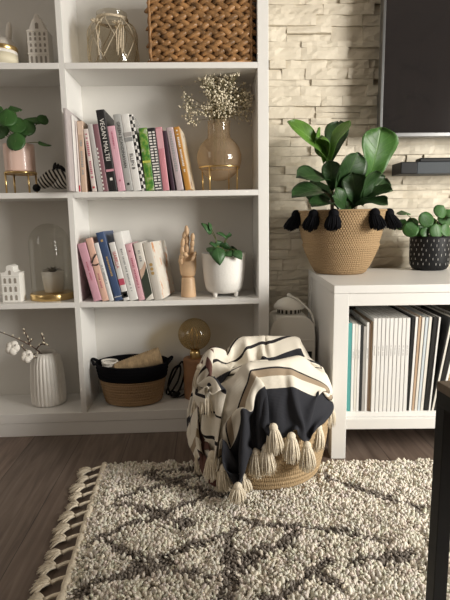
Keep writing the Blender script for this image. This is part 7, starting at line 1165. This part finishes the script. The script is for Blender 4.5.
[796,-719,404,-2,13,-15,-8,9,-17,-6,8,-21,-8,10,-18,-5,10,-22,-6,11,-18,-5,12,-19,-4,13,-17,-4,13,-16,-3,13,-16,-3,14,-15,-15,11,-7,-2,16,-9,7,-3,22,10,1,18,10,5,16,10,5,22,10,4,20,6,4,20,6,1,21,7,0,24,5,0,21,3,-3,24,3,-4,24,0,0,26,-1,-1,24,-3,0,28,1,0,24,8,-2,26,10,16,8,-2,22,-3,-1,18,-9,-4,18,-16,1,13,-14,2,18,-17,1,14,-17,1,15,-12,3,15,-15,3,16,-15,4,15,-14,3,12,-14,-8,17,-9,-5,9,18,10,1,17,18,0,10,8,7,18,5,5,17,6,4,20,5,6,16,6,4,20,7,7,17,10,9,15,20,-2,12,15,3,11,18,5,10,18,8,8,21,9,14,16,10,12,1,18,-11,-8,8,-18,-10,8,-10,-18,5,-8,-11,-6,-12,-8,-7,-16,-9,-6,-17,-5,-1,-20,-6,-3,-18,-6,-3,-18,-4,-2,-15,-14,9,-13],
[792,-731,377,7,11,-10,-8,13,-19,-7,7,-16,-7,9,-19,-7,10,-19,-5,11,-18,-5,12,-17,-6,12,-17,-7,12,-15,-6,13,-15,-6,13,-14,-4,16,-12,11,18,-2,11,1,17,11,4,19,7,4,20,7,4,18,7,-1,22,7,0,23,4,-2,22,0,-2,23,2,-1,21,2,-3,24,0,-1,22,-3,0,27,-6,-3,22,2,1,26,4,-2,23,14,3,17,3,20,2,-2,21,-1,-3,18,-6,-7,16,-13,0,16,-12,5,14,-16,3,15,-14,1,16,-14,2,16,-15,2,13,-13,3,14,-12,-2,15,-14,-13,12,11,9,3,19,10,4,14,14,0,17,6,4,19,5,6,18,5,4,19,5,5,18,5,5,20,6,4,18,15,-2,16,19,4,10,15,4,10,16,3,8,17,10,10,14,9,9,19,10,8,4,11,-1,-8,11,-23,-15,10,-6,-14,4,-11,-11,-1,-13,-12,-5,-16,-10,0,-15,-4,-2,-21,-5,-2,-16,-6,-3,-18,-5,-3,-18,-11,1,-16],
[788,-739,358,13,8,-10,-6,11,-18,-5,9,-16,-9,7,-17,-7,11,-19,-5,10,-17,-3,13,-17,-4,13,-16,-7,12,-16,-6,13,-15,-7,14,-14,1,17,-10,13,15,4,11,5,16,10,4,19,8,2,19,8,0,19,1,-3,22,6,0,24,-1,-5,23,0,-1,23,-1,-3,22,-3,0,23,-4,-1,21,-3,0,25,0,1,21,1,-3,26,10,-1,19,16,15,10,-2,20,3,-6,19,-2,-1,16,-6,-10,15,-9,0,14,-13,4,15,-15,2,14,-14,5,14,-13,1,15,-12,2,15,-15,2,14,-12,-13,15,-2,-1,5,21,11,3,15,11,3,17,10,2,19,5,5,18,4,5,21,5,4,20,4,5,17,4,3,21,11,1,16,14,2,16,17,4,12,14,2,12,18,3,7,15,10,11,16,9,12,16,8,4,5,12,-16,-11,9,-13,-16,12,-5,-12,7,-10,-11,-3,-13,-13,-2,-13,-11,4,-17,-4,-4,-21,-6,-3,-18,-6,-4,-18,-4,-2,-18,-8,0,-19],
[784,-745,330,17,0,-7,2,14,-16,-7,8,-13,-9,9,-17,-8,8,-17,-6,12,-16,-2,13,-17,-3,13,-15,-5,13,-16,-6,13,-14,-6,14,-14,5,18,-8,14,13,7,11,5,16,9,2,20,5,-1,20,2,0,20,2,-5,22,-1,-2,22,-1,-3,22,-2,-1,23,-2,-2,23,-5,1,22,-3,0,21,-4,-3,22,0,-3,24,10,-1,22,17,9,12,5,20,4,-8,18,2,-6,15,2,7,20,-7,-16,11,-5,-2,15,-13,4,12,-13,4,14,-13,1,16,-13,7,17,-13,1,12,-10,-7,16,-11,-9,6,17,9,3,17,9,3,19,9,2,18,7,2,21,4,6,17,4,3,22,4,3,20,4,4,20,1,3,22,14,0,18,11,0,16,16,1,12,16,5,13,17,2,6,17,10,10,12,10,12,21,4,-3,-1,9,-13,-14,13,-11,-12,13,-3,-14,8,-13,-9,-1,-15,-12,0,-14,-6,1,-17,-12,4,-18,-4,-3,-18,-5,-4,-19,-5,-3,-19,-5,-4,-18],
[781,-749,310,18,-7,-4,8,11,-13,-3,12,-16,-10,7,-16,-9,9,-16,-6,11,-17,-4,12,-16,-3,13,-16,-3,14,-15,-4,14,-14,-4,15,-13,8,18,-6,14,11,10,10,2,18,4,0,21,0,-1,19,-1,-5,21,-1,-2,23,-3,0,21,-3,-2,21,-3,-3,23,-3,0,23,-5,-2,22,0,-1,22,2,2,23,5,-3,19,15,3,17,16,17,6,-4,19,4,-12,17,3,-6,16,0,10,17,-5,-19,8,-4,-3,15,-11,3,11,-13,4,14,-13,0,15,-12,6,16,-11,7,17,-14,-15,8,6,4,2,22,6,4,17,8,1,19,8,3,18,5,2,22,4,5,19,4,4,22,3,3,21,3,3,21,1,3,22,13,-2,18,11,1,19,18,6,13,13,1,15,18,3,5,15,6,11,18,13,6,16,1,-6,-4,11,-15,-14,15,-5,-12,12,-2,-12,6,-17,-10,1,-13,-12,4,-18,-6,2,-17,-14,1,-15,-3,-3,-20,-5,-5,-19,-4,-2,-18,-4,-2,-19],
[781,-751,284,13,-14,0,16,6,-10,0,13,-16,-9,9,-14,-8,9,-17,-8,10,-16,-5,13,-16,-3,13,-15,-3,13,-15,-4,14,-14,0,16,-12,12,17,-3,13,7,14,6,0,20,-3,-3,18,-4,-3,23,-3,-1,21,-4,-1,20,-3,-2,21,-3,0,22,-3,-2,21,0,-1,22,0,-2,22,3,-1,21,5,-1,22,12,4,18,14,12,10,1,20,3,-4,17,1,-19,13,4,0,19,0,12,16,-2,-20,2,-4,-7,15,-7,3,11,-14,5,13,-13,-2,17,-11,-3,18,-10,16,11,-10,-7,0,22,9,4,17,6,3,21,5,3,22,4,2,20,4,3,24,2,4,16,3,1,23,3,2,20,2,3,24,0,1,22,11,0,26,15,-1,22,11,-1,20,14,6,9,19,4,8,16,5,3,19,10,6,13,2,-13,-5,10,-12,-15,20,-3,-12,11,-3,-10,7,-19,-10,1,-14,-11,3,-17,-9,4,-19,-9,0,-17,-7,0,-19,-4,-3,-18,-4,-3,-20,-4,-4,-19],
[782,-752,264,8,-18,-1,19,-2,-6,5,13,-14,-5,12,-15,-10,7,-17,-7,11,-15,-6,12,-16,-4,12,-15,-3,14,-15,-3,15,-14,4,16,-11,14,14,3,10,3,18,0,-2,20,-6,-2,20,-9,-3,19,-5,-2,23,-3,0,19,-1,-1,21,0,-3,23,0,1,21,1,-2,21,3,-1,22,3,-1,19,9,1,20,16,9,14,5,21,3,-5,20,2,-10,17,1,-16,13,5,1,17,-1,13,15,-3,-18,-4,2,-13,11,-10,6,16,-12,2,13,-13,-4,15,-10,4,17,-11,18,1,8,1,4,20,4,3,21,3,1,20,2,4,20,3,2,22,3,4,22,3,2,21,3,3,23,2,0,20,1,1,24,0,3,23,10,-1,23,12,0,22,15,1,30,12,1,22,20,9,6,17,1,-7,20,10,-3,7,2,-15,-9,17,-9,-13,13,5,-12,16,-9,-10,3,-17,-9,8,-15,-8,2,-21,-10,1,-17,-9,0,-17,-7,0,-19,-4,-3,-21,-4,-4,-18,-3,-2,-19],
[789,-752,242,-2,-20,-2,17,-11,-2,13,8,-11,-1,15,-19,-8,9,-13,-8,10,-15,-7,12,-16,-5,12,-15,-3,14,-14,-3,14,-14,9,17,-9,15,9,10,4,1,20,-5,-3,20,-6,-2,19,-7,-2,19,-5,-2,20,-2,0,21,-1,-2,24,1,-1,18,1,0,22,2,-1,20,3,0,21,6,0,21,13,9,16,9,18,5,-4,20,3,-6,18,-1,-12,14,2,-13,15,3,-1,20,-3,16,5,1,-15,-11,7,-17,14,-13,3,15,-10,3,16,-13,0,13,-11,14,13,-2,7,2,18,2,0,20,2,3,22,3,3,19,3,1,23,2,2,21,3,4,21,2,0,22,3,2,24,2,0,21,0,-3,24,0,-1,22,3,2,23,16,0,21,16,-5,29,17,8,29,18,4,15,11,2,-3,21,7,-17,-1,12,-11,-3,15,4,-16,14,-2,-10,15,-16,-12,3,-14,-13,7,-16,-1,8,-22,-11,0,-19,-10,0,-18,-5,-1,-21,-2,-2,-21,-3,-1,-18,-4,-4,-19],
[797,-756,225,-6,-14,-6,7,-19,0,18,-1,-8,4,19,-15,-5,7,-15,-8,11,-16,-6,12,-15,-5,12,-15,-4,14,-15,-2,14,-13,14,15,-4,12,5,16,-2,-1,21,-5,-2,19,-5,-2,20,-5,-2,19,-4,-1,21,-5,-3,18,1,1,23,2,-1,20,2,0,21,3,-1,20,2,2,20,13,3,17,11,19,7,-4,20,2,-7,19,3,-7,22,-1,-13,10,2,-13,15,2,3,20,-2,16,-5,6,-16,-10,5,-17,12,-11,1,14,-12,3,18,-11,3,14,-10,18,5,10,2,0,21,3,-1,21,2,5,19,2,2,22,3,1,23,2,3,19,3,3,23,2,-1,22,3,2,21,2,-1,22,0,0,24,0,-4,23,3,-1,25,12,3,22,17,-6,26,13,5,24,17,5,18,17,3,-2,16,6,-18,-3,15,7,-5,19,9,-17,11,-3,-6,14,-25,-11,5,-18,-8,8,-24,-12,4,-19,-9,4,-16,-9,1,-18,-1,-4,-21,-2,-1,-21,-3,-3,-20,-2,-2,-19],
[817,-763,218,-13,-7,-16,-7,-17,-7,14,-15,-2,14,12,-12,-4,12,-17,-7,13,-13,-6,12,-16,-5,11,-15,1,16,-12,-4,13,-15,16,10,5,6,2,20,-3,-1,20,-3,-1,19,-4,-2,20,-5,-2,20,-5,-2,19,0,0,20,1,2,20,1,-1,21,3,1,19,2,-1,19,10,4,19,9,15,10,-1,21,3,-9,19,0,-6,18,0,-7,19,-1,-15,9,3,-12,17,-1,9,17,0,12,-14,9,-15,-8,5,-19,9,-8,2,16,-13,4,15,-11,13,15,-4,8,-1,20,2,1,21,2,2,19,2,2,21,2,4,20,3,2,21,2,0,22,3,1,24,2,0,21,3,0,24,2,-3,20,1,-3,25,0,-5,22,0,-5,24,6,-3,21,18,-1,28,11,-1,22,17,6,21,18,5,0,16,12,-17,-3,15,12,-10,19,7,-22,10,-8,0,16,-11,-9,9,-21,-10,11,-26,-8,2,-17,-11,3,-23,-6,1,-20,-1,-1,-24,0,-2,-19,-3,-3,-19,-3,-2,-19],
[831,-777,212,-7,-6,-18,-15,-1,-15,-5,-19,-5,19,-6,-6,2,22,-20,-5,8,-11,-5,13,-15,-6,12,-14,10,20,-11,-8,7,-15,13,8,15,3,-1,20,0,0,21,-2,-1,19,-4,-2,20,-4,-2,20,-7,-1,18,2,0,20,2,3,18,6,5,19,0,-5,21,6,2,20,10,14,12,1,20,0,-9,16,2,-8,19,-1,-7,19,1,-10,17,-1,-18,10,3,-7,17,-2,15,13,3,8,-17,11,-16,-10,3,-19,8,-7,-1,16,-13,11,14,-9,19,9,7,-1,-1,20,1,1,22,3,1,20,2,2,23,2,5,19,2,1,21,3,1,22,2,1,23,3,-1,22,2,0,22,3,-3,19,1,-5,24,0,-4,21,1,-7,23,1,-3,21,1,-5,29,30,2,35,16,6,16,18,6,-4,11,10,-13,-5,18,12,-10,17,6,-16,16,-13,-11,9,-16,-1,20,-17,-12,2,-20,-10,5,-18,-9,5,-23,-3,-1,-21,0,-2,-21,-1,-3,-21,-3,-3,-19,-2,2,-20],
[838,-796,211,-4,-2,-17,-2,3,-23,-14,-8,-14,-7,-15,-5,4,13,-16,6,13,-14,-5,12,-15,9,15,-13,6,18,-11,-21,-2,1,14,3,19,8,6,16,5,1,20,-1,0,20,-4,-2,20,-5,-3,19,-4,-1,17,-1,2,22,10,7,17,7,5,16,-1,-5,23,8,11,12,2,21,0,-12,17,-1,-15,13,4,1,21,-2,-7,17,-1,-14,13,-1,-18,12,2,-3,20,-1,20,6,4,4,-18,12,-14,-12,4,-21,4,-6,0,16,-13,17,13,-4,12,6,15,0,-2,20,0,2,22,3,-1,21,2,4,22,1,3,21,2,3,20,3,1,21,2,-1,23,3,-1,20,3,-1,23,2,-3,20,3,-8,21,1,-5,21,3,-11,20,2,-9,19,1,-4,22,22,2,31,13,5,21,16,7,7,11,16,-5,-6,11,11,-13,19,7,-11,19,-13,-10,14,-19,-6,19,-19,-6,3,-16,-8,8,-20,-12,4,-19,-3,0,-23,0,-3,-22,-1,-3,-21,-3,-4,-20,-2,2,-19],
[847,-814,209,-4,0,-19,-1,2,-19,-6,0,-19,-11,-15,-10,-5,7,-19,0,13,-15,2,14,-15,2,12,-16,5,19,-9,-12,-5,16,10,5,23,9,2,15,7,2,19,2,1,20,-2,-1,20,-4,-2,20,-4,-2,19,0,3,19,8,6,17,12,9,13,2,2,20,-5,19,-3,-12,18,-1,-18,8,6,-4,19,-3,6,21,-2,-10,17,-2,-18,12,1,-14,13,0,2,21,-1,19,-1,9,4,-17,10,-15,-16,6,-21,3,-5,5,15,-13,18,8,5,9,2,18,-1,1,20,0,1,22,2,3,20,2,3,22,2,3,22,-3,1,22,-1,2,19,4,1,21,9,0,20,3,-2,22,3,-6,21,4,-7,21,1,-8,17,3,-10,20,4,-11,19,7,-2,18,14,1,17,11,5,19,17,8,11,4,14,6,-11,13,26,-12,18,5,-8,21,-12,-12,19,-24,-6,11,-16,-6,4,-18,-18,15,-19,1,1,-19,-1,0,-23,0,-5,-22,-1,-5,-20,-2,-2,-20,-2,1,-19],
[858,-831,208,-3,-1,-19,-2,2,-19,-2,2,-19,-10,-7,-16,-5,6,-19,-3,10,-17,-2,11,-17,3,15,-14,10,18,0,-3,-1,20,-4,-6,18,2,2,20,7,2,19,5,1,20,2,1,21,-3,-2,20,-5,-2,20,3,3,19,6,5,14,5,9,19,-11,12,15,-10,14,-10,-14,16,-3,-5,18,-8,5,18,-3,-3,20,-5,-11,16,0,-15,15,0,-13,17,0,8,18,1,18,-7,11,-1,-17,6,-12,-17,9,-21,-2,-4,12,14,-10,15,4,13,7,0,20,-1,2,20,1,2,21,-1,4,21,-4,4,20,-2,4,20,-2,2,23,4,1,19,10,-1,22,7,1,20,4,-3,22,4,-7,18,2,-6,21,2,-12,15,2,-15,17,6,-16,12,9,-9,18,10,1,13,10,10,16,11,11,11,1,14,20,-10,15,14,-12,24,14,-8,18,3,-11,22,-26,-8,11,-19,-5,16,-16,-10,7,-20,-2,1,-21,0,-1,-20,0,-7,-23,0,-5,-19,-3,-3,-21,-2,-1,-20],
[874,-845,209,-4,-1,-20,-4,1,-19,-2,2,-20,-5,1,-20,-3,10,-18,-5,6,-19,-6,6,-18,7,18,-7,9,17,2,-3,0,20,-7,-9,17,-2,-3,20,1,0,21,4,1,20,4,0,22,1,0,20,-3,-1,21,-2,2,20,7,8,18,-10,5,17,-18,14,-6,-8,18,-9,-3,19,-9,5,22,-6,-2,18,-6,-8,18,-2,-11,17,-2,-14,17,-2,-7,20,-1,14,15,2,13,-11,12,-5,-17,9,-7,-19,8,-20,-7,0,15,12,-6,11,1,18,3,1,20,-1,3,20,-1,3,22,-5,2,19,-3,4,22,0,3,21,4,2,22,8,2,19,6,3,21,8,-1,15,4,-3,24,1,-2,17,1,-13,20,3,-13,16,3,-17,13,6,-18,14,8,-6,12,11,-1,16,12,10,14,7,10,19,-7,18,18,-12,17,11,-11,29,4,-8,19,5,-13,16,-11,-3,15,-18,-7,9,-19,-5,6,-19,2,1,-20,0,-1,-19,-2,-6,-20,-1,-5,-21,-2,-3,-21,-2,0,-21],
[892,-857,208,-3,1,-20,-2,1,-22,-5,5,-19,-4,4,-20,-5,5,-20,-9,1,-19,-2,9,-18,8,19,-2,8,18,5,-3,-1,20,-6,-9,16,-4,-6,20,-2,-2,21,1,0,21,0,-2,23,2,0,22,-1,-1,21,0,3,20,-7,5,21,-18,12,0,-6,18,-13,-5,17,-9,-1,21,-12,1,20,-6,-9,17,-5,-11,21,-6,-6,19,-2,-5,19,-1,-4,21,-1,18,12,6,5,-14,11,-7,-17,8,-14,-15,4,-9,-17,3,18,4,9,4,1,18,0,1,20,0,3,21,-4,5,21,-1,4,21,1,5,21,3,5,19,8,4,20,8,5,18,4,-3,22,3,-1,19,1,-4,17,-2,-7,21,4,-10,17,4,-17,15,4,-20,9,3,-18,8,11,-12,13,11,-3,14,10,10,21,-5,13,18,-9,27,16,-7,23,9,-9,27,10,-7,18,-4,-12,19,-4,-10,15,-12,-9,11,-16,-8,10,-19,5,-5,-19,8,-4,-19,1,-6,-21,-1,-8,-20,-3,-6,-19,-1,-2,-21],
[911,-868,205,-3,2,-21,-4,1,-22,-6,4,-20,-5,3,-20,-7,3,-21,-7,3,-18,1,13,-15,8,19,0,8,17,7,-3,-2,20,-8,-10,16,-4,-6,19,-4,-5,21,-3,-2,20,-2,-3,25,-1,-2,21,-4,-1,23,-4,3,20,-17,9,12,-9,16,-10,-6,17,-13,-1,18,-11,0,24,-11,-3,20,-6,-6,22,-7,-6,20,-3,-4,21,-3,-2,19,-2,-5,22,-1,15,6,9,4,-17,10,-11,-15,4,-11,-18,7,-3,-17,8,12,-5,19,2,0,19,1,2,23,0,4,20,0,7,21,1,7,20,7,8,19,6,7,19,2,-1,19,3,0,19,3,-2,18,-7,-4,20,-5,-2,18,-2,-5,18,12,-9,12,6,-15,13,4,-22,10,3,-19,4,11,-18,18,9,-1,19,2,13,25,-6,22,14,-8,29,11,-6,22,6,-6,26,5,-6,17,0,-16,16,-4,-12,12,-5,-2,10,-19,-16,10,-9,0,3,-22,8,-8,-17,8,-12,-17,1,-9,-18,1,-7,-22,-2,-4,-19],
]
BCO = np.cumsum(np.array(BROWS, dtype=float).reshape(BNS, BNW, 3), axis=1)
for i in range(2): BCO[1:-1, 1:-1] = BCO[1:-1, 1:-1] * .5 + (BCO[2:, 1:-1] + BCO[:-2, 1:-1] + BCO[1:-1, 2:] + BCO[1:-1, :-2]) * .125
BCO = BCO.reshape(-1, 3) / 2000
# ------------------------------------------------------------------ striped throw
def throw_mat():
    m = mat('striped_cotton_throw', (.78, .72, .62), .95, spec=.15); nt, b = nodes(m)
    uv = add(nt, 'ShaderNodeUVMap'); sx = add(nt, 'ShaderNodeSeparateXYZ'); nt.links.new(uv.outputs['UV'], sx.inputs[0])
    cr_, nv, be, bk, br = (.80, .745, .645), (.034, .035, .042), (.36, .28, .20), (.03, .027, .03), (.13, .065, .055)
    st = [(0, nv), (.122, cr_), (.150, be), (.172, bk), (.176, cr_), (.285, bk), (.291, cr_), (.345, bk), (.351, cr_), (.405, nv), (.437, cr_), (.480, bk), (.487, cr_), (.530, bk), (.536, cr_), (.575, br), (.598, cr_), (.640, bk), (.647, cr_), (.70, bk), (.708, cr_), (.76, nv), (.785, cr_), (.84, be), (.86, cr_), (.885, bk), (.892, br), (.930, cr_), (.955, br), (1.05, bk)]
    s_ = add(nt, 'ShaderNodeMath', operation='DIVIDE'); nt.links.new(sx.outputs['X'], s_.inputs[0]); s_.inputs[1].default_value = 1.16
    # colour ramps hold at most 32 stops
    r = ramp(nt, s_.outputs[0], [(p / 1.16, c) for p, c in st], True)
    nt.links.new(r.outputs[0], b.inputs['Base Color'])
    w1 = add(nt, 'ShaderNodeTexWave', wave_type='BANDS', bands_direction='X'); w1.inputs['Scale'].default_value = 95; nt.links.new(uv.outputs['UV'], w1.inputs['Vector'])
    w2 = add(nt, 'ShaderNodeTexWave', wave_type='BANDS', bands_direction='Y'); w2.inputs['Scale'].default_value = 95; nt.links.new(uv.outputs['UV'], w2.inputs['Vector'])
    mm = add(nt, 'ShaderNodeMath', operation='MULTIPLY'); nt.links.new(w1.outputs['Fac'], mm.inputs[0]); nt.links.new(w2.outputs['Fac'], mm.inputs[1])
    bp = add(nt, 'ShaderNodeBump', Strength=.5, Distance=.0015); nt.links.new(mm.outputs[0], bp.inputs['Height']); nt.links.new(bp.outputs['Normal'], b.inputs['Normal'])
    return m
thr = thing('throw_blanket', 'cream throw blanket with navy, tan and black stripes and tassels draped over the rope basket', 'blanket', (fx, fy, .31))
q = MB()
vs = [Vector(p) for p in BCO]; uvs = [(BLS * i / (BNS - 1), BLW * j / (BNW - 1)) for i in range(BNS) for j in range(BNW)]
q.raw(vs, [(i * BNW + j, i * BNW + j + 1, (i + 1) * BNW + j + 1, (i + 1) * BNW + j) for i in range(BNS - 1) for j in range(BNW - 1)], uvs)
q.build('cloth', throw_mat(), thr, smooth=True, solid=.003, sub=1)
def gv(i, j): return Vector(BCO[i * BNW + j])
for e, i0 in ((0, 0), (1, BNS - 1)):
    for k in range(9):
        j = min(BNW - 1, int(round(k * (BNW - 1) / 8))); p = gv(i0, j); pi = gv(i0 + (2 if e == 0 else -2), j)
        d = p - pi; d.z = 0; d = d.normalized() * .006 if d.length > 1e-4 else Vector((0, 0, 0))
        L = min(.078, max(.03, p.z - .030))
        q = MB(); tassel_geo(q, p + d, L, .022, 60, d * .8, .0018, k + 10 * e, .011); q.build('tassel', M['yarn'], thr, smooth=True)
# ------------------------------------------------------------------ light
def area(name, loc, target, sx, sy, power, col):
    l = bpy.data.lights.new(name, 'AREA'); l.shape = 'RECTANGLE'; l.size = sx; l.size_y = sy; l.energy = power; l.color = col
    o = bpy.data.objects.new(name, l); COL.objects.link(o); o.location = loc
    o.rotation_euler = (Vector(target) - Vector(loc)).to_track_quat('-Z', 'Y').to_euler(); return o
area('window_daylight', (RX1 - .02, (WIN[0] + WIN[1]) / 2, (WIN[2] + WIN[3]) / 2), (.3, -.05, .6), 1.0, 1.0, 112, (1., .965, .90))
area('left_fill_light', (RX0 + .05, -1.8, 1.5), (2.3, -3.0, 1.5), 1.2, 1.3, 16, (1., .95, .88))  # added fill light, the left wall has no window
wd = bpy.data.worlds.new('daylight'); SC.world = wd; wd.use_nodes = True
wd.node_tree.nodes['Background'].inputs['Color'].default_value = (1., .97, .93, 1); wd.node_tree.nodes['Background'].inputs['Strength'].default_value = 1.0
